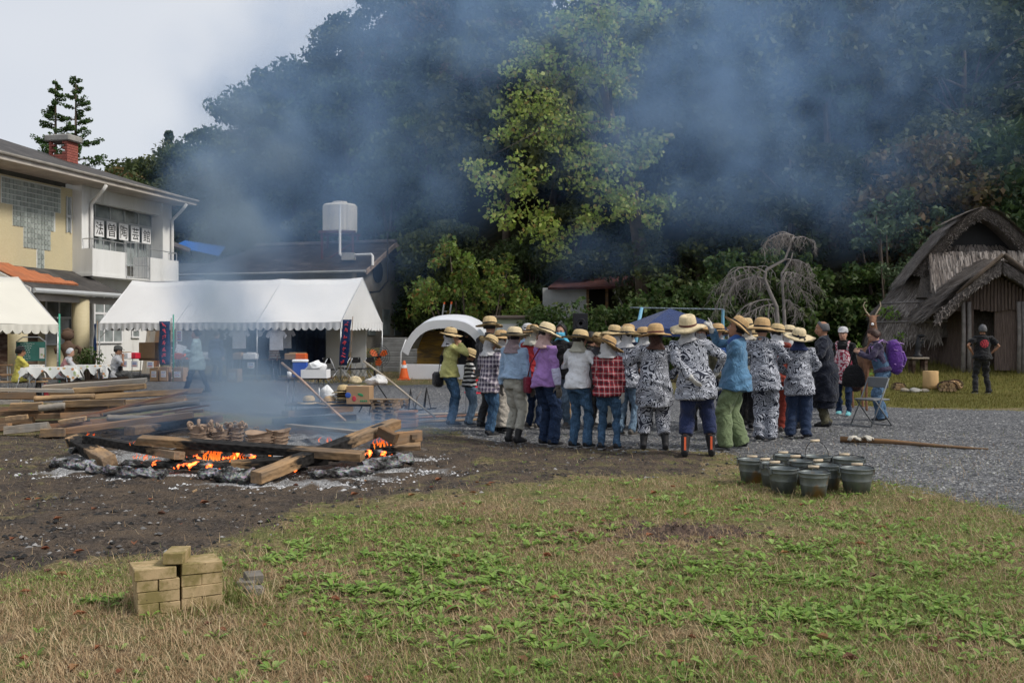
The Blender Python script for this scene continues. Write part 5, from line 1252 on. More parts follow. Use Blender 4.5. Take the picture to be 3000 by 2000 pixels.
        if collar and not scarf:MB().tube([T(.062*math.cos(a_),.062*math.sin(a_)-.006,1.452-.012*math.sin(a_))for a_ in np.linspace(0,6.283,15)],.013*s,6).build("collar",M[top],body,True)
    # ---- feet
    for i in(0,1):
        a,k,an=legs[i];g=Vector((an.x,an.y,an.z-.085*s));fy=Vector((feet[i][0]*.25 if len(feet[i])<4 else feet[i][3],1,0)).normalized();mb=MB()
        S=Matrix.Translation(g)@Vector((0,1,0)).rotation_difference(fy).to_matrix().to_4x4()@Matrix.Scale(s,4)
        pr_=[(-.065,.030,.045),(-.05,.040,.05),(0,.040,.055),(.06,.044,.045),(.12,.048,.034),(.165,.040,.027),(.185,.020,.018)]
        mb.tube([(0,yy,hh*.98)for yy,ww,hh in pr_],[(ww,hh)for yy,ww,hh in pr_],10,side=(1,0,0),power=2.8,M=S)
        up=.10 if shoe=='shoe' else(.26 if shoe=='boot' else.16)
        kdir=(k-an).normalized();mb.tube([g+Vector((0,0,.05*s)),an+Vector((0,0,.0)),an+kdir*(up-.08)*s],[.046*s,.047*s,(.052 if shoe!='boot' else.062)*s],10)
        o=mb.build("boot" if shoe=='boot' else "shoe",M[shoe_mat],body,True);pend(o,.012,2,.002)
        if shoe=='shoe':MB().tube([(0,yy,.011)for yy,ww,hh in pr_],[(ww*1.06,.011)for yy,ww,hh in pr_],10,side=(1,0,0),power=4,M=S).build("sole",M['sole'],o,True)
        if sock:MB().bx(-.012,.012,-.075,-.068,.09,.25,M=S).build("reflective_strip",M[sock],o)
    if gloves:
        for i in(0,1):
            if gloves[i]:
                a,e,w=arms[i];d=(w-e).normalized();pn=(palm[i]if palm and palm[i]else(-1 if i else 1,.3,0));mb=hand_shape(MB(),w+d*.005,d,pn,s*1.12,curl,point==i);mb.tube([w-d*.05*s,w+d*.03*s],[.043*s,.034*s],10)
                pend(mb.build("glove",M[gloves[i]],body,True),.0085,1,0)
    if scarf:
        mb=MB();c_=hc
        if scarf_len>=0:
            mb.tube([Mh@Vector((0,-.03,.05)),Mh@Vector((0,-.03,-.03)),Mh@Vector((0,-.024,-.10)),nb+Vector((0,-.012,.035))*s,nb+Vector((0,-.02,-.015-scarf_len*.4))*s,T(0,-.025,1.39-scarf_len)],[(.086*s,.088*s),(.088*s,.090*s),(.082*s,.084*s),(.086*s,.082*s),(.128*s,.104*s),(.172*s,.128*s)],24,side=(1,0,0),fold=.075)
            o=mb.build("neck_scarf",M[scarf],body,True);pend(o,.012,1,.011,None,x)
        else:
            mb.tube([nb+Vector((0,-.01,.05))*s,nb+Vector((0,0,.02))*s,T(0,.01,1.40),T(0,.05,1.33)],[(.078*s,.075*s),(.085*s,.085*s),(.13*s,.11*s),(.10*s,.09*s)],18,side=(1,0,0),fold=.07)
            o=mb.build("neckerchief",M[scarf],body,True);pend(o,.013,1,.007,None,x)
    if mask:
        S=Mh@Matrix.Scale(s,4);mb=MB().tube([(0,.03,-.13),(0,.03,-.10),(0,.02,-.05),(0,.012,-.012)],[(.05,.06),(.066,.078),(.074,.092),(.078,.096)],18,side=(1,0,0),M=S).ball((0,.108,-.03),(.02,.02,.022),8,6,M=S)
        pend(mb.build("face_mask",M[mask],body,True),.011,2,.002)
    if hair:hair_cap(body,Mh,s,hair,**(hairkw or{}))
    if hatkw:hat(body,Mh,s,**hatkw)
    body["_s"]=s
    return dict(o=body,s=s,arms=arms,legs=legs,hc=hc,nb=nb,Mh=Mh,T=T,M=Matrix.Translation((x,y,z))@rd,face=face)
def finish_pending():
    for o,vx,sm_,wr,af,sd in PENDING:
        md=o.modifiers.new("skin",'REMESH');md.mode='VOXEL';md.voxel_size=vx
        if sm_:m2=o.modifiers.new("soft",'SMOOTH');m2.iterations=sm_;m2.factor=.5
    bpy.context.view_layer.update();dg=bpy.context.evaluated_depsgraph_get()
    done=[(o,bpy.data.meshes.new_from_object(o.evaluated_get(dg)),wr,af,sd)for o,vx,sm_,wr,af,sd in PENDING]
    for o,me,wr,af,sd in done:
        mats=[m for m in o.data.materials];old=o.data;o.modifiers.clear();o.data=me;bpy.data.meshes.remove(old)
        me.materials.clear()
        for m in mats:me.materials.append(m)
        if wr:
            n=len(me.vertices);co=np.empty(n*3,np.float32);me.vertices.foreach_get("co",co);co=co.reshape(-1,3);no=np.empty(n*3,np.float32);me.vertices.foreach_get("normal",no);no=no.reshape(-1,3)
            x_,y_,z_=co.T;a=np.sin(9*x_+17*z_+3*np.sin(7*y_+5*z_+sd)+sd)*np.sin(8*y_-11*z_+2*np.sin(9*x_+sd));b=np.sin(31*z_+12*x_+4*np.sin(11*y_+9*z_)+sd*2)
            c_=np.sin(26*x_-19*z_+5*np.sin(13*z_+6*y_+sd))*np.sin(23*y_+15*z_+sd);co+=no*(wr*(a*.7+b*.32+c_*.3))[:,None];me.vertices.foreach_set("co",co.ravel());me.update()
        me.polygons.foreach_set("use_smooth",np.ones(len(me.polygons),bool))
        if af:af(me)

# fabrics
for k_,c_ in dict(t_white=(.66,.67,.70),yellow_jacket=(.44,.43,.16),lightblue=(.30,.42,.58),khaki=(.36,.35,.30),purple=(.34,.19,.46),lilac=(.50,.50,.66),navy=(.022,.032,.085),navy_w=(.020,.035,.075),black_t=(.013,.013,.015),red_sh=(.34,.03,.035),redbrown=(.25,.045,.03),bluework=(.09,.20,.33),green_tr=(.17,.22,.115),beige_sk=(.50,.46,.40),olive=(.085,.08,.05),robe=(.012,.015,.026),mint=(.52,.66,.66),hoodie=(.025,.04,.10),polo=(.55,.48,.10),cream=(.62,.60,.54),dark_tr=(.022,.022,.024),plum=(.055,.045,.085),greypants=(.10,.10,.095),pinkvest=(.42,.20,.20),white_s=(.50,.50,.51),mauve=(.26,.20,.22),pinksc=(.55,.38,.36),creamsc=(.42,.41,.35),lightgrey=(.40,.40,.42),cyan=(.10,.42,.62),indigo=(.04,.10,.30),brownsc=(.05,.025,.02),glove_grey=(.115,.105,.095),glove_white=(.58,.57,.54),darkpat=(.05,.05,.055),maroon=(.16,.012,.03),pursky=(.10,.035,.22),strap=(.42,.25,.55)).items():M[k_]=fabric(k_,c_)
M['denim']=denim('denim',(.055,.11,.19));M['denim_dark']=denim('denim_dark',(.02,.035,.075));M['denim_pale']=denim('denim_pale',(.17,.25,.34),1.4);M['overall']=denim('overall_denim',(.10,.17,.27),1.5)
for i in range(4):M['swirl%d'%i]=swirl('swirl_print_%d'%i,3.1*i+1)
M['plaid_red']=plaid('red_plaid',(.36,.035,.045),(.04,.02,.03),(.5,.42,.42));M['plaid_navy']=plaid('navy_plaid',(.30,.26,.30),(.03,.025,.06),(.65,.6,.62),16,15)
M['bw_stripe']=stripes('black_white_stripes',(.7,.7,.7),(.02,.02,.025),15,.5);M['grey_stripe']=stripes('grey_stripes',(.35,.37,.36),(.10,.11,.11),13,.5);M['tan_stripe']=stripes('white_tan_stripes',(.62,.58,.54),(.45,.30,.25),12,.6)
t=NT('floral_apron');v_=t.coord();t.set(color=t.mix(t.ramp(t.noise(v_,30,2),[(.48,0.0),(.53,1.0)]),(.28,.02,.05),(.55,.45,.47)),rough=.9);M['apron']=t.mat
M['sole']=plain('pale_sole',(.22,.22,.22),.7,.05,5,0);M['orange_refl']=plain('orange_strip',(.9,.16,.06),.5,.03,5,0);M['teal_shoe']=plain('teal_shoe',(.15,.42,.45),.7,.1,8,.1);M['grey_shoe']=plain('grey_shoe',(.10,.09,.08),.7,.1,8,.1);M['shoe_black']=plain('black_shoe',(.018,.018,.02),.55,.1,8,.1)

S2=3000/2352
def at2(x2,y2):
    """ground place from coordinates in the 2352-wide view of the photo"""
    p=on_ground(x2*S2,y2*S2);return p.x,p.y
def who(label,x2,y2,face,**kw):
    x,y=at2(x2,y2);return person(label,x,y,face,**kw)
HK=dict
PPL={}
gC="people gathered by the fire"
# heading: 0 = back to camera, -90 = facing right
PPL['yellow']=who("person in yellow-green jacket and straw hat raising both hands to the face",1033,977,-70,H_=1.56,hands=[(-.08,.15,1.40),(.08,.16,1.42)],elbow=[(-1,.3,-1),(1,.3,-1)],top='yellow_jacket',hem=.84,bottom='denim',hatkw=HK(R_=.185,mat='straw',tilt=-.12),scarf='lightgrey',shoe_mat='shoe_black',group=gC)
PPL['kid']=who("child in black and white striped shirt and big straw hat",1079,976,-75,H_=1.22,top='bw_stripe',hem=.86,bottom='denim_pale',leg=1.15,hands=[(-.12,.22,1.10),(.13,.24,1.12)],elbow=[(-1,-.3,-.6),(1,-.3,-.6)],hatkw=HK(R_=.25,rc=.12,h=.14,tilt=-.1),head=(-15,-12),shoe_mat='shoe_black',face_on=True,group=gC)
PPL['tall']=who("tall person in dark patterned shirt behind the plaid shirt on the left",1122,984,-35,H_=1.74,top='darkpat',bottom='dark_tr',hatkw=HK(R_=.19,rc=.10,h=.125,mat='straw',tilt=-.08),hair='hair_black',shoe_mat='shoe_black',group=gC)
PPL['plaidn']=who("person in navy and white plaid shirt, blue jeans and black sneakers",1123,1001,-50,H_=1.46,top='plaid_navy',hem=.74,bottom='denim',leg=.92,hatkw=HK(R_=.205,rc=.105,tilt=-.25),head=(-10,-15),scarf='white_s',scarf_len=.03,hands=[(-.2,.2,.95),(.17,.22,.98)],shoe_mat='shoe_black',group=gC)
PPL['skirt']=who("person in white shirt and long pale skirt half hidden by the light blue shirt",1151,993,-40,H_=1.52,top='white_s',bottom='dark_tr',skirt=(.10,'beige_sk',.95),hatkw=HK(R_=.2,mat='straw_tan',tilt=-.1),scarf='white_s',shoe_mat='shoe_black',group=gC)
PPL['lblue']=who("person in light blue shirt, grey cargo trousers and black boots",1180,1016,-45,H_=1.58,top='lightblue',hem=.93,fit=1.05,bottom='khaki',leg=1.18,hatkw=HK(R_=.215,rc=.105,h=.12,mat='straw_pale',tilt=-.05),scarf='mauve',scarf_len=.06,gloves=['glove_grey']*2,shoe='boot',shoe_mat='rubber',tend=.20,group=gC)
PPL['redb']=who("person in red shirt and brown hat behind the purple jacket",1222,985,-40,H_=1.62,top='red_sh',hem=.72,bottom='denim_dark',hatkw=HK(R_=.19,mat='straw_tan',tilt=-.1),scarf='creamsc',shoe_mat='grey_shoe',group=gC)
PPL['goggle']=who("person with white head cloth and goggles facing the camera",1210,978,175,H_=1.66,top='lightblue',bottom='khaki',hair=None,face_on=True,group=gC)
PPL['purple']=who("person in purple jacket with lilac sleeve covers and navy trousers",1252,1023,-55,H_=1.64,top='purple',hem=.82,cuff='lilac',bottom='denim_dark',leg=1.22,hatkw=HK(R_=.225,rc=.105,h=.12,mat='straw_pale',tilt=-.2,roll=.05),head=(0,-8),scarf='pinksc',gloves=['glove_grey']*2,shoe_mat='shoe_black',group=gC)
PPL['cyan']=who("person in black shirt with sky-blue scarf over the mouth",1290,980,160,H_=1.66,top='black_t',bottom='denim_pale',hair='hair_black',hairkw=HK(long=.07,shag=.012),scarf='cyan',mask='cyan',face_on=True,shoe_mat='grey_shoe',group=gC)
PPL['whitesh']=who("person in white shirt and blue jeans with wide ribboned straw hat",1326,1028,-40,H_=1.53,top='t_white',hem=.86,bottom='denim',hands=[(-.14,.2,1.28),(.15,.25,1.02)],elbow=[(-1,-.4,-.7),(1,-.5,-.4)],hatkw=HK(R_=.235,rc=.105,mat='straw',tilt=-.12,bow=True,roll=-.05),head=(-15,-6),scarf='creamsc',shoe_mat='shoe_black',lean=(0,.04),group=gC)
PPL['redpl']=who("person in red plaid shirt and blue jeans with pale work gloves",1395,1032,-20,H_=1.46,top='plaid_red',hem=.80,bottom='denim',leg=.95,hatkw=HK(R_=.24,rc=.105,mat='straw_tan',tilt=-.22,roll=.18,z=.03),head=(-20,-14),scarf='white_s',gloves=['glove_white']*2,hands=[(-.2,.14,.84),(.22,.06,.80)],shoe_mat='shoe_black',group=gC)
PPL['sw_jeans']=who("person in swirl-print shirt and pale jeans behind the red plaid shirt",1440,1000,-35,H_=1.57,top='swirl0',hem=.76,bottom='denim_pale',hatkw=HK(R_=.215,rc=.105,mat='straw',tilt=-.12,bow=True),scarf='white_s',hands=[(-.12,.2,1.1),(.14,.24,1.05)],shoe_mat='grey_shoe',group=gC)
PPL['sw_suit']=who("person in matching swirl-print tunic and cropped swirl trousers with tan hat",1503,1033,-5,H_=1.58,top='swirl1',hem=.60,fit=1.16,bottom='swirl2',leg=1.5,hands=[(-.17,.16,1.30),(.22,.12,.98)],elbow=[(-1,-.2,-.8),(1,-.6,-.2)],hatkw=HK(R_=.205,rc=.105,h=.135,mat='straw_tan',tilt=-.04,band='band_red'),scarf='brownsc',shoe='boot',shoe_mat='rubber',tend=.22,group=gC,feet=[(-.15,0),(.15,-.02)])
PPL['sw_navy']=who("person in swirl-print shirt and navy trousers with orange-striped black boots",1600,1049,-10,H_=1.70,lean=(-.12,.05),top='swirl3',hem=.70,fit=1.12,bottom='navy',leg=1.35,hands=[(-.08,-.20,.98),(.24,.14,1.02)],elbow=[(-1,-.7,0),(1,-.4,-.3)],hatkw=HK(R_=.20,rc=.10,h=.13,mat='straw_pale',tilt=.20,band='band_red',dent=True),scarf='lightgrey',gloves=['glove_white','glove_white'],shoe='boot',shoe_mat='rubber',sock='orange_refl',tend=.27,feet=[(-.14,-.05),(.18,.08)],group=gC)
PPL['maskp']=who("masked person in olive jacket behind the orange-striped boots",1612,992,160,H_=1.62,top='olive',hem=.6,bottom='dark_tr',mask='lightgrey',hatkw=HK(R_=.21,rc=.105,mat='straw_tan',tilt=.12),scarf='lightgrey',face_on=True,gloves=['glove_grey']*2,group=gC)
PPL['bluedark']=who("person in blue shirt and dark trousers left of the pointing man",1650,990,150,H_=1.64,top='indigo',bottom='navy',hatkw=HK(R_=.19,rc=.10,mat='straw_tan',tilt=.1),scarf='lightgrey',hands=[(-.2,.2,1.0),(.2,.2,1.0)],shoe_mat='grey_shoe',group=gC)
PPL['blue']=who("older man in blue work smock and green trousers pointing upward",1688,1030,78,H_=1.68,top='bluework',hem=.76,fit=1.18,bottom='green_tr',leg=1.5,hands=[(-.12,.08,.82),(.07,.30,1.56)],elbow=[(-.6,-1,-.2),(1,.3,-1)],head=(0,20),hatkw=HK(R_=.19,rc=.10,h=.11,mat='straw_tan',tilt=.34,z=.075),scarf='indigo',scarf_len=-1,skin='skin_tan',hair='hair_black',gloves=['glove_white','glove_white'],point=1,palm=[None,(0,.6,.3)],shoe='shoe',shoe_mat='shoe_black',face_on=True,feet=[(-.10,.12),(.11,-.1)],lean=(0,-.03),group=gC)
PPL['sw_full']=who("person in full swirl-print suit behind the blue smock",1756,1013,-25,H_=1.68,top='swirl0',hem=.72,fit=1.1,bottom='swirl3',leg=1.3,hatkw=HK(R_=.215,rc=.105,h=.14,mat='straw_tan',tilt=-.05),hands=[(-.14,.22,1.12),(.16,.22,1.1)],shoe_mat='shoe_black',feet=[(-.08,0),(.09,.02)],lean=(-.03,.04),group=gC)
PPL['redover']=who("person in rust-red overalls behind the swirl-print suit",1783,992,-40,H_=1.62,top='redbrown',bottom='redbrown',leg=1.3,hatkw=HK(R_=.19,mat='straw',tilt=-.1),scarf='t_white',shoe_mat='grey_shoe',group=gC)
PPL['cream']=who("person in cream knit top and dark trousers behind the ribboned hat",1812,987,-30,H_=1.60,top='cream',bottom='dark_tr',hatkw=HK(R_=.19,mat='straw_pale',tilt=-.1),hands=[(-.1,.25,1.2),(.1,.25,1.2)],scarf='white_s',shoe_mat='shoe_black',group=gC)
PPL['sw_wide']=who("person in swirl-print jacket and wide navy trousers with tilted ribboned hat",1836,1006,-15,H_=1.56,top='swirl2',hem=.68,fit=1.1,bottom='navy_w',leg=1.45,hatkw=HK(R_=.225,rc=.10,h=.125,mat='straw_pale',tilt=.22,roll=.15,bow=True),scarf='navy',hands=[(-.2,.22,1.0),(.12,.22,1.05)],cuff=None,shoe_mat='shoe_black',group=gC)
PPL['robe']=who("balding man in a long black robe looking left",1893,979,72,H_=1.68,top='robe',hem=.40,fit=1.22,bottom='olive',leg=1.1,skirt=(.30,'robe',1.05),hair='hair_grey',hairkw=HK(bald=True),skin='skin_tan',head=(0,-4),face_on=True,hands=[(-.15,.24,1.1),(.15,.24,1.1)],shoe_mat='shoe_black',shoe='boot',group=gC)
PPL['cap']=who("woman in white cap and red floral apron walking with teal sneakers",1938,953,150,H_=1.60,top='black_t',hem=.80,bottom='denim_dark',leg=.92,feet=[(-.14,.22,.0),(.10,-.12)],hands=[(-.24,.05,.80),(.24,.02,.8)],hair='hair_black',face_on=True,shoe_mat='teal_shoe',group="people standing by the hut")
PPL['pack']=who("woman in denim overalls bending her head over an open black bag",2028,967,82,H_=1.60,lean=(0,.12),top='plum',hem=.9,fit=1.02,bottom='overall',leg=1.25,sleeve=1.0,hands=[(-.05,.42,1.24),(.12,.40,1.26)],elbow=[(-.8,-.2,-1),(.8,-.2,-1)],head=(0,-38),hair='hair_brown',hairkw=HK(long=.06,shag=.03),face_on=True,shoe_mat='shoe_black',group="people standing by the hut")
PPL['tee']=who("man in black T-shirt with red round emblem, hands on hips before the hut",2256,904,-4,H_=1.72,top='black_t',sleeve=.75,hem=.86,fit=1.1,bottom='dark_tr',leg=1.05,hands=[(-.22,.02,1.0),(.22,.02,1.0)],elbow=[(-1,-.35,0),(1,-.35,0)],hair='hair_grey',skin='skin_tan',shoe_mat='shoe_black',feet=[(-.16,.0),(.16,.0)],group="people standing by the hut")
# hats glimpsed between the front row
for lb,a,b,fc_,h_,tp,bt,hm,sc_ in[("person in dark bright-patterned shirt behind the white shirt",1375,985,165,1.52,'darkpat','dark_tr','straw',None),("person with white scarf and wide hat behind the red plaid shirt",1411,984,10,1.62,'grey_stripe','khaki','straw','white_s'),("person in navy shirt under a small straw hat behind the swirl-print shirt",1446,980,150,1.62,'navy','dark_tr','straw_tan','white_s'),("person under a tan hat half hidden left of the red-banded hat",1478,986,0,1.58,'black_t','dark_tr','straw_tan','white_s'),("person under a high straw hat directly behind the pointing man",1712,985,-20,1.72,'khaki','dark_tr','straw','beige_sk'),("person under a straw hat between the blue smock and the swirl suit",1728,980,-10,1.58,'beige_sk','dark_tr','straw','creamsc'),("bare-headed woman behind the white shirt's hat",1356,978,-70,1.52,'black_t','dark_tr',None,None)]:
    PPL[lb]=who(lb,a,b,fc_,H_=h_,top=tp,bottom=bt,hatkw=HK(R_=.20,rc=.10,mat=hm,tilt=.05)if hm else None,scarf=sc_,vox=.022,face_on=hm is None,hairkw=HK(long=.05)if hm is None else None,shoe_mat='shoe_black',group=gC)
# left side, under and near the tents
def far(label,px,py,Y,face,**kw):
    p=P(px,1000,Y);kw.setdefault('vox',.022);return person(label,p.x,Y,face,**kw)
gT="people by the tents"
SIT=dict(hip=.50)
PPL['yel']=far("seated man in yellow polo shirt and dark hat with folded arms",58,0,24.0,-55,H_=1.66,hip=.42,top='polo',sleeve=.8,hem=.86,bottom='greypants',leg=1.1,feet=[(-.12,.42),(.12,.45)],hands=[(.06,.26,1.05),(-.02,.28,1.10)],elbow=[(-1,.2,-.5),(1,.2,-.5)],hatkw=None,skin='skin_tan',face_on=True,shoe_mat='shoe_black',group=gT)
PPL['wht']=far("white-haired seated woman in pink vest leaning on the table",183,0,25.5,-60,H_=1.56,hip=.42,lean=(0,.18),top='white_s',hem=.88,bottom='greypants',feet=[(-.12,.42),(.12,.45)],hands=[(-.08,.42,1.02),(.12,.40,1.10)],elbow=[(-1,.3,-.6),(1,.3,-.6)],head=(-10,-14),hair='hair_white',face_on=True,group=gT)
PPL['capm']=far("seated man in white T-shirt and grey cap resting chin on hand",331,0,26.0,-75,H_=1.66,hip=.42,lean=(0,.10),top='white_s',sleeve=.8,hem=.86,bottom='greypants',feet=[(-.12,.40),(.12,.30)],hands=[(.05,.22,1.08),(.10,.26,1.38)],elbow=[(-.6,.4,-1),(.6,.5,-1)],head=(-10,-6),skin='skin_tan',face_on=True,shoe_mat='shoe_black',group=gT)
PPL['mint']=far("woman in pale mint shirt walking past the stall with papers",577,0,25.0,98,H_=1.62,top='mint',hem=.64,fit=1.15,bottom='denim_dark',leg=1.0,feet=[(-.09,.28),(.09,-.30)],hands=[(-.1,.30,1.14),(.1,.30,.98)],elbow=[(-.5,-1,-.5),(.5,-1,-.5)],hair='hair_black',hairkw=HK(bun=True),face_on=True,shoe_mat='shoe_black',group=gT)
PPL['hood']=far("person in navy hooded top looking at the stall goods",631,0,31.0,-20,H_=1.62,top='hoodie',hem=.82,fit=1.12,bottom='navy',leg=1.0,head=(-20,-18),hair='hair_black',lean=(0,.06),shoe_mat='sole',group=gT)
PPL['stall']=far("stallholder in white and tan striped shirt behind the smoke",805,0,33.0,140,H_=1.52,top='tan_stripe',bottom='dark_tr',hair='hair_black',face_on=True,group=gT)
PPL['dome']=far("grey-haired person in dark clothes inside the white shelter",1366,0,35.5,-60,H_=1.62,top='black_t',bottom='dark_tr',hair='hair_grey',face_on=True,group=gT)

# ---- small worn parts
def wear(p,name,mb,mat,smooth=True):return mb.build(name,M[mat],p['o'],smooth)
def cap_on(p,mat,brim=True):
    S=p['Mh']@Matrix.Translation((0,-.005,.035))@Matrix.Scale(p['s'],4)
    c=MB().lathe([(.092,-.01),(.096,.01),(.092,.05),(.070,.082),(.03,.096),(.005,.098)],20,M=S@Matrix.Diagonal((1.0,1.2,1.12,1))).build("cap",M[mat],p['o'],True)
    MB().tube([(0,.07,.012),(0,.13,.008),(0,.175,-.004)],[(.08,.006),(.072,.006),(.035,.005)],12,side=(1,0,0),M=S).build("visor",M[mat],c,True)
cap_on(PPL['cap'],'white_s');cap_on(PPL['capm'],'greypants')
p=PPL['goggle'];cap_on(p,'white_s');S=p['Mh']@Matrix.Scale(p['s'],4)
wear(p,"goggles",MB().tube([(-.05,.085,.06),(0,.10,.062),(.05,.085,.06)],[(.02,.014)]*3,8,M=S).tube([(.08*math.cos(a),.1*math.sin(a),.06)for a in np.linspace(0,6.28,20)],.006,5,M=S),'black')
p=PPL['yel'];S=p['Mh']@Matrix.Translation((0,0,.05))@Matrix.Scale(p['s'],4)
wear(p,"hat",MB().lathe([(.135,-.008),(.10,.0),(.092,.02),(.088,.07),(.06,.085),(.005,.075)],24,M=S),'dark_tr')
wear(PPL['blue'],"moustache",MB().tube([(-.03,.093,-.056),(0,.104,-.05),(.03,.093,-.056)],[.006,.010,.006],6,M=PPL['blue']['Mh']),'hair_white')
# apron, overall bib, pink vest, emblem
p=PPL['cap'];T_=p['T']
o=MB().tube([T_(0,.035,.62),T_(0,.035,.85),T_(0,.03,1.0),T_(0,.03,1.2),T_(0,.03,1.27)],[(.20,.15),(.195,.14),(.185,.128),(.13,.115),(.12,.105)],18,side=(1,0,0)).build("apron",M['apron'],p['o'],True);pend(o,.016,2,.006)
for k in(-1,1):wear(p,"apron_strap",MB().tube([T_(k*.10,.12,1.25),T_(k*.115,.07,1.41),T_(k*.11,-.03,1.435),T_(k*.08,-.12,1.25)],[(.018,.006)]*4,6),'apron')
p=PPL['pack'];T_=p['T']
o=MB().tube([T_(0,.0,.93),T_(0,.0,1.02),T_(0,.012,1.16),T_(0,.02,1.25)],[(.19,.14),(.186,.134),(.15,.128),(.13,.115)],18,side=(1,0,0)).build("overall_bib",M['overall'],p['o'],True);pend(o,.016,2,.004)
p=PPL['wht'];T_=p['T'];o=MB().tube([T_(0,0,.9),T_(0,0,1.05),T_(0,0,1.2),T_(0,0,1.34),T_(0,0,1.40)],[(.20,.145),(.195,.14),(.20,.138),(.175,.115),(.12,.09)],18,side=(1,0,0)).build("vest",M['pinkvest'],p['o'],True);pend(o,.02,2,.004)
p=PPL['tee'];T_=p['T'];em=MB()
for r0_,r1_ in((.088,.098),(.06,.068)):em.add([T_(r_*math.cos(a),-.150-.004*(q==0)+.022*(r_*math.cos(a)/.1)**2,1.24+r_*math.sin(a))for q,r_ in enumerate((r0_,r1_))for a in np.linspace(0,2*math.pi,25)[:-1]],[(i,(i+1)%24,24+(i+1)%24,24+i)for i in range(24)])
for k in range(5):
    a0,a1=k*2*math.pi/5+.3,(k+2)*2*math.pi/5+.3;pa=Vector((.064*math.cos(a0),0,.064*math.sin(a0)));pb=Vector((.064*math.cos(a1),0,.064*math.sin(a1)));nn=(pb-pa).normalized().cross(Vector((0,1,0)))*.007
    em.add([T_(q.x,-.152+.022*(q.x/.1)**2,1.24+q.z)for q in(pa-nn,pb-nn,pb+nn,pa+nn)],[(0,1,2,3)])
for k in range(8):
    a0=k*math.pi/4;em.add([T_(r_*math.cos(a),-.1515+.022*(r_*math.cos(a)/.1)**2,1.24+r_*math.sin(a))for r_,a in((.068,a0),(.088,a0+.1),(.088,a0+.35),(.068,a0+.3))],[(0,1,2,3)])
wear(p,"red_emblem",em,'red_print',False)

# ------------------------------------------------------------------ tents
def event_tent(name,label,F0,u,L,W,ze,zr,bays,mat,gable_ends=(True,True),scal=.26,poles=True,group=None):
    u=Vector((u[0],u[1],0)).normalized();root=empty(name,(F0[0],F0[1],0),math.atan2(u.y,u.x),label,"tent",group)
    nx=12
    def rp(s_,f_,sag):
        """roof place: s along, f 0 front eave .. 1 ridge .. 2 back eave"""
        z=lerp(ze,zr,f_ if f_<=1 else 2-f_);return(s_,W/2*f_,z-sag)
    for b in range(bays):
        s0,s1=L*b/bays,L*(b+1)/bays;vs,fs=[],[];ny_=16
        for j in range(ny_+1):
            for i in range(nx+1):
                f_=2*j/ny_;q=i/nx;sag=.05*math.sin(math.pi*q)*(1-abs(f_-1))**.5+.035*math.sin(math.pi*min(1,(f_ if f_<=1 else 2-f_)))+.012*math.sin(9*q+5*f_+b)
                vs.append(rp(lerp(s0,s1,q),f_,sag))
        fs=[(j*(nx+1)+i,j*(nx+1)+i+1,(j+1)*(nx+1)+i+1,(j+1)*(nx+1)+i)for j in range(ny_)for i in range(nx)]
        MB().add(vs,fs).build("canopy_panel",mat,root,True)
    def valance(a,b,n,nm="valance"):
        a,b=Vector(a),Vector(b);vs,fs=[],[];k=n*8
        out=(b-a).normalized().cross(Vector((0,0,1)))
        for i in range(k+1):
            p=a.lerp(b,i/k);d=scal*(.62+.38*abs(math.sin(math.pi*i/8))**.7);w_=.012*math.sin(i*.9);vs+=[p,p+Vector((0,0,-d*.6))+out*w_,p+Vector((0,0,-d))+out*w_*2]
        for i in range(k):fs+=[(3*i,3*i+3,3*i+4,3*i+1),(3*i+1,3*i+4,3*i+5,3*i+2)]
        MB().add(vs,fs).build(nm,mat,root,True)
    valance((0,-.02,ze),(L,-.02,ze),max(6,int(L/.26)));valance((L,W+.02,ze),(0,W+.02,ze),max(6,int(L/.26)))
    for s_,on in((0,gable_ends[0]),(L,gable_ends[1])):
        if on:
            vs,fs=[],[]
            for j in range(13):
                f_=j/6;vs+=[(s_+.01,W/2*f_,ze),(s_+.01+.03*math.sin(f_*4),W/2*f_,lerp(ze,lerp(ze,zr,f_ if f_<=1 else 2-f_),.5)),(s_+.01,W/2*f_,lerp(ze,zr,f_ if f_<=1 else 2-f_))]
            for j in range(12):fs+=[(3*j,3*j+3,3*j+4,3*j+1),(3*j+1,3*j+4,3*j+5,3*j+2)]
            MB().add(vs,fs).build("gable_cloth",mat,root,True);valance((s_+.02,0,ze),(s_+.02,W,ze),13)
    for b in range(bays+1):
        s_=L*b/bays
        for y_ in(.03,W-.03):
            MB().tube([(s_,y_,0),(s_,y_,ze)],.024,8).build("pole",M['steel'],root,True)
            if b<bays:MB().tube([(s_+.02,y_,ze-.5),(s_+.5,y_,ze-.03)],.012,6).build("brace",M['steel'],root)
        MB().tube([(s_,0,ze-.02),(s_,W/2,zr-.04),(s_,W,ze-.02)],.02,6).build("rafter",M['steel'],root)
    for y_,z_ in((.03,ze-.03),(W/2,zr-.05),(W-.03,ze-.03)):MB().tube([(0,y_,z_),(L,y_,z_)],.02,6).build("beam",M['steel'],root)
    return root
TU,TV=Vector((.9735,-.2285,0)),Vector((.2285,.9735,0));TF=Vector((-13.98,33.5,0))
event_tent("event_tent","long white ridge tent with scalloped edge sheltering the market stall",TF,TU,8.75,3.75,1.90,3.43,3,M['tent'])
u2=Vector((.5,.866,0));v2=Vector((-.866,.5,0));C2=Vector((-12.28,26.8,0))
event_tent("event_tent","cream ridge tent cut off by the left edge above the seated people",C2-u2*5.4,u2,5.4,3.55,1.77,3.12,2,M['tent_cream'],group=None)
def tp(a,d,z=0):return TF+TU*a+TV*d+Vector((0,0,z))
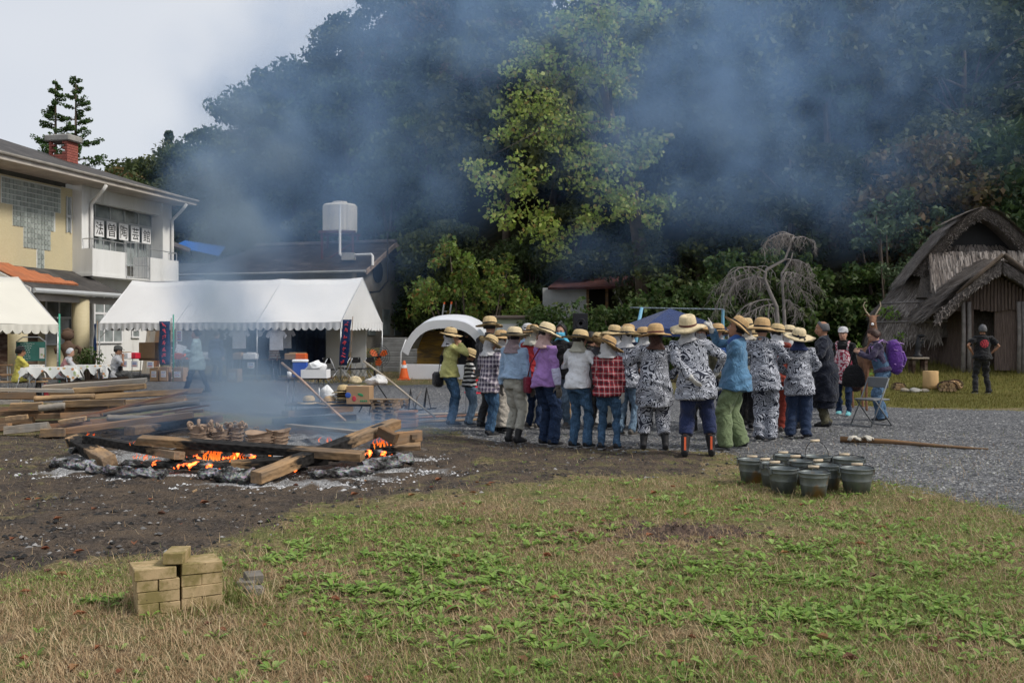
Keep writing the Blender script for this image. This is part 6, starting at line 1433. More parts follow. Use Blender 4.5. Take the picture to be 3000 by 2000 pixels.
# stall back curtain and tables
gS="stall furniture under the long tent"
def table(label,c,rz,w,d,h,mat,group=None,legs=True,name="folding_table"):
    r=empty(name,(c[0],c[1],gz(c[0],c[1])),rz,label,"table",group)
    MB().box((0,0,h-.015),(w,d,.03),bev=.006).build("table_top",mat,r)
    for sx in(-1,1):
        for sy in(-1,1):MB().tube([(sx*(w/2-.12),sy*(d/2-.06),0),(sx*(w/2-.18),sy*(d/2-.06),h-.03)],.014,6).build("leg",M['steel'],r,True)
    return r
RT=math.atan2(TU.y,TU.x)
for i,a in enumerate((1.5,3.4,5.3)):table("folding table of goods %s under the long tent"%("at the left end","in the middle","towards the right end")[i],tp(a,1.0),RT,1.8,.6,.7,M['wood_c'],gS)
cw_=MB();nn_=60
cw_.add([tp(2.9+3.9*i/nn_,3.3+.05*math.sin(i*1.1),z)for z in(0.05,1.75)for i in range(nn_+1)],[(i,i+1,nn_+2+i,nn_+1+i)for i in range(nn_)])
tag(cw_.build("back_curtain",fabric('dark_blue_curtain',(.02,.028,.06)),None,True),"dark blue cloth hung across the back of the long tent","curtain")
for i,(a,w_)in enumerate(((7.15,.75),(8.0,.55))):tag(MB().box(tp(a,3.4,.92),(w_,.03,1.75),RT).build("white_board",M['white_paint']),"%s white panel standing at the right end of the long tent"%("wider","narrower")[i],"panel","white panels at the tent's right end")
def tshirt(label,c,rz,mat,s=1.0):
    prof=[(-.14,.0),(-.30,-.10),(-.38,-.26),(-.29,-.32),(-.235,-.22),(-.24,-.70),(.24,-.70),(.235,-.22),(.29,-.32),(.38,-.26),(.30,-.10),(.14,.0),(.07,-.05),(-.07,-.05)]
    o=MB().prism([(x*s,z*s)for x,z in prof],-.015,.015).build("tshirt",mat);o.location=c;o.rotation_euler=(0,0,rz)
    h_=MB().tube([(-.15,0,-.01),(0,0,.05),(.15,0,-.01)],.008,5).tube([(0,0,.05),(.0,0,.12)],.004,5).build("hanger",M['steel'],o)
    tag(o,label,"t-shirt","t-shirts hanging in the long tent");return o
M['white_cotton']=fabric('white_cotton',(.72,.73,.78));M['black_cotton']=fabric('black_cotton',(.02,.022,.035))
def tsp(px,py,Y):return P(px,py,Y)
tshirt("white T-shirt hanging alone in the middle of the stall",tsp(701,958,32.4),RT,M['white_cotton'])
tshirt("front white T-shirt of the pair hanging in the stall",tsp(810,962,32.2),RT,M['white_cotton']);tshirt("rear white T-shirt of the pair hanging in the stall",tsp(832,958,32.7),RT+.35,M['white_cotton'])
b1=tshirt("black T-shirt with small white marks left of the white one",tsp(664,955,32.6),RT,M['black_cotton']);b2=tshirt("black T-shirt with round white print between the white ones",tsp(762,955,32.6),RT,M['black_cotton'])
em=MB();[em.ball((random.uniform(-.07,.07),-.017,-.22-.05*i),(.05,.003,.022),8,4)for i in range(5)];em.build("print",M['paper'],b1)
MB().lathe([(.05,0),(.09,.001),(.1,.002)],16,M=Matrix.Translation((0,-.018,-.25))@Matrix.Rotation(R(90),4,'X')).build("print",M['paper'],b2)
def carton(label,c,rz,w,d,h,note=True,group="cardboard boxes below the stall tables",flaps=False,z=None):
    r=MB().box((0,0,h/2),(w,d,h),bev=.006).build("cardboard_box",M['card']);r.location=(c[0],c[1],gz(c[0],c[1])if z is None else z);r.rotation_euler=(0,0,rz)
    MB().bx(-.02,.02,-d/2-.002,d/2+.002,h-.001,h+.002).build("tape",M['straw_pale'],r)
    if note:
        nt=MB().bx(-w*.3,w*.3,-d/2-.006,-d/2-.003,h*.28,h*.72).build("paper_note",M['paper'],r)
        for j in range(4):MB().bx(-w*.24,w*random.uniform(.1,.24),-d/2-.009,-d/2-.0065,h*(.36+.09*j),h*(.385+.09*j)).build("writing",M['blue_print' if j!=1 else 'red_print'],nt)
    return tag(r,label,"box",group)
def cg(px,Y):return P(px,0,Y)
for lb,px,Y,w_,h_ in(("cardboard box with white note directly left of the green pole",487,32.0,.30,.46),("leftmost cardboard box with white note in the row",459,32.2,.30,.46),("cardboard box with white note right of the green pole",528,31.9,.40,.44),("cardboard box with white note below the lone white T-shirt",688,31.6,.36,.42)):
    carton(lb,cg(px,Y),RT,w_,.32,h_)
carton("tall brown carton standing behind the left stall table",cg(440,34.2),RT,.62,.4,.62,False,z=.62)
random.seed(31)
for i,(px,py,Y,c_)in enumerate([(375,1030,33.2,'skyblue_paint'),(390,1028,33.2,'red_plastic'),(362,1036,33.1,'white_clean'),(540,1030,32.6,'green_print'),(532,1040,32.4,'orange'),(560,1040,32.5,'white_clean'),(700,1040,32.3,'card'),(735,1043,32.2,'paper'),(860,1040,31.9,'card'),(884,1042,31.8,'orange'),(605,1035,32.4,'white_clean')]):
    p=P(px,py,Y);o=MB().box((0,0,.1),(.34+.1*(i%3),.25,.2),bev=.02).build("goods_tray",M[c_]);o.location=(p.x,p.y,.70);o.rotation_euler=(0,0,RT+random.uniform(-.2,.2))
    MB().box((.02,0,.215),(.26,.18,.03),bev=.01).build("contents",M[('card','paper','cream' if False else 'wood_a')[i%3]],o)
    tag(o,"%s tray of goods on the stall table, %s"%({'skyblue_paint':'sky blue','red_plastic':'red','white_clean':'white','green_print':'green','orange':'orange','card':'brown','paper':'pale paper'}[c_],("beside the red tray","right of the blue tray","left of the blue tray","behind the mint shirt","beside the green tray","right of the mint shirt","under the lone white T-shirt","right of that brown tray","below the paired T-shirts","rightmost on the tables","beside the navy top")[i]),"tray","goods on the stall tables")
for i,(px,py)in enumerate(((363,1066),(394,1066),(440,1068),(735,1070))):
    p=P(px,py,31.6);o=MB().box((0,0,0),(.24,.006,.2),RT).build("price_sign",M['paper']);o.location=p
    for j in range(3):MB().box((0,-.006,.05-.05*j),(.15,.004,.02),RT).build("writing",M['red_print' if j==2 else 'blue_print'],o)
    tag(o,"hand-lettered paper price sign, %s along the table fronts"%("first from the left","second from the left","third from the left","rightmost")[i],"sign","paper price signs on the stall tables")
o=MB().box((0,0,0),(.20,.006,.34),RT).build("price_list",M['paper']);o.location=P(525,984,32.0);tag(o,"paper price list hanging from the tent edge beside the green pole","sign")
for j in range(7):MB().box((0,-.005,.13-.043*j),(.13,.003,.018),RT).build("writing",M['red_print' if j%2 else 'blue_print'],o)
# leaning boards against the wall
for i,px in enumerate((425,432,439,446,453)):
    a=P(px,0,38.5);m_,L_=frame_between((a.x,a.y,.0),(a.x+.05,a.y+.7,2.5));o=MB().box((0,0,0),(L_,.26,.05)).build("plank",M[('wood_b','wood_b','wood_c','wood_d','wood_d')[i]]);o.matrix_world=m_
    tag(o,("wide grey plank leaning leftmost against the hall wall","second grey plank leaning against the hall wall","brown plank leaning in the middle against the hall wall","red-brown plank second from the right against the wall","red-brown plank leaning rightmost beside the blue banner")[i],"plank","planks leaning against the hall wall")
# poles, banners
def pole(name,label,a,b,r,mat,cat="pole",group=None):
    m_,L_=frame_between(a,b);o=MB().tube([(-L_/2,0,0),(0,0,0),(L_/2,0,0)],[r,r,r*.92],8).build(name,mat,None,True);o.matrix_world=m_;return tag(o,label,cat,group)
g1=P(508,0,31.8);g2=P(174,0,26.4)
for(p,lb,zt)in((g1,"green plastic pole wound with wire lights before the long tent",2.15),(g2,"green plastic pole at the corner of the cream tent",2.05)):
    o=pole("green_pole",lb,(p.x,p.y,0),(p.x,p.y,zt),.026,M['green_pole']);L_=zt
    for j in range(9):MB().ball((-L_/2+L_*(j+.5)/9,0,.04),(.02,.03,.02),6,4).build("light_bulb",M['white_clean'],o)
def banner(label,px0,px1,py0,py1,Y,skew,chars):
    a=P(px0,py0,Y);w_=(px1-px0)/F*Y;h_=(py1-py0)/F*Y;vs,fs,n=[],[],10
    for j in range(n+1):
        for i in range(5):vs.append((w_*i/4+skew*j/n,.03*math.sin(j*.8+i*.7),-h_*j/n))
    fs=[(j*5+i,j*5+i+1,j*5+i+6,j*5+i+5)for j in range(n)for i in range(4)]
    o=MB().add(vs,fs).build("banner",M['navy_cloth'],None,True);o.location=a;o.rotation_euler=(0,0,RT)
    md=o.modifiers.new("thick",'SOLIDIFY');md.thickness=.004
    for j in range(chars):
        z=-h_*(j+.6)/(chars+.2);xm=w_/2+skew*(j+.6)/chars;r_=h_/chars*.36
        mb=MB()
        for q in range(4):mb.tube([(xm+random.uniform(-r_,r_),-.045,z+random.uniform(-r_,r_)),(xm+random.uniform(-r_,r_),-.045,z+random.uniform(-r_,r_))],.016,4)
        mb.build("brush_letter",M['red_print'],o)
    MB().tube([(w_+.04,0,.1),(w_+.04+skew,0,-h_-.7)],.012,6).build("banner_pole",M['pole_wood'],o)
    return tag(o,label,"banner","navy banners at the long tent")
banner("navy banner with faded red lettering beside the green pole",466,502,941,1068,31.7,0,7);banner("navy banner with red lettering tilted at the tent's right corner",1004,1032,936,1070,30.6,-.14,7);banner("narrow navy banner edge at the tent's left corner pole",275,283,948,1062,33.2,0,0)
# fan, folded chairs, cone
fp=P(1110,1043,30.5);fan=empty("industrial_fan",(fp.x,fp.y,0),R(20),"large floor fan with orange blades at the right end of the stall","fan")
zc=fp.z;rF=33/F*30.5
cage=MB();[cage.tube([(rF*q*math.cos(a),0,zc+rF*q*math.sin(a))for a in np.linspace(0,6.283,25)],.006,4)for q in(1,.82,.62,.4)]
for a in np.linspace(0,6.283,17)[:-1]:cage.tube([(.06*math.cos(a),-.05,zc+.06*math.sin(a)),(rF*math.cos(a),0,zc+rF*math.sin(a))],.004,4)
cage.build("cage",M['dark_steel'],fan)
for k in range(3):
    a=k*2.094+.5;vs=[(.05*math.cos(a-.5),.0,zc+.05*math.sin(a-.5)),(rF*.55*math.cos(a-.5),.06,zc+rF*.55*math.sin(a-.5)),(rF*.86*math.cos(a-.28),.07,zc+rF*.86*math.sin(a-.28)),(rF*.9*math.cos(a+.15),.03,zc+rF*.9*math.sin(a+.15)),(rF*.6*math.cos(a+.5),-.02,zc+rF*.6*math.sin(a+.5)),(.05*math.cos(a+.5),-.01,zc+.05*math.sin(a+.5))]
    bl=MB().add(vs,[(0,1,2,3,4,5)]).build("blade",M['orange'],fan);md=bl.modifiers.new("thick",'SOLIDIFY');md.thickness=.01
MB().tube([(0,.12,zc),(0,.0,zc)],.08,12).build("motor",M['dark_steel'],fan,True);MB().tube([(0,.12,.03),(0,.12,zc)],.02,8).build("stand",M['steel'],fan)
MB().tube([(-.3,.12,.02),(.3,.12,.02)],.02,6).build("foot_bar",M['steel'],fan);MB().tube([(0,-.2,.02),(0,.4,.02)],.02,6).build("foot_bar",M['steel'],fan)
def folding_chair(label,loc,rz,seat_mat,frame_mat,group,back=.78,tilt=0.0):
    r=empty("folding_chair",loc,rz,label,"chair",group)
    for sx in(-1,1):
        x=sx*.21
        MB().tube([(x,-.26,.02),(x,-.06,.38),(x,.14,back)],.012,6).build("front_leg",frame_mat,r,True);MB().tube([(x*.93,.22,.02),(x*.93,-.16,.43)],.012,6).build("rear_leg",frame_mat,r,True)
    MB().tube([(-.21,-.26,.015),(.21,-.26,.015)],.012,6).build("floor_bar",frame_mat,r);MB().tube([(-.2,.22,.015),(.2,.22,.015)],.012,6).build("floor_bar",frame_mat,r)
    MB().box((0,-.01,.435),(.40,.38,.03),bev=.01).build("seat",seat_mat,r)
    MB().box((0,.125,back-.07),(.42,.025,.17),bev=.01,M=Matrix.Translation((0,0,0))).build("backrest",seat_mat,r)
    return r
M['grey_pad']=plain('grey_vinyl',(.16,.17,.18),.5,.1,6,.05)
cc=on_ground(2556,1248);folding_chair("grey folding chair standing alone on the gravel before the overalls",(cc.x,cc.y,gz(cc.x,cc.y)),R(-62),M['grey_pad'],M['grey_pad'],None)
random.seed(8)
for i,px in enumerate((945,968,1030,1052,1075,1010)):
    p=P(px,0,30.0+.35*i);folding_chair("dark folding chair in the cluster by the fan, %s from the left"%("first","second","fourth","fifth","sixth","third")[i],(p.x,p.y,0),random.uniform(-2.5,2.5),M['black'],M['steel'],"dark folding chairs by the fan")
cp=P(1184,1107,33.0);cone_=MB().lathe([(.05,.06),(.17,.05),(.165,.08),(.045,.62),(.035,.64),(.002,.64)],20).build("traffic_cone",M['orange'],None,True);cone_.location=(cp.x,cp.y,0);tag(cone_,"orange traffic cone with white band beside the white shelter","cone")
MB().lathe([(.098,.40),(.072,.50)],20,M=Matrix.Translation((0,0,0))@Matrix.Diagonal((1.08,1.08,1,1)),cap=False).build("reflective_band",M['white_clean'],cone_,True);MB().box((0,0,.02),(.40,.40,.04),bev=.01).build("base",M['orange'],cone_)
# white domed shelter
dome=empty("dome_shelter",(P(1330,0,35.0).x,35.0,0),R(-8),"white domed pop-up shelter with wooden inner wall left of the crowd","tent")
wD=1.58;hD=1.45+(985-917)/F*35;vs,fs=[],[]
n=24
for j in range(7):
    y_=-1.5+3.0*j/6
    for i in range(n+1):
        a=math.pi*i/n;lift=1-.10*(1-math.sin(math.pi*j/6));zz=hD*lift*math.sin(a)**.8*(1-.02*math.sin(5*a));xx=wD*math.cos(a)*(1+.05*math.sin(a))
        if j in(0,6):zz=max(zz,0)
        vs.append((xx,y_*(1 if 4<i<n-4 else 1.0),max(zz,.95+.25*math.sin(a)if False else zz)))
keepf=[(j*(n+1)+i,j*(n+1)+i+1,(j+1)*(n+1)+i+1,(j+1)*(n+1)+i)for j in range(6)for i in range(n)if 3<=i<n-3 or j in(5,)]
cn=MB().add(vs,keepf).build("canopy",plain('white_nylon',(.70,.72,.76),.6,.05,2,.1),dome,True);md=cn.modifiers.new("thick",'SOLIDIFY');md.thickness=.02
MB().add([(p_[0]*q_,-1.52,p_[2]*q_)for q_ in(1.0,.86)for p_ in vs[:n+1]],[(i,i+1,n+2+i,n+1+i)for i in range(3,n-3)]).build("front_band",M['tent'],dome)
for sx in(-1,1):MB().slab([(sx*wD*.99,-1.5,0),(sx*wD*.99,-1.5,.5),(sx*wD*.99,1.5,.5),(sx*wD*.99,1.5,0)],.02).build("side_flap",M['white_clean'],dome)
for sx in(-1,1):
    for y_ in(-1.5,1.5):MB().tube([(sx*wD,y_,0),(sx*wD*.97,y_,.9),(sx*wD*.86,y_,1.35)],.025,6).build("pole",M['white_clean'],dome,True)
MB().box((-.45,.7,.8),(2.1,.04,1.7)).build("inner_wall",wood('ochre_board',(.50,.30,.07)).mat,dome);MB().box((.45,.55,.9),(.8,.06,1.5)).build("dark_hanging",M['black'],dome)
MB().box((-.35,-1.52,.24),(2.0,.03,.48),bev=.005).build("front_board",M['white_clean'],dome);MB().tube([(-1.5,-1.5,.5),(1.2,-1.5,.48)],.012,5).build("rail",M['white_clean'],dome)
MB().box((-.45,.5,.6),(.3,.2,.35)).build("heater",M['dark_steel'],dome)
# kiosk, ladder, speaker, blue canopy, painted frame
kp=P(1513,0,32.0);ks=empty("garden_kiosk",(kp.x,32.0,0),0,"low pale green storage kiosk with flat brown roof behind the straw hats","shed")
MB().bx(-.8,.8,0,1.6,0,2.02).build("wall",plain('pale_green_panel',(.42,.45,.33),.7,.08,2,.1),ks);MB().box((0,.75,2.07),(1.8,1.9,.1),bev=.02).build("roof",plain('brown_roof_edge',(.14,.11,.09),.8,.1,2,.1),ks);MB().bx(-.62,.55,-.02,-.005,.2,1.85).build("door",M['white_paint'],ks)
ld=empty("ladder",(P(1298,0,38.0).x,38.0,0),0,"aluminium ladder with orange tips rising behind the white shelter","ladder")
for k in(0,1):MB().tube([(.28*k-.35,0,0),(.28*k,.6,2.72)],.03,6).build("side_rail",M['steel'],ld);MB().tube([(.28*k,.6,2.70),(.28*k+.01,.62,2.80)],.035,6).build("orange_tip",M['orange'],ld)
for j in range(8):q=(j+1)/9;MB().tube([(-.35+.35*q,.6*q,2.72*q),(-.07+.35*q,.6*q,2.72*q)],.016,5).build("rung",M['steel'],ld)
sp_=P(1700,942,27.5);sk=empty("loudspeaker",(sp_.x,27.5,0),0,"black loudspeaker on a stand in front of the vine hedge","speaker")
MB().box((0,0,sp_.z),(.40,.34,.46),bev=.015).build("cabinet",M['black'],sk);MB().lathe([(.14,0),(.13,.01),(.05,.0)],20,M=Matrix.Translation((0,-.172,sp_.z-.05))@Matrix.Rotation(R(90),4,'X')).build("grille",M['dark_steel'],sk);MB().tube([(0,0,0),(0,0,sp_.z-.2)],.02,8).build("pole",M['dark_steel'],sk)
for a in(0,2.1,4.2):MB().tube([(.4*math.cos(a),.4*math.sin(a),.01),(0,0,.5)],.012,6).build("leg",M['dark_steel'],sk)
bp_=P(1962,903,26.0);bc=empty("blue_canopy",(bp_.x,26.0,0),R(12),"dark blue pop-up canopy roof showing between the straw hats","tent");e_=P(0,962,26).z;w_=1.15
for i in range(4):
    a0,a1=R(45+90*i),R(135+90*i);q0,q1=Vector((math.cos(a0)*w_*1.4,math.sin(a0)*w_*1.4,e_)),Vector((math.cos(a1)*w_*1.4,math.sin(a1)*w_*1.4,e_));ap=Vector((0,0,bp_.z));md_=(q0+q1)/2+Vector((0,0,-.02))
    MB().add([ap,q0,md_,q1,q0+Vector((0,0,-.2)),md_+Vector((0,0,-.2)),q1+Vector((0,0,-.2))],[(0,1,2),(0,2,3),(1,4,5,2),(2,5,6,3)]).build("canopy_panel",fabric('blue_nylon',(.025,.045,.13)),bc);MB().tube([(q0.x,q0.y,0),(q0.x,q0.y,e_)],.02,6).build("pole",M['steel'],bc)
fr_=empty("pipe_frame",(P(1990,0,28.5).x,28.5,0),0,"sky-blue painted pipe frame running behind the blue canopy","frame")
L0=Vector(fr_.location)
MB().tube([P(1846,901,28.5)-L0,P(2000,904,28.6)-L0,P(2120,906,28.7)-L0],.022,8).build("top_bar",plain('peeling_blue_paint',(.16,.20,.23),.6,.7,12,.2),fr_);MB().tube([P(1880,903,28.5)-L0,P(1868,960,28.0)-L0,Vector((P(1850,0,27.5).x-L0.x,-.9,0))],.05,8).build("post",M['skyblue_paint'],fr_);MB().tube([P(2118,906,28.7)-L0,Vector((P(2118,0,28.7).x-L0.x,.2,0))],.045,8).build("post",M['skyblue_paint'],fr_)

# ------------------------------------------------------------------ left: tables, blackboard, benches, figure
t=NT('fruit_print_cloth');v_=t.coord();d_=t.voro(v_,9,'Distance');cc_=t.voro(v_,9,'Color');rr_=t.sep(cc_)[0]
col=t.ramp(rr_,[(0,(.60,.22,.10)),(.35,(.62,.36,.15)),(.6,(.36,.45,.22)),(.8,(.70,.70,.66)),(1,(.70,.70,.66))]);t.set(color=t.mix(t.ramp(d_,[(.28,1.0),(.36,0.0)]),(.74,.74,.70),col),rough=.85);M['tablecloth']=t.mat
def cloth_table(label,px,Y,w,d,rz,seed):
    p=P(px,0,Y);tb=table("low folding table under the fruit-print cloth, %s"%label,p,rz,w,d,.70,M['wood_c'],"tables by the cream tent");rnd=random.Random(seed)
    vs,fs,ring=[],[],[]
    hw_,hd_=w/2+.02,d/2+.02;per_=[]
    for i in range(20):per_.append((lerp(-hw_,hw_,i/20),-hd_))
    for i in range(8):per_.append((hw_,lerp(-hd_,hd_,i/8)))
    for i in range(20):per_.append((lerp(hw_,-hw_,i/20),hd_))
    for i in range(8):per_.append((-hw_,lerp(hd_,-hd_,i/8)))
    k=len(per_)
    for lev in range(4):
        for i,(x,y)in enumerate(per_):
            drop=(.16+.10*math.sin(i*1.1+seed)+.16*(i%28 in(0,20,27,19)))*lev/3;o_=1+.03*lev*(1+math.sin(i*1.9));vs.append((x*o_,y*(1+.10*lev*.4),.712-drop-(.0 if lev else-.004)))
    for l in range(3):fs+=[(l*k+i,l*k+(i+1)%k,(l+1)*k+(i+1)%k,(l+1)*k+i)for i in range(k)]
    fs.append(tuple(range(k)));o=MB().add(vs,fs).build("tablecloth",M['tablecloth']);o.location=tb.location;o.rotation_euler=(0,0,rz);tag(o,"fruit-print tablecloth, %s"%label,"tablecloth","printed tablecloths")
cloth_table("nearer, before the yellow shirt",150,23.6,1.15,.55,R(8),1);cloth_table("farther right, before the white cap man",258,25.6,.95,.55,R(8),5)
cloth_table("small one behind the yellow shirt's elbow",88,25.4,.5,.5,R(8),9)
bbp=P(91,1029,27.6);bb_=empty("blackboard",(bbp.x,bbp.y,0),R(6),"green chalkboard menu on a tubular stand behind the seated man","blackboard")
w_,h_=82/F*27.6,56/F*27.6;board=MB().box((0,0,bbp.z),(w_,.03,h_)).build("board",plain('chalkboard_green',(.06,.20,.17),.8,.15,4,0),bb_)
for j in range(8):
    y_=bbp.z+h_*(.40-.11*j);x0=-w_*(.40 if j else.36)
    for q in range(7 if j==0 else 5):
        wl_=random.uniform(.02,.06);MB().tube([(x0,-.018,y_),(x0+wl_,-.018,y_+random.uniform(-.01,.01))],.006,4).build("chalk_writing",M['chalk'],board);x0+=wl_+random.uniform(.015,.03)
MB().box((w_*.38,-.02,bbp.z-.05),(.13,.006,.3)).build("poster",M['tablecloth'],board)
MB().tube([(-w_/2,0,0),(-w_/2,0,bbp.z+h_/2),(-w_*.28,.0,bbp.z+h_/2+.13),(w_*.28,.0,bbp.z+h_/2+.13),(w_/2,0,bbp.z+h_/2),(w_/2,0,0)],.016,6).build("stand",M['steel'],bb_)
dg_=P(199,0,31.5);fig=empty("clay_figure",(dg_.x,dg_.y,0),R(15),"large brown clay figure with tilted disc head by the porch pillar","statue");M['dark_clay']=plain('dark_fired_clay',(.10,.062,.042),.85,.3,3,.4)
fb=MB().tube([(0,0,0),(0,0,.12),(0,0,.55),(0,0,.8),(0,0,1.02),(0,0,1.15),(0,0,1.24),(.01,0,1.34)],[(.22,.2),(.23,.2),(.17,.15),(.12,.11),(.20,.13),(.27,.12),(.12,.1),(.08,.08)],16,side=(1,0,0)).tube([(-.25,0,1.12),(-.36,0,1.05),(-.33,0,.9)],[.07,.07,.05],8).tube([(.25,0,1.12),(.36,0,1.05),(.33,0,.9)],[.07,.07,.05],8).ball((0,-.06,1.48),(.2,.09,.16),12,8).tube([(-.16,0,1.60),(0,.02,1.66),(.16,0,1.58)],[.05,.07,.05],8)

fb.build("body",M['dark_clay'],fig,True);MB().lathe([(.09,0),(.085,.02)],14,M=Matrix.Translation((.05,-.225,.3))@Matrix.Rotation(R(90),4,'X')).build("opening",M['black'],fig)  # solid black disc painted as the shade of a hole
def bench(label,px,Y,w,rz,h,mat,cat="bench",name="bench",d=.3):
    p=P(px,0,Y);r=empty(name,(p.x,p.y,gz(p.x,p.y)),rz,label,cat)
    MB().box((0,0,h-.02),(w,d,.04),bev=.008).build("seat",mat,r)
    for sx in(-1,1):
        for sy in(-1,1):MB().tube([(sx*(w/2-.06),sy*(d/2-.04),0),(sx*(w/2-.08),sy*(d/2-.05),h-.03)],.018,6).build("leg",M['steel'],r)
    return r
bench("low wooden bench under the man in yellow",40,24.1,1.5,R(10),.36,M['wood_a']);bench("low bench under the man in the white T-shirt",325,26.1,1.0,R(10),.36,M['dark_wood']);bench("low bench under the white-haired woman",175,25.7,.9,R(10),.36,M['wood_c'])
bench("tall wooden stool at the left edge",8,26.3,.45,R(10),.72,M['wood_c'],"stool","stool");bench("short wooden stool below the tall one at the left edge",12,25.6,.4,R(10),.48,M['wood_c'],"stool","stool")
for i,(px,Y,c_)in enumerate(((148,23.9,'red_plastic'),(300,25.3,'blue_cooler'))):
    p=P(px,0,Y);o=MB().lathe([(.16,0),(.15,.02),(.14,.28),(.16,.30),(.15,.31),(.01,.31)],20).build("plastic_stool",M[c_],None,True);o.location=(p.x,p.y,0);tag(o,"%s plastic stool under the cloth-covered table"%("red","blue")[i],"stool","plastic stools")

# ------------------------------------------------------------------ middle: trestle with cooler, hats, boxes, pallets, poles
tb=table("trestle table with blue cooler and white box beyond the fire",P(897,0,18.0),R(-4),.90,.5,.70,M['dark_wood'])
def rest(o,px,Y,z,rz=0.0):p=P(px,0,Y);o.location=(p.x,p.y,z);o.rotation_euler=(0,0,rz);return o
co_=MB().box((0,0,.14),(.26,.22,.28),bev=.02).build("cooler",M['blue_cooler']);rest(co_,880,18.0,.705,.1);tag(co_,"blue drinks cooler with white lid on the trestle table","cooler");MB().box((0,0,.30),(.28,.24,.05),bev=.015).build("lid",M['white_clean'],co_)
sb=MB().bx(-.23,.23,-.16,.16,0,.02).bx(-.23,.23,-.16,-.14,.02,.15).bx(-.23,.23,.14,.16,.02,.15).bx(-.23,-.21,-.14,.14,.02,.15).bx(.21,.23,-.14,.14,.02,.15).build("foam_box",M['white_clean']);rest(sb,925,17.8,.705,-.05);tag(sb,"white foam box filled with plastic bags on the trestle table","box")
t=NT('clear_plastic_bag');t.set(color=(.75,.78,.80),rough=.35,**{'Alpha':.55});M['bag']=t.mat;t=NT('white_plastic_bag');t.set(color=(.72,.73,.74),rough=.4);t.bump(t.noise(t.coord(),18,3,dist=1),.6,.02);M['bag_white']=t.mat
def crumple(name,label,px,Y,z,r,mat,seed,cat,parent=None,sq=(1,1,1)):
    mb=MB().ball((0,0,r[2]),r,22,16);o=mb.build(name,mat,parent,True)
    for v_ in o.data.vertices:v_.co+=v_.co.normalized()*.0+Vector((noise.noise(v_.co*9+Vector((seed,0,0))),noise.noise(v_.co*9+Vector((0,seed,5))),noise.noise(v_.co*9+Vector((3,0,seed)))*.7))*r[0]*.5
    if parent is None:rest(o,px,Y,z);tag(o,label,cat)
    return o
crumple("plastic_bags",None,0,0,0,(.17,.12,.12),M['bag_white'],2,"bag",sb).location=(0,0,.06)
cu_=MB().lathe([(.035,0),(.045,.11),(.04,.11),(.03,.01),(.002,.01)],14).build("cup_stack",M['white_clean'],None,True);rest(cu_,848,17.9,.705);tag(cu_,"stack of white cups at the left of the trestle table","cup")
crumple("plastic_bag","half-transparent white plastic bag standing beyond the bonfire",958,16.4,.36,(.11,.08,.14),M['bag_white'],6,"bag")
bn=bench("low plank bench carrying hats and a carton behind the fire",985,16.2,1.6,R(-3),.36,M['dark_wood'],d=.5)
def loose_hat(label,px,Y,z,mat,R_=.19,tilt=(0,0)):
    e=empty("straw_hat",P(px,0,Y)*Vector((1,1,0))+Vector((0,0,z)),random.random()*6,label,"hat","straw hats on the bench behind the fire")
    MB().lathe([(R_,-.01),(.105,.0),(.10,.02),(.096,.07),(.07,.105),(.01,.115),(.0,.115)],32,wob=lambda a,r_,z_:(0,.012*math.sin(2*a)*(r_>.15))).build("brim_and_crown",M[mat],e,True);MB().lathe([(.102,.004),(.104,.01),(.100,.03)],24,cap=False).build("hat_band",M['band_black'],e,True)
loose_hat("straw hat lying leftmost on the plank bench",905,16.1,.375,'straw');loose_hat("straw hat in the middle of the plank bench behind the bag",966,16.0,.375,'straw_tan')
for j,lb in enumerate(("bottom","second from bottom","third from bottom","second from top","topmost")):loose_hat("%s straw hat of the stack beside the fruit carton"%lb,1006+(j%2),16.05,.375+j*.045,('straw_tan','straw','straw','straw_tan','straw')[j])
fc_=carton("cardboard fruit carton with red fruit and green leaf print",P(1055,0,15.95),R(-6),.38,.28,.29,False,None,z=.365)
MB().ball((-.06,-.142,.09),(.035,.003,.045),14,8).build("red_fruit",M['red_print'],fc_,True);MB().ball((-.01,-.142,.16),(.05,.003,.022),12,6,M=Matrix.Rotation(.35,4,'Y')).build("green_leaf",M['green_print'],fc_,True);MB().ball((-.16,-.142,.145),(.05,.003,.045),12,6).build("blue_shape",M['blue_print'],fc_,True)
for j in range(4):MB().bx(.04+.03*j,.06+.03*j,-.1445,-.141,.04,.07).build("lettering",M['green_print'],fc_)
crumple("white_cloth","crumpled white cloth lying over the carton and pallets",1105,16.2,.66,(.19,.13,.07),fabric('white_towel',(.62,.61,.60)),9,"cloth");crumple("yellow_bag","folded cream paper bag behind the fruit carton",1040,16.6,.66,(.10,.06,.06),M['straw_pale'],12,"bag")
def slat_stack(name,label,px,Y,layers,w,d,rz,lay_h,mat,z0=0.0):
    p=P(px,0,Y);r=empty(name,(p.x,p.y,z0),rz,label,"pallet")
    for k in range(layers):
        z=k*lay_h;ox,oy=random.uniform(-.025,.025),random.uniform(-.02,.02)
        for j in range(4):MB().box((ox,oy+lerp(-d/2+.05,d/2-.05,j/3),z+lay_h*.82),(w,d/5,lay_h*.26),random.uniform(-.02,.02)).build("slat",mat,r)
        for sx in(-1,0,1):MB().box((ox+sx*(w/2-.03),oy,z+lay_h*.35),(.045,d*.96,lay_h*.66),random.uniform(-.02,.02)).build("bearer",mat,r)
random.seed(4);M['pallet']=wood('slat_wood',(.34,.24,.15)).mat
slat_stack("slatted_racks","tall stack of slatted wooden racks right of the fruit carton",1128,15.6,9,.40,.32,R(-8),.052,M['pallet']);slat_stack("slatted_racks","short stack of slatted wooden racks on the boards",1178,15.9,3,.22,.28,R(4),.05,M['pallet'],.30)
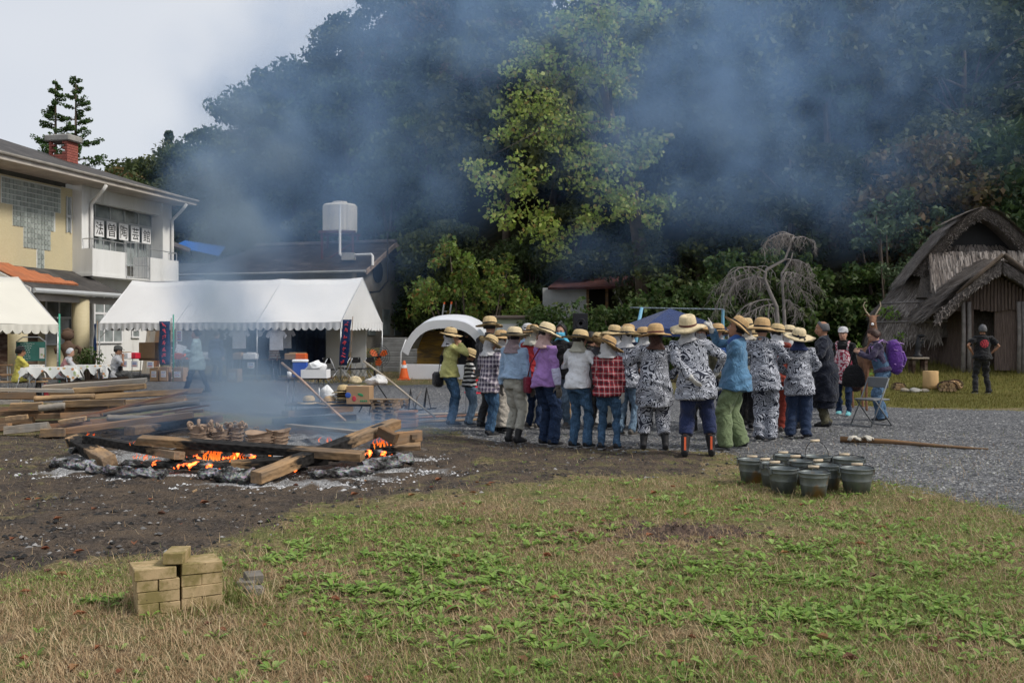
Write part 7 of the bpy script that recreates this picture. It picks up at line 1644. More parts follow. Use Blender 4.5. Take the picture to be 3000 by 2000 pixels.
for k in range(6):
    m_=MB().box((0,0,0),(.38+.06*(k%2),.3,.035),0,bev=.004).build("board",M['wood_d']);p=P(1186+random.uniform(-6,6),0,15.7);m_.location=(p.x,p.y,.03+k*.045);m_.rotation_euler=(random.uniform(-.04,.04),random.uniform(-.06,.06),random.uniform(-.15,.15));tag(m_,"red-brown split board under the short rack stack, %s"%("lowest","second from below","third from below","third from top","second from top","topmost")[k],"board","split boards under the racks")
def stick(label,a,b,r0,r1,mat,name="wooden_pole",group=None):
    m_,L_=frame_between(a,b);o=MB().tube([(-L_/2,0,0),(-L_/6,.008,.01),(L_/5,-.008,0),(L_/2,0,0)],[r0,lerp(r0,r1,.3),lerp(r0,r1,.7),r1],8).build(name,mat,None,True);o.matrix_world=m_;return tag(o,label,"pole",group)
stick("long pinkish stirring pole slanting into the smoke of the fire",P(826,1063,16.8),P(1012,1232,13.9),.021,.016,M['pole_wood']);stick("long grey pole slanting down behind the racks",P(1066,1058,17.2),P(1276,1222,16.4),.02,.018,M['wood_b'])
stick("red-brown pole lying on the gravel right of the racks",G(1200,1226,.03),G(1462,1212,.03),.022,.022,M['wood_d'],"ground_pole","poles lying on the gravel");stick("grey pole lying just beyond the red-brown one",G(1170,1218,.03),G(1500,1206,.03),.022,.02,M['wood_b'],"ground_pole","poles lying on the gravel");stick("pale board-like pole lying nearest the split boards",G(1190,1240,.03),G(1400,1228,.03),.025,.022,M['wood_a'],"ground_pole","poles lying on the gravel")
for i,(a0,a1,a2)in enumerate((((1240,1200),(1250,1135),(1262,1195)),((1196,1195),(1203,1140),(1215,1200)))):
    Y=17.2+i*.4;o=MB().tube([P(*a0,Y),P(*a1,Y),P(*a2,Y-.2)],.012,6).tube([P(*a1,Y),P(a1[0]-6,a1[1]+62,Y+.3)],.012,6).tube([P(a0[0]-12,a0[1],Y),P(a2[0]+16,a2[1],Y-.2)],.012,6).build("iron_tripod",M['dark_steel']);tag(o,("black iron tripod stand right of the racks","smaller black iron stand behind the racks")[i],"stand","iron stands by the racks")
o=MB().tube([P(1215,1200,17),P(1222,1165,17),P(1234,1146,17)],[.016,.014,.01],6).build("curved_horn",M['dead_bark'],None,True);tag(o,"pale curved stick between the two iron stands","stick")
tp_=P(1098,1130,18.6);tr_=empty("tripod",(tp_.x,tp_.y,0),0,"black camera tripod behind the white cloth","tripod")
for a in(.4,2.5,4.6):MB().tube([(.42*math.cos(a),.42*math.sin(a),0),(0,0,.62)],.012,6).build("leg",M['black'],tr_)
MB().tube([(0,0,.6),(0,0,.82)],.02,8).build("column",M['black'],tr_)

# ------------------------------------------------------------------ buckets, pole with gloves
t=NT('galvanised_bucket');v_=t.coord(scale=(1,1,.5));n1=t.noise(v_,9,4);oi=t.node("ShaderNodeObjectInfo");n2=t.noise(t.coord(),3.5,4)
c_=t.ramp(n1,[(.3,(.11,.125,.125)),(.6,(.20,.225,.225)),(.8,(.28,.29,.28))]);c_=t.mix(t.math('MULTIPLY',t.ramp(n2,[(.52,0.0),(.62,1.0)]),t.ramp(oi.outputs['Random'],[(.3,0.0),(.9,.9)])),c_,(.30,.17,.06));t.set(color=c_,rough=.45,metal=.55);M['bucket']=t.mat
M['rust_inside']=plain('rusty_inside',(.26,.13,.05),.8,.4,8,.2);M['grip']=plain('wood_grip',(.55,.45,.32),.7,.1,9,.1)
BK=[(2205,9.8,88,"rust-rimmed galvanised bucket at the left end of the cluster",1,-8),(2295,9.2,90,"light galvanised bucket second from left in the front row",0,14),(2384,8.96,90,"galvanised bucket with pale grip in the middle of the front row",0,12),(2510,9.08,96,"ochre-stained galvanised bucket at the right front",1,5),(2424,9.32,84,"galvanised bucket tucked behind the middle front one",0,10),(2308,10.15,80,"dark bucket at the back left of the cluster",0,-12),(2394,10.05,86,"bucket with upright handle in the back row",0,78),(2486,9.95,92,"pale bucket with grip laid on the rim at the back right",0,6),(2262,9.5,72,"bucket half hidden between the left and second ones",0,9),(2346,9.58,76,"bucket with ochre water in the middle of the cluster",1,12)]
for px,Y,w_,lb,ru,ha in BK:
    p=P(px,0,Y);r_=w_/F*Y/2;h_=.22;e=empty("bucket",(p.x,p.y,gz(p.x,p.y)),random.uniform(-.4,.4),lb,"bucket","galvanised buckets on the grass edge")
    MB().lathe([(.002,.012),(r_*.70,.012),(r_*.71,0),(r_*.74,.0),(r_*.86,h_*.5),(r_*.875,h_*.515),(r_*.87,h_*.53),(r_*.94,h_*.84),(r_*.955,h_*.85),(r_*.945,h_*.865),(r_*.98,h_),(r_*1.01,h_+.004),(r_*.985,h_+.008),(r_*.96,h_-.005),(r_*.72,.03),(.002,.03)],32,mi=0,cap=False).build("pail",M['bucket'],e,True)
    if ru:MB().lathe([(.002,.15),(r_*.86,.15)],24,cap=False).build("rusty_water",M['rust_inside'],e)
    el=R(ha);hp=[Vector((r_*.99*math.cos(a),math.sin(a)*r_*1.05*math.cos(el),h_+.004+math.sin(a)*r_*1.05*math.sin(el)))for a in np.linspace(0,math.pi,13)]
    if ha<60:hp=[Vector((q.x,q.y,max(q.z,h_+.012)))for q in hp]
    MB().tube(hp,.004,5).build("handle",M['dark_steel'],e);MB().tube([hp[6]-Vector((.05,0,0)),hp[6]+Vector((.05,0,0))],.014,8).build("grip",M['grip'],e,True)
    for sx in(-1,1):MB().box((sx*r_*1.0,0,h_-.02),(.012,.05,.05)).build("ear",M['bucket'],e)
a,b=on_ground(2462,1296),on_ground(2896,1318);stick("long dark tapering pole lying on the gravel at right",a+Vector((0,0,.045)),b+Vector((0,0,.012)),.042,.012,M['wood_c'],"lying_pole")
gp_=on_ground(2520,1303);wg=MB();hand_pts=[((-.10,0,.02),(-1,.2,0)),((.08,.02,.02),(.9,-.5,.1))]
for i in range(2):
    g_=empty("work_glove",(gp_.x-.1+.2*i,gp_.y,gz(gp_.x,gp_.y)+.085),R(30+60*i),("left of two muddy white gloves draped on the lying pole","right of two muddy white gloves draped on the lying pole")[i],"glove","gloves on the lying pole")
    mb=MB();mb.tube([(-.07,0,-.02),(-.03,0,.02),(.03,0,.025),(.06,.0,.01)],[(.03,.016),(.045,.016),(.05,.016),(.045,.014)],10,side=(0,1,0))
    for k,yy in enumerate((-.038,-.013,.013,.038)):mb.tube([(.05,yy,.012),(.09,yy*1.1,.0),(.12,yy*1.2,-.03)],[.013,.012,.009],6)
    mb.tube([(-.01,-.045,.015),(.02,-.08,.0),(.04,-.095,-.02)],[.014,.012,.009],6);mb.build("knit",M['glove_mud']if 'glove_mud' in M else fabric('muddy_glove',(.58,.54,.46),.3),g_,True)

# ------------------------------------------------------------------ right: things before the hut
sp0=on_ground(2727,1138);stp=MB().lathe([(.20,0),(.195,.1),(.19,.45),(.18,.46),(.01,.462)],20,wob=lambda a,r_,z_:(.008*math.sin(5*a),0)).build("log_stump",plain('fresh_cut_log',(.52,.34,.16),.85,.12,4,.3),None,True);stp.location=sp0;tag(stp,"upright pale log stump on the lawn","log")
ft=on_ground(2742,1118);ft.y+=1.2;tb2=empty("display_table",(ft.x,ft.y,gz(ft.x,ft.y)),0,"small wooden display table behind the pale stump","table");MB().box((0,0,.42),(.5,.4,.05),bev=.01).build("table_top",M['wood_b'],tb2)
for sx in(-1,1):
    for sy in(-1,1):MB().box((sx*.17,sy*.13,.2),(.08,.08,.4)).build("leg",M['dark_wood'],tb2)
st=MB().tube([(0,0,0),(0,0,.06),(0,0,.1),(.0,0,.25),(.02,0,.36),(.0,0,.45),(.05,0,.55)],[.14,.13,.07,.08,.10,.05,.06],12).tube([(.02,0,.36),(.14,0,.42),(.16,0,.52)],[.045,.04,.03],8).ball((.1,0,.6),(.11,.05,.05),10,6).build("black_sculpture",M['black'],None,True);st.location=(ft.x,ft.y,gz(ft.x,ft.y)+.445);tag(st,"small black figure sculpture on the display table","sculpture")
def bundle(label,px,py,n,L_,rr,rz,seed):
    p=on_ground(px,py);e=empty("log_bundle",(p.x,p.y,gz(p.x,p.y)),rz,label,"bundle","split-wood bundles on the lawn");rnd=random.Random(seed);k=0
    for lay in range(3):
        for i in range(n-lay):MB().tube([(-L_/2,(i-(n-lay-1)/2)*rr*1.9,rr+lay*rr*1.7),(L_/2,(i-(n-lay-1)/2)*rr*1.9,rr+lay*rr*1.7)],rr*rnd.uniform(.85,1.05),6,ph=rnd.random()).build("split_stick",M['wood_a'],e)
    for sx in(-.28,.28):MB().tube([(sx*L_,rr*n*math.cos(a)*1.02,rr*2.8+rr*2.95*math.sin(a))for a in np.linspace(0,6.283,17)],.012,5).build("binding",M['dark_wood'],e)
bundle("bound bundle of split wood lying right of the stump",2775,1146,5,.55,.045,R(70),1);bundle("bundle of split wood behind the other one right of the stump",2795,1138,5,.55,.04,R(60),2);bundle("small bundle of split wood left of the stump",2633,1142,5,.35,.032,R(80),3)
for i,(px,py,r_,c_)in enumerate(((2652,1148,.10,'wood_b'),(2682,1150,.12,'concrete'),(2710,1149,.09,'wood_b'))):
    p=on_ground(px,py);o=MB().ball((0,0,r_*.5),(r_*1.3,r_,r_*.6),10,7).build("rock",M[c_],None,False);o.location=p
    for v_ in o.data.vertices:v_.co+=Vector((noise.noise(v_.co*7+Vector((i,0,0))),noise.noise(v_.co*7+Vector((0,i,4))),noise.noise(v_.co*6)))*r_*.35
    tag(o,("pale angular rock left of the dark rock on the lawn","dark rounded rock between two pale ones","pale rock beside the upright stump")[i],"rock","rocks on the lawn")
# stuffed deer behind the bending woman
dp=P(2556,0,19.2);deer=MB();hz_=P(0,935,19.2).z
deer.tube([(.0,.95,.95),(.0,.75,1.02),(0,.4,1.0),(0,.1,1.05),(0,-.02,1.12)],[(.10,.12),(.17,.2),(.18,.22),(.18,.23),(.12,.17)],14,side=(1,0,0)).tube([(0,.02,1.12),(-.02,-.1,1.35),(-.04,-.16,1.58),(-.05,-.17,hz_-.04)],[(.12,.15),(.09,.12),(.075,.095),(.06,.07)],12,side=(1,0,0)).tube([(-.03,-.10,hz_+.03),(-.06,-.19,hz_+.01),(-.10,-.29,hz_-.05),(-.125,-.36,hz_-.09)],[.055,.07,.052,.032],12)
for sx in(-.1,.1):
    deer.tube([(sx,.06,1.0),(sx,.04,.72),(sx,.06,.45),(sx,.06,.2),(sx,.03,0)],[.075,.05,.032,.025,.03],8).tube([(sx,.78,.98),(sx,.70,.72),(sx,.86,.46),(sx,.84,.22),(sx,.80,0)],[.11,.075,.035,.026,.03],8)
    deer.tube([(sx*.6-.04,-.13,hz_+.05),(sx*1.5-.04,-.11,hz_+.09)],[(.02,.03),(.01,.02)],8)
t=NT('deer_fur');n1=t.noise(t.coord(),22,3);t.set(color=t.ramp(n1,[(.3,(.12,.055,.03)),(.7,(.22,.11,.06))]),rough=.9);do=deer.build("deer",t.mat,None,True);do.location=(dp.x,dp.y,gz(dp.x,dp.y));tag(do,"stuffed brown deer with antlers behind the bending woman","deer");PEND_DEER=do
for sx in(-1,1):MB().tube([(sx*.05-.045,-.12,hz_+.06),(sx*.12-.05,-.10,hz_+.16),(sx*.17-.06,-.14,hz_+.26),(sx*.14-.07,-.2,hz_+.34)],[.014,.012,.010,.005],6).tube([(sx*.12-.05,-.10,hz_+.15),(sx*.14-.05,-.18,hz_+.2)],[.009,.004],5).build("antler",M['grip'],do,True)
MB().ball((-.135,-.375,hz_-.1),(.03,.025,.028),8,6).build("muzzle",M['white_clean'],do,True);MB().ball((-.10,-.235,hz_+.015),.014,8,6).build("eye",M['black'],do,True)

# ------------------------------------------------------------------ foreground: stacked firebricks
t=NT('firebrick');oi=t.node("ShaderNodeObjectInfo");v_=t.coord('World');n1=t.noise(v_,16,4);n2=t.noise(v_,7,5,.7);sp2=t.voro(v_,60,'Distance')
c_=t.mix(n1,t.ramp(oi.outputs['Random'],[(0,(.35,.255,.14)),(.5,(.42,.31,.175)),(1,(.40,.27,.155))]),(.47,.36,.21));c_=t.mix(t.ramp(n2,[(.40,0.0),(.58,.9)]),c_,(.20,.165,.065));c_=t.mix(t.ramp(t.noise(v_,38,3),[(.66,0.0),(.72,.8)]),c_,(.10,.075,.04));t.set(color=c_,rough=.95,spec=.1);t.bump(t.noise(v_,120,3),.4,.004);M['firebrick']=t.mat
BL,BW,BH=.230,.114,.065
bo=on_ground(530,1793);RB=R(27)
bst=empty("firebrick_stack",(bo.x,bo.y,gz(bo.x,bo.y)-.02),RB,"stepped stack of tan firebricks at the lower left","brick stack");bst.scale=(.91,.91,.91)
brk=MB().box((0,0,0),(BL,BW,BH),bev=.0035).mesh("brick");brk.materials.append(M['firebrick'])
def fb_(x,y,k,rz=0.0,par=bst,z0=.0):
    o=link_mesh("brick",brk,None,par);o.location=(x+random.uniform(-.003,.003),y+random.uniform(-.004,.004),z0+k*(BH+.002)+BH/2);o.rotation_euler=(random.uniform(-.012,.012),random.uniform(-.01,.01),rz+random.uniform(-.02,.02));return o
random.seed(77)
for cx,rz_c,dy,dz in((-.118,-.01,.0,0.0),(.118,.02,.006,.006)):
    for k in range(5):
        xo=(-.016 if(k==4 and cx<0)else 0)-(.006 if k>=3 and cx<0 else 0);zz0=-.045+dz
        if k in(0,1):pass
        if k%2==0 or k==4:
            for j in range(2):fb_(cx+xo,dy+(j+.5)*BW,k if k else 0,rz_c,z0=zz0)
        else:
            for j in range(2):fb_(cx+xo+(j-.5)*BW*1.01,dy+BL/2,k,R(90)+rz_c,z0=zz0)
topb=link_mesh("firebrick",brk,None);topb.scale=(.91,.91,.91);topb.location=Vector(bst.location)+.91*(Matrix.Rotation(RB,4,'Z')@Vector((-.005,.115,-.045+.006+5*(BH+.002)+BH/2)));topb.rotation_euler=(0,.02,RB+R(70));tag(topb,"single firebrick lying crosswise on top of the brick stack","brick")
for i,(px,py,rz_,k)in enumerate(((745,1742,65,0),(722,1722,40,0),(742,1716,70,0))):
    p=on_ground(px,py);o=MB().box((0,0,0),(.10,.075,.055),bev=.004).build("concrete_block",plain('grey_block',(.17,.155,.135),.95,.25,14,.4));o.location=(p.x,p.y,gz(p.x,p.y)+.02+.03*(i==2));o.rotation_euler=(.1*i,.05,R(rz_-40));tag(o,("nearest grey block fragment right of the brick stack","leftmost grey block fragment with white top right of the bricks","tallest grey block fragment right of the brick stack")[i],"block","block fragments beside the bricks")
# tall grass tufts around the bricks
def tuft(label,px,py,n,h,w,mat,lean):
    p=on_ground(px,py);x=p.x+RNG.normal(0,.05,n);y=p.y+RNG.normal(0,.03,n);V,Fq=blades(x,y,h*(.5+.6*RNG.random(n)),w*np.ones(n),lean*(.5+.7*RNG.random(n)),4);V=V-np.array(p)
    o=link_mesh("grass_tuft",np_mesh("grass_tuft",V,Fq),mat);o.location=p;tag(o,label,"grass","tall grass tufts by the bricks")
tuft("pale dry straw tuft leaning in front of the grey fragments",770,1775,46,.22,.0028,M['dry_grass'],1.0);tuft("green grass tuft right of the brick stack",690,1765,40,.20,.0028,M['green_grass'],.5);tuft("dry grass tuft left of the brick stack",405,1770,60,.17,.002,M['dry_grass'],.6);tuft("thin seeding grass stalks behind the brick stack",700,1720,12,.42,.0016,M['dry_grass'],.25);tuft("dry grass tuft at the foot of the brick stack",620,1800,30,.15,.002,M['dry_grass'],1.0)
# ------------------------------------------------------------------ bags and things held
def sling(label,p,off,size,mat,strap_pts,name="shoulder_bag",cat="bag"):
    Mw=p['M'];s=p['s'];c=Vector(off)*s;mb=MB().box((0,0,0),size,bev=min(size)*.3);o=mb.build(name,M[mat],None,True);o.matrix_world=Mw@Matrix.Translation(c)
    st=MB().tube([Vector(q)*s-c for q in strap_pts],[(.014,.004)]*len(strap_pts),6).build("strap",M[mat],o,True);tag(o,label,cat);return o
sling("black shoulder bag hanging behind the yellow-green jacket",PPL['yellow'],(-.16,-.17,.80),(.30,.13,.24),'black_t',[(-.14,-.16,.93),(-.02,-.16,1.2),(.10,-.09,1.43),(.12,.08,1.38)])
sling("maroon pouch on a thin strap beside the purple jacket",PPL['purple'],(-.22,-.14,.84),(.15,.07,.22),'maroon',[(-.22,-.14,.95),(-.10,-.175,1.15),(.06,-.14,1.36),(.10,-.02,1.44)])
sling("black waist bag across the seated man's white T-shirt",PPL['capm'],(.10,.20,.62),(.22,.10,.13),'black_t',[(.05,.22,.66),(-.14,.05,.85),(-.10,-.06,1.0),(.0,.12,.98)])
p=PPL['pack'];s=p['s'];T_=p['T']
pk=empty("backpack",(0,0,0),0,"purple hiking backpack with lilac straps on the bending woman","backpack");pk.matrix_world=p['M']@Matrix.Translation(T_(0,-.26,1.18))
MB().tube([(0,.02,-.28),(0,0,-.24),(0,-.02,-.05),(0,0,.15),(0,.03,.27)],[(.13,.09),(.17,.13),(.175,.14),(.16,.12),(.10,.07)],14,side=(1,0,0),power=2.8).build("pack_body",M['pursky'],pk,True);MB().tube([(0,-.12,-.2),(0,-.16,-.05),(0,-.13,.08)],[(.11,.04),(.13,.05),(.10,.03)],12,side=(1,0,0)).build("front_pocket",M['pursky'],pk,True)
for z_ in(-.18,.06,.2):MB().tube([(-.17,.03,z_+.05),(-.12,-.13,z_+.01),(.12,-.13,z_+.01),(.17,.03,z_+.05)],[(.014,.008)]*4,6).build("lilac_strap",M['strap'],pk,True)
for sx in(-1,1):MB().tube([(sx*.10,.12,.22),(sx*.11,.20,.28),(sx*.11,.38,.15),(sx*.12,.36,-.05),(sx*.15,.1,-.2)],[(.025,.008)]*5,6).build("shoulder_strap",M['strap'],pk,True)
hb=MB();hx0=p['arms'][0][2];hx1=p['arms'][1][2];mid=(hx0+hx1)/2+Vector((0,.06,0))
hb.tube([Vector((0,0,-.62)),Vector((0,0,-.58)),Vector((0,0,-.42)),Vector((0,0,-.30)),Vector((0,0,-.24))],[(.02,.15),(.05,.20),(.045,.19),(.03,.14),(.012,.08)],14,side=(1,0,0));hb.tube([Vector((0,-.07,-.25)),Vector((0,-.03,-.1)),Vector((0,0,.0))],.012,6).tube([Vector((0,.07,-.25)),Vector((0,.03,-.1)),Vector((0,0,.0))],.012,6)
o=hb.build("tote_bag",M['black_t'],None,True);o.matrix_world=p['M']@Matrix.Translation(mid+Vector((0,.03,.02)));tag(o,"black cloth tote bag held open by the bending woman","bag")
p=PPL['cap'];w=p['arms'][0][2];o=MB().ball((0,0,-.18),(.13,.08,.12),12,8).tube([(-.05,0,-.1),(-.01,0,.0),(.0,0,.02)],.01,5).tube([(.05,0,-.1),(.01,0,.0),(0,0,.02)],.01,5).build("string_bag",M['brownsc'],None,True);o.matrix_world=p['M']@Matrix.Translation(w+Vector((0,.02,-.06)));tag(o,"brown drawstring bag in the hand of the woman in the apron","bag")
p=PPL['blue'];e_,w=p['arms'][0][1],p['arms'][0][2];d=Vector((-.1,1,.05)).normalized();o=MB().tube([w-d*.10+Vector((0,.0,-.07)),w+d*.12+Vector((0,0,-.07))],[.014,.018],8).ball(w+d*.14+Vector((0,0,-.07)),.03,10,7).build("microphone",M['steel'],None,True);o.matrix_world=p['M'];tag(o,"grey hand microphone in the pointing man's lowered glove","microphone")
p=PPL['mint'];w=p['arms'][0][2];o=MB().box((0,.10,.02),(.02,.24,.20),bev=.003).build("papers",M['mint']if False else M['paper']);o.matrix_world=p['M']@Matrix.Translation(w);o.rotation_euler.x+=.3;tag(o,"sheaf of pale papers in the hands of the woman in mint","papers")
p=PPL['tall'];
pg=on_ground(1652,1232);r=empty("paper_stool",(pg.x,pg.y,0),R(12),"wooden stool with white paper on it between the jeans","stool");MB().box((0,0,.43),(.36,.34,.03),bev=.006).build("seat",M['wood_a'],r);MB().box((0,0,.455),(.33,.3,.012)).build("paper_sheet",plain('pale_blue_paper',(.55,.62,.78),.7,.03,3,0),r)
for sx in(-1,1):
    for sy in(-1,1):MB().tube([(sx*.15,sy*.14,0),(sx*.14,sy*.13,.42)],.016,6).build("leg",M['wood_a'],r)
pg=on_ground(1745,1246);o=MB().box((0,0,.09),(.22,.16,.18),bev=.01).build("white_box",M['white_clean']);o.location=pg;o.rotation_euler=(0,0,.3);MB().box((0,0,.185),(.2,.14,.012)).build("lid",M['white_paint'],o);tag(o,"white box on the gravel between the jeans of the crowd","box")
rs=on_ground(1400,1215);r=empty("red_chair",(rs.x,rs.y,0),R(30),"red-backed chair glimpsed behind the striped child","chair")
for j in range(3):MB().box((0,.17,.52+.06*j),(.36,.02,.03)).build("back_slat",M['red_plastic'],r)
MB().box((0,0,.42),(.38,.36,.03),bev=.006).build("seat",M['red_plastic'],r)
for sx in(-1,1):
    for sy in(-1,1):MB().tube([(sx*.17,sy*.16,0),(sx*.17,sy*.16,.42 if sy<0 else.70)],.012,6).build("leg",M['steel'],r)
# ------------------------------------------------------------------ bonfire: timbers, charcoal, flames, clay pots; timber pile behind
random.seed(50)
def timber(name,label,a,b,w,h,mat,group=None,roll=0.0,char=None,roundish=False,rag=(0,0),cat="timber"):
    m_,L_=frame_between(a,b,roll);n=9 if not roundish else 22;pts,rr=[],[]
    for i in range(n):pts.append((-L_/2+L_*i/(n-1),random.uniform(-1,1)*w*.025,random.uniform(-1,1)*h*.03));rr.append((w/2*random.uniform(.95,1.04),h/2*random.uniform(.95,1.04)))
    if roundish:mb=MB().tube(pts,rr,14,side=(0,1,0),power=3.0 if roundish==2 else 2.0)
    else:
        sec=[];c_=.10
        mb=MB();k=8;vs,fs=[],[]
        for i,(p,(rw,rh))in enumerate(zip(pts,rr)):
            for(sy,sz)in((-1+c_,-1),(1-c_,-1),(1,-1+c_),(1,1-c_),(1-c_,1),(-1+c_,1),(-1,1-c_),(-1,-1+c_)):
                rg=(rag[0]*random.uniform(-.05,.05)if i==0 else rag[1]*random.uniform(-.05,.05)if i==n-1 else 0)
                vs.append((p[0]+rg,p[1]+sy*rw,p[2]+sz*rh))
        for i in range(n-1):fs+=[(i*k+j,i*k+(j+1)%k,(i+1)*k+(j+1)%k,(i+1)*k+j)for j in range(k)]
        fs+=[tuple(range(k-1,-1,-1)),tuple(range((n-1)*k,n*k))];mb.add(vs,fs)
    o=mb.build(name,mat,None,roundish==1);o.matrix_world=m_
    if char:o["char_a"],o["char_b"]=float(char[0]),float(char[1])
    return tag(o,label,cat,group)
gF="timbers burning in the bonfire";BW_=M['burnt_wood']
def X(px,py,z):return G(px,py,z)
timber("burning_timber","long half-charred plank lying across the top of the bonfire",X(408,1288,.34),X(1062,1336,.22),.15,.085,BW_,gF,.15,(-.70,.60),rag=(1,0))
bm_=timber("burning_timber","big squared beam with a mortise slot slanting out of the bonfire",X(750,1398,.10),X(1160,1240,.42),.135,.115,BW_,gF,.1,(-.70,.30))
MB().box((.85,0,.052),(.22,.045,.02)).build("mortise",M['black'],bm_)  # black slab on the beam paints the shade of the slot
timber("burning_timber","short squared block resting across the far end of the mortised beam",X(1112,1262,.38),X(1160,1285,.30),.11,.11,M['wood_c'],gF)
nb2=timber("burning_timber","short timber with a square peg at the right end of the bonfire",X(1148,1284,.28),X(1228,1276,.28),.12,.13,M['wood_c'],gF);MB().box((.06,-.065,0),(.08,.05,.06)).build("peg",M['wood_c'],nb2)
timber("burning_timber","pale split plank below the peg timber at the right end",X(1085,1312,.12),X(1232,1306,.14),.14,.06,BW_,gF,.3,(-.6,.0))
timber("burning_timber","squared beam with pale top at the left of the bonfire",X(258,1286,.26),X(526,1334,.20),.14,.085,BW_,gF,-.1,(-.95,.45))
timber("burning_timber","short pale beam end beside the left squared beam",X(510,1326,.20),X(590,1316,.24),.12,.085,M['wood_c'],gF)
timber("burning_timber","tan beam end pointing left in front of the flames",X(676,1364,.13),X(960,1344,.16),.11,.095,BW_,gF,.2,(-.35,1.2))
timber("burning_timber","charred log slanting down at the far left of the bonfire",X(212,1290,.20),X(322,1352,.10),.15,.13,BW_,gF,.3,(-.7,.15))
timber("burning_timber","thin grey plank at the back right of the bonfire",X(845,1245,.22),X(1050,1266,.20),.12,.04,M['wood_b'],gF);timber("burning_timber","wide dark timber lying behind the clay pots",X(835,1212,.20),X(1025,1196,.22),.2,.1,M['wood_c'],gF);timber("burning_timber","dark timber in the smoke left behind the pots",X(380,1262,.12),X(640,1225,.14),.18,.12,BW_,gF,0,(-.6,.6));timber("burning_timber","second dark timber in the smoke behind the bowl",X(800,1235,.08),X(1040,1222,.1),.16,.1,BW_,gF,0,(-.8,.2))
gK="charred logs at the foot of the bonfire"
for lb,a,b,w_,hot in(("black log at the far left edge of the ash",X(152,1356,.07),X(275,1362,.07),.16,0),("ash-dusted log curving in front of the left flames",X(262,1372,.06),X(482,1392,.05),.14,0),("long glowing log under the main flames",X(362,1358,.10),X(690,1366,.09),.15,1),("chunky cracked charcoal block in the middle front",X(640,1392,.08),X(735,1394,.09),.22,0),("smaller charcoal block left of the chunky one",X(586,1388,.07),X(650,1386,.08),.17,0),("ash-white log at the right front of the bonfire",X(915,1392,.07),X(1090,1374,.07),.17,0),("ash-white log end at the far right of the bonfire",X(1060,1366,.09),X(1205,1342,.08),.18,0),("glowing log behind the mortised beam",X(930,1345,.12),X(1150,1322,.12),.15,1),("charred stub leaning at the left of the ash",X(205,1320,.13),X(300,1310,.14),.14,0),("glowing log end under the tan beam",X(740,1380,.05),X(900,1368,.06),.13,1),("charred log in the heart of the bonfire",X(500,1335,.06),X(800,1330,.06),.16,1)):
    o=timber("charred_log",lb,a,b,w_*.72,w_*.46,M['charcoal_hot' if hot else 'charcoal'],gK,random.random(),None,2,cat="log")
    for v_ in o.data.vertices:v_.co+=Vector((0,noise.noise(v_.co*11)+.6*noise.noise(v_.co*31),noise.noise(v_.co*11+Vector((5,5,5)))+.6*noise.noise(v_.co*29)))*.026
# flames
t=NT('flame');z=t.sep(t.coord('Generated'))[2];n=t.noise(t.coord(scale=(1,1,.6)),14,2)
zz=t.math('ADD',z,t.math('MULTIPLY',t.math('SUBTRACT',n,.5),.5));em_=t.node("ShaderNodeEmission");t.l.new(t.ramp(zz,[(0,(1.0,.30,.05)),(.35,(1.0,.16,.02)),(1,(.75,.05,.01))]),em_.inputs[0]);em_.inputs[1].default_value=1.35
tr_=t.node("ShaderNodeBsdfTransparent");ms=t.node("ShaderNodeMixShader");t.l.new(t.ramp(zz,[(0.0,.45),(.15,.1),(.55,.25),(.95,.85)]),ms.inputs[0]);t.l.new(em_.outputs[0],ms.inputs[1]);t.l.new(tr_.outputs[0],ms.inputs[2]);t.l.new(ms.outputs[0],t.out.inputs[0]);M['flame']=t.mat
def flame(label,px,py,z,w_px,h_px,n):
    p=X(px,py,z);k=p.y/F;mb=MB()
    for i in range(n):
        x0=random.uniform(-.5,.5)*w_px*k;h=h_px*k*random.uniform(.35,.95);y0=random.uniform(-.08,.08);ln=random.uniform(.1,.6)*h;ph=random.random()*6;r0=h*random.uniform(.07,.13)
        mb.tube([(x0,y0,-.02),(x0+.10*ln+.012*math.sin(ph),y0,h*.25),(x0+.4*ln+.02*math.sin(ph+1.5),y0,h*.55),(x0+.8*ln+.02*math.sin(ph+3),y0,h*.82),(x0+1.1*ln,y0,h)],[(r0*.8,r0*.5),(r0,r0*.6),(r0*.7,r0*.4),(r0*.32,r0*.2),(.002,.002)],7,side=(1,0,0),cap=False)
    o=mb.build("flame",M['flame'],None,True);o.location=p;tag(o,label,"flame","flames licking at the bonfire timbers")
flame("widest flame in the middle of the bonfire",615,1342,.12,62,44,14);flame("bent flame right of the widest one",695,1350,.12,48,36,9);flame("small flame on the far left beam",262,1282,.26,34,22,5);flame("low flame under the left squared beam",410,1342,.10,40,20,6);flame("tiny flame left of the pale beam end",452,1336,.14,18,20,3);flame("low flame below the crossing plank",880,1350,.12,60,24,8);flame("flame under the peg timber at the right",1125,1308,.14,62,32,11);flame("single thin flame above the crossing plank",738,1322,.2,8,26,2);flame("lone tongue of flame below the plank's middle",792,1330,.14,12,32,2);flame("small red flame at the back of the bonfire",960,1290,.06,50,16,4);flame("orange flame stub on the pale beam top",385,1298,.28,10,14,2);flame("low glow of flame at the foot of the glowing log",390,1372,.04,50,14,5)
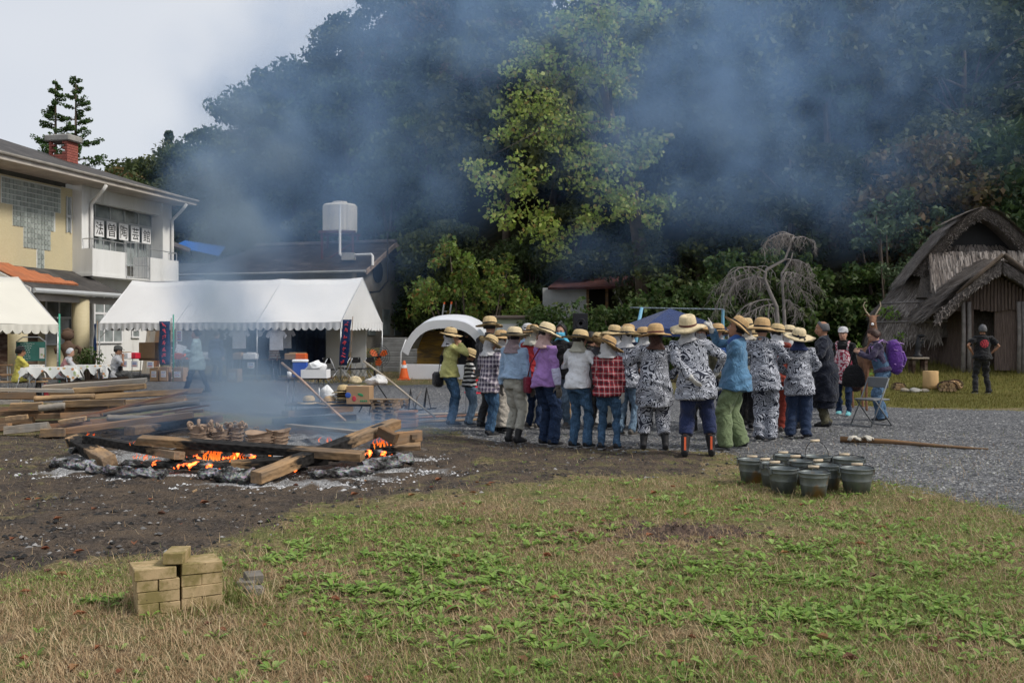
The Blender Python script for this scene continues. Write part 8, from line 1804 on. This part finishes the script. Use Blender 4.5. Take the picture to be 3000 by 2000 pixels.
# clay pots
M['clay_pot']=plain('unglazed_clay',(.30,.215,.155),.9,.25,6,.3,bscale=30)
def clay_coils(mb,c,r,n,h,seed):
    rnd=random.Random(seed)
    for i in range(n):
        a=2*math.pi*i/n;b_=Vector(c)+Vector((r*math.cos(a),r*math.sin(a),0));hh=h*rnd.uniform(.5,1.15);pts=[b_+Vector((.03*math.sin(q*2.2+seed+i),.02*math.cos(q*2+i),hh*q/3))for q in range(4)];mb.tube(pts,[.024,.020,.018,.012],7)
        rr=rnd.uniform(.02,.035);mb.tube([pts[-1]+Vector((rr*math.cos(q),.008,rr*math.sin(q)-rr))for q in np.linspace(0,5.6,9)],.011,6)
def pot(label,px,py,z0,r,h,seed,peaks):
    r,h=r*1.08,h*1.08
    p=X(px,py,z0);e=empty("clay_pot",p,seed,label,"pot","clay pots firing in the bonfire")
    MB().lathe([(r*.5,0),(r*.62,h*.25),(r*.8,h*.55),(r*.74,h*.72),(r*.95,h*.98),(r,h),(r*.93,h),(r*.7,h*.7),(r*.5,.03),(.002,.03)],28,wob=lambda a,r_,z_:(.006*math.sin(9*a),.02*math.sin(2*a)*(z_>h*.9))).build("vessel",M['clay_pot'],e,True)
    cb=MB();[cb.tube([(r*(.70+.1*q)*math.cos(a)*1.06,r*(.70+.1*q)*math.sin(a)*1.06,h*(.35+.18*q)+.008*math.sin(4*a+q))for a in np.linspace(0,6.283,33)],.007,5)for q in range(3)];cb.build("coil_band",M['clay_pot'],e,True)
    if peaks:cb=MB();clay_coils(cb,(0,0,h*.92),r*.9,peaks,h*.36,seed);cb.build("flame_rim",M['clay_pot'],e,True)
pot("clay pot with tall flame-shaped rim at the left of the group",588,1312,.0,.15,.26,1,6);pot("clay pot with looped knobs in the middle of the group",645,1312,.0,.13,.22,2,4);pot("clay pot with tall pierced handle at the right of the group",690,1310,.0,.12,.26,3,5);pot("low scroll-patterned clay pot behind the plank",722,1300,.0,.12,.18,4,3);pot("wide clay bowl beside the banded bowl",765,1320,.0,.19,.22,5,0);pot("banded round clay bowl at the right of the group",815,1318,.0,.15,.24,6,0);pot("small clay dish partly hidden left of the wide bowl",600,1325,.0,.10,.14,7,0)
# timber pile on the left
def cx(x,y):return x*.2976,1080+y*.2976
gP="reclaimed timbers in the pile left of the fire"
PILE=[(0,205,720,218,34,'wood_b',16.3,0),(-200,262,350,268,70,'wood_c',15.9,0),(430,182,1440,112,44,'wood_b',16.7,0),(720,215,1430,170,50,'wood_a',16.5,0),(340,295,930,268,56,'wood_a',15.5,1),(900,278,2000,213,52,'wood_a',15.9,0),(630,345,1230,332,66,'wood_a',15.2,0),(1200,338,1830,288,56,'wood_a',15.6,0),(385,388,640,362,70,'wood_b',15.0,1),(110,372,420,362,66,'wood_a',15.1,0),(1820,298,2210,288,40,'wood_b',16.0,0),(640,405,1060,385,46,'wood_c',15.3,0),(800,470,1850,228,24,'wood_d',14.9,0),(980,446,1960,328,62,'wood_b',15.2,1),(1060,482,1480,492,66,'wood_b',14.6,1),(600,462,1010,442,60,'wood_c',14.9,0),(60,492,270,470,44,'wood_a',14.8,0),(600,522,840,488,42,'wood_a',14.5,0),(-200,442,420,432,56,'wood_c',15.2,0),(1320,474,2060,358,20,'wood_d',14.8,0),(1740,434,2000,412,30,'wood_a',15.0,0),(640,612,1900,452,62,'wood_c',14.3,0),(60,606,470,562,82,'wood_b',14.35,0),(-200,595,90,570,72,'wood_c',14.5,0),(400,640,645,622,84,'wood_a',14.2,0),(420,572,900,545,52,'wood_d',14.6,0),(470,165,1260,92,40,'dark_wood',17.2,0),(-200,335,200,325,40,'wood_b',15.6,0),(-200,400,150,395,44,'wood_d',15.3,0),(-200,520,330,510,70,'wood_c',15.0,0),(300,470,700,460,50,'wood_c',15.2,0),(900,520,1600,470,50,'wood_c',14.8,0),(500,250,1200,200,60,'wood_c',16.6,0),(-200,560,700,545,80,'dark_wood',15.2,0),(700,560,1500,500,80,'dark_wood',15.2,0),(200,420,1400,380,90,'dark_wood',15.7,0),(1300,360,1900,330,60,'wood_c',15.9,0)]
WD={'wood_a':'tan squared timber','wood_b':'weathered grey timber','wood_c':'old brown beam','wood_d':'thin red-brown plank','dark_wood':'dark stained beam'}
for i,(x0,y0,x1,y1,th,mt,Y,rd)in enumerate(PILE):
    a,b=P(*cx(x0,y0),Y),P(*cx(x1,y1),Y+(x1-x0)*.00015);h_=th*.2976/F*Y;a.z=max(a.z,h_/2);b.z=max(b.z,h_/2);w_=h_*random.uniform(1.0,1.6)if not rd else h_
    kind_=WD[mt]if not rd else{'wood_a':'tan round log','wood_b':'grey round log'}[mt]
    rowp="lowest" if y0>540 else("lower middle" if y0>430 else("middle" if y0>300 else "upper" if y0>200 else "topmost"));sidep="left end" if x1<500 else("right end" if x0>1100 else "centre")
    L__=(b-a).length;kind_=("slender " if h_<.07 else "thick " if h_>.11 else "")+("short " if L__<.9 else "long " if L__>1.9 else "")+kind_
    timber("pile_log" if rd else "pile_timber","%s in the %s layer of the woodpile, %s"%(kind_,rowp,sidep),a,b,w_,h_,M[mt],gP,random.uniform(-.12,.12),None,int(rd),(random.random(),random.random()),"timber")
o=MB().box((0,0,0),(.06,.012,.015)).build("wood_chip",M['wood_a']);o.location=on_ground(570,1444)+Vector((0,0,.02));o.rotation_euler=(0,-.2,1.2);tag(o,"small pale wood chip on the black soil before the fire","wood chip")
# ------------------------------------------------------------------ smoke drifting up from the fire and across the hill
BLOBS=[(840,1230,13.5,1.1,.45,1.1),(775,1140,14.2,.85,.7,.95),(715,1040,14.6,.8,.95,.8),(660,890,15.2,.85,1.1,.7),(630,720,15.9,.95,1.2,.85),(660,560,16.6,1.1,1.3,.8),(720,400,17.8,1.4,1.4,.55),(880,240,19.5,2.3,1.7,.19),
         (1180,110,22,3.2,1.7,.18),(1480,20,24,3.4,1.3,.17),(2010,150,27,3.6,2.8,.17),(2010,420,28,3.8,2.4,.16),(2400,110,32,6.0,3.2,.075),(1130,480,22,2.6,2.2,.17),(930,680,19,1.9,1.6,.15),(1780,740,27,2.0,.9,.06),
         (440,1228,13.4,1.2,.22,.55),(1080,1225,13.2,1.3,.30,.42),(2350,520,31,5.0,2.6,.06),(2750,300,34,4.5,4.0,.03)]
sm=MB().box((0,0,0),(1,1,1)).build("smoke");sc0,sc1=Vector((-8.5,10.6,.12)),Vector((19.0,39.0,13.0))
ng=bpy.data.node_groups.new("smoke_density",'GeometryNodeTree');ng.interface.new_socket("Geometry",in_out='INPUT',socket_type='NodeSocketGeometry');ng.interface.new_socket("Geometry",in_out='OUTPUT',socket_type='NodeSocketGeometry')
gn,glk=ng.nodes,ng.links;gout=gn.new("NodeGroupOutput");vc=gn.new("GeometryNodeVolumeCube")
vc.inputs['Min'].default_value=sc0;vc.inputs['Max'].default_value=sc1
for ax_,n_ in zip('XYZ',(150,140,110)):vc.inputs['Resolution '+ax_].default_value=n_
def gm_(op,a,b=0.0):
    nd=gn.new("ShaderNodeMath");nd.operation=op
    for s_,v_ in zip(nd.inputs,(a,b)):
        if isinstance(v_,bpy.types.NodeSocket):glk.new(v_,s_)
        else:s_.default_value=v_
    return nd.outputs[0]
def gnoise(vec,scale,detail,out):
    nd=gn.new("ShaderNodeTexNoise");glk.new(vec,nd.inputs['Vector']);nd.inputs['Scale'].default_value=scale;nd.inputs['Detail'].default_value=detail;nd.inputs['Roughness'].default_value=.6;return nd.outputs[out]
gpos=gn.new("GeometryNodeInputPosition").outputs[0]
def warp(vec,scale,amp,detail=2):
    nc=gnoise(vec,scale,detail,'Color');a=gn.new("ShaderNodeVectorMath");a.operation='SUBTRACT';glk.new(nc,a.inputs[0]);a.inputs[1].default_value=(.5,.5,.5)
    b=gn.new("ShaderNodeVectorMath");b.operation='MULTIPLY_ADD';glk.new(a.outputs[0],b.inputs[0]);b.inputs[1].default_value=(amp,amp,amp);glk.new(vec,b.inputs[2]);return b.outputs[0]
wp=warp(warp(gpos,.45,2.6),1.6,.7);tot=None
for px,py,Y,rx,rz,dn in BLOBS:
    p=P(px,py,Y);ry=max(rx*.8,.5);k=gn.new("ShaderNodeVectorMath");k.operation='MULTIPLY_ADD';glk.new(wp,k.inputs[0]);k.inputs[1].default_value=(1/rx,1/ry,1/rz);k.inputs[2].default_value=(-p.x/rx,-p.y/ry,-p.z/rz)
    ln=gn.new("ShaderNodeVectorMath");ln.operation='LENGTH';glk.new(k.outputs[0],ln.inputs[0])
    mr=gn.new("ShaderNodeMapRange");mr.interpolation_type='SMOOTHERSTEP';glk.new(ln.outputs['Value'],mr.inputs[0]);mr.inputs[1].default_value=1.5;mr.inputs[2].default_value=0.0;mr.inputs[3].default_value=0.0;mr.inputs[4].default_value=dn
    tot=mr.outputs[0]if tot is None else gm_('ADD',tot,mr.outputs[0])
wr_=gn.new("ShaderNodeMapRange");wr_.interpolation_type='SMOOTHSTEP';glk.new(gnoise(warp(gpos,.9,1.2),.75,5,'Fac'),wr_.inputs[0]);wr_.inputs[1].default_value=.36;wr_.inputs[2].default_value=.66;wr_.inputs[3].default_value=.12;wr_.inputs[4].default_value=1.8
den=gm_('SUBTRACT',gm_('MULTIPLY',tot,wr_.outputs[0]),.004);glk.new(gm_('MAXIMUM',den,0.0),vc.inputs['Density'])
t=NT('wood_smoke');t.n.remove(t.bsdf);at_=t.node("ShaderNodeAttribute",attribute_name="density")
vs=t.node("ShaderNodeVolumePrincipled");vs.inputs['Density Attribute'].default_value='';vs.inputs['Anisotropy'].default_value=0.1;t.l.new(t.ramp(at_.outputs['Fac'],[(0.05,(.36,.60,1.0)),(.85,(.60,.80,1.0))]),vs.inputs['Color']);t.l.new(at_.outputs['Fac'],vs.inputs['Density']);t.l.new(vs.outputs[0],t.out.inputs['Volume'])  # ramp whitens dense smoke in place of multiply scattered light
smn=gn.new("GeometryNodeSetMaterial");smn.inputs['Material'].default_value=t.mat;glk.new(vc.outputs[0],smn.inputs[0]);glk.new(smn.outputs[0],gout.inputs[0])
sm.data.materials.append(t.mat);md=sm.modifiers.new("smoke",'NODES');md.node_group=ng
tag(sm,"thin blue-white wood smoke rising from the fire and spreading over the hillside","smoke",kind='stuff')
pend(PEND_DEER,.02,2,.0);finish_pending()
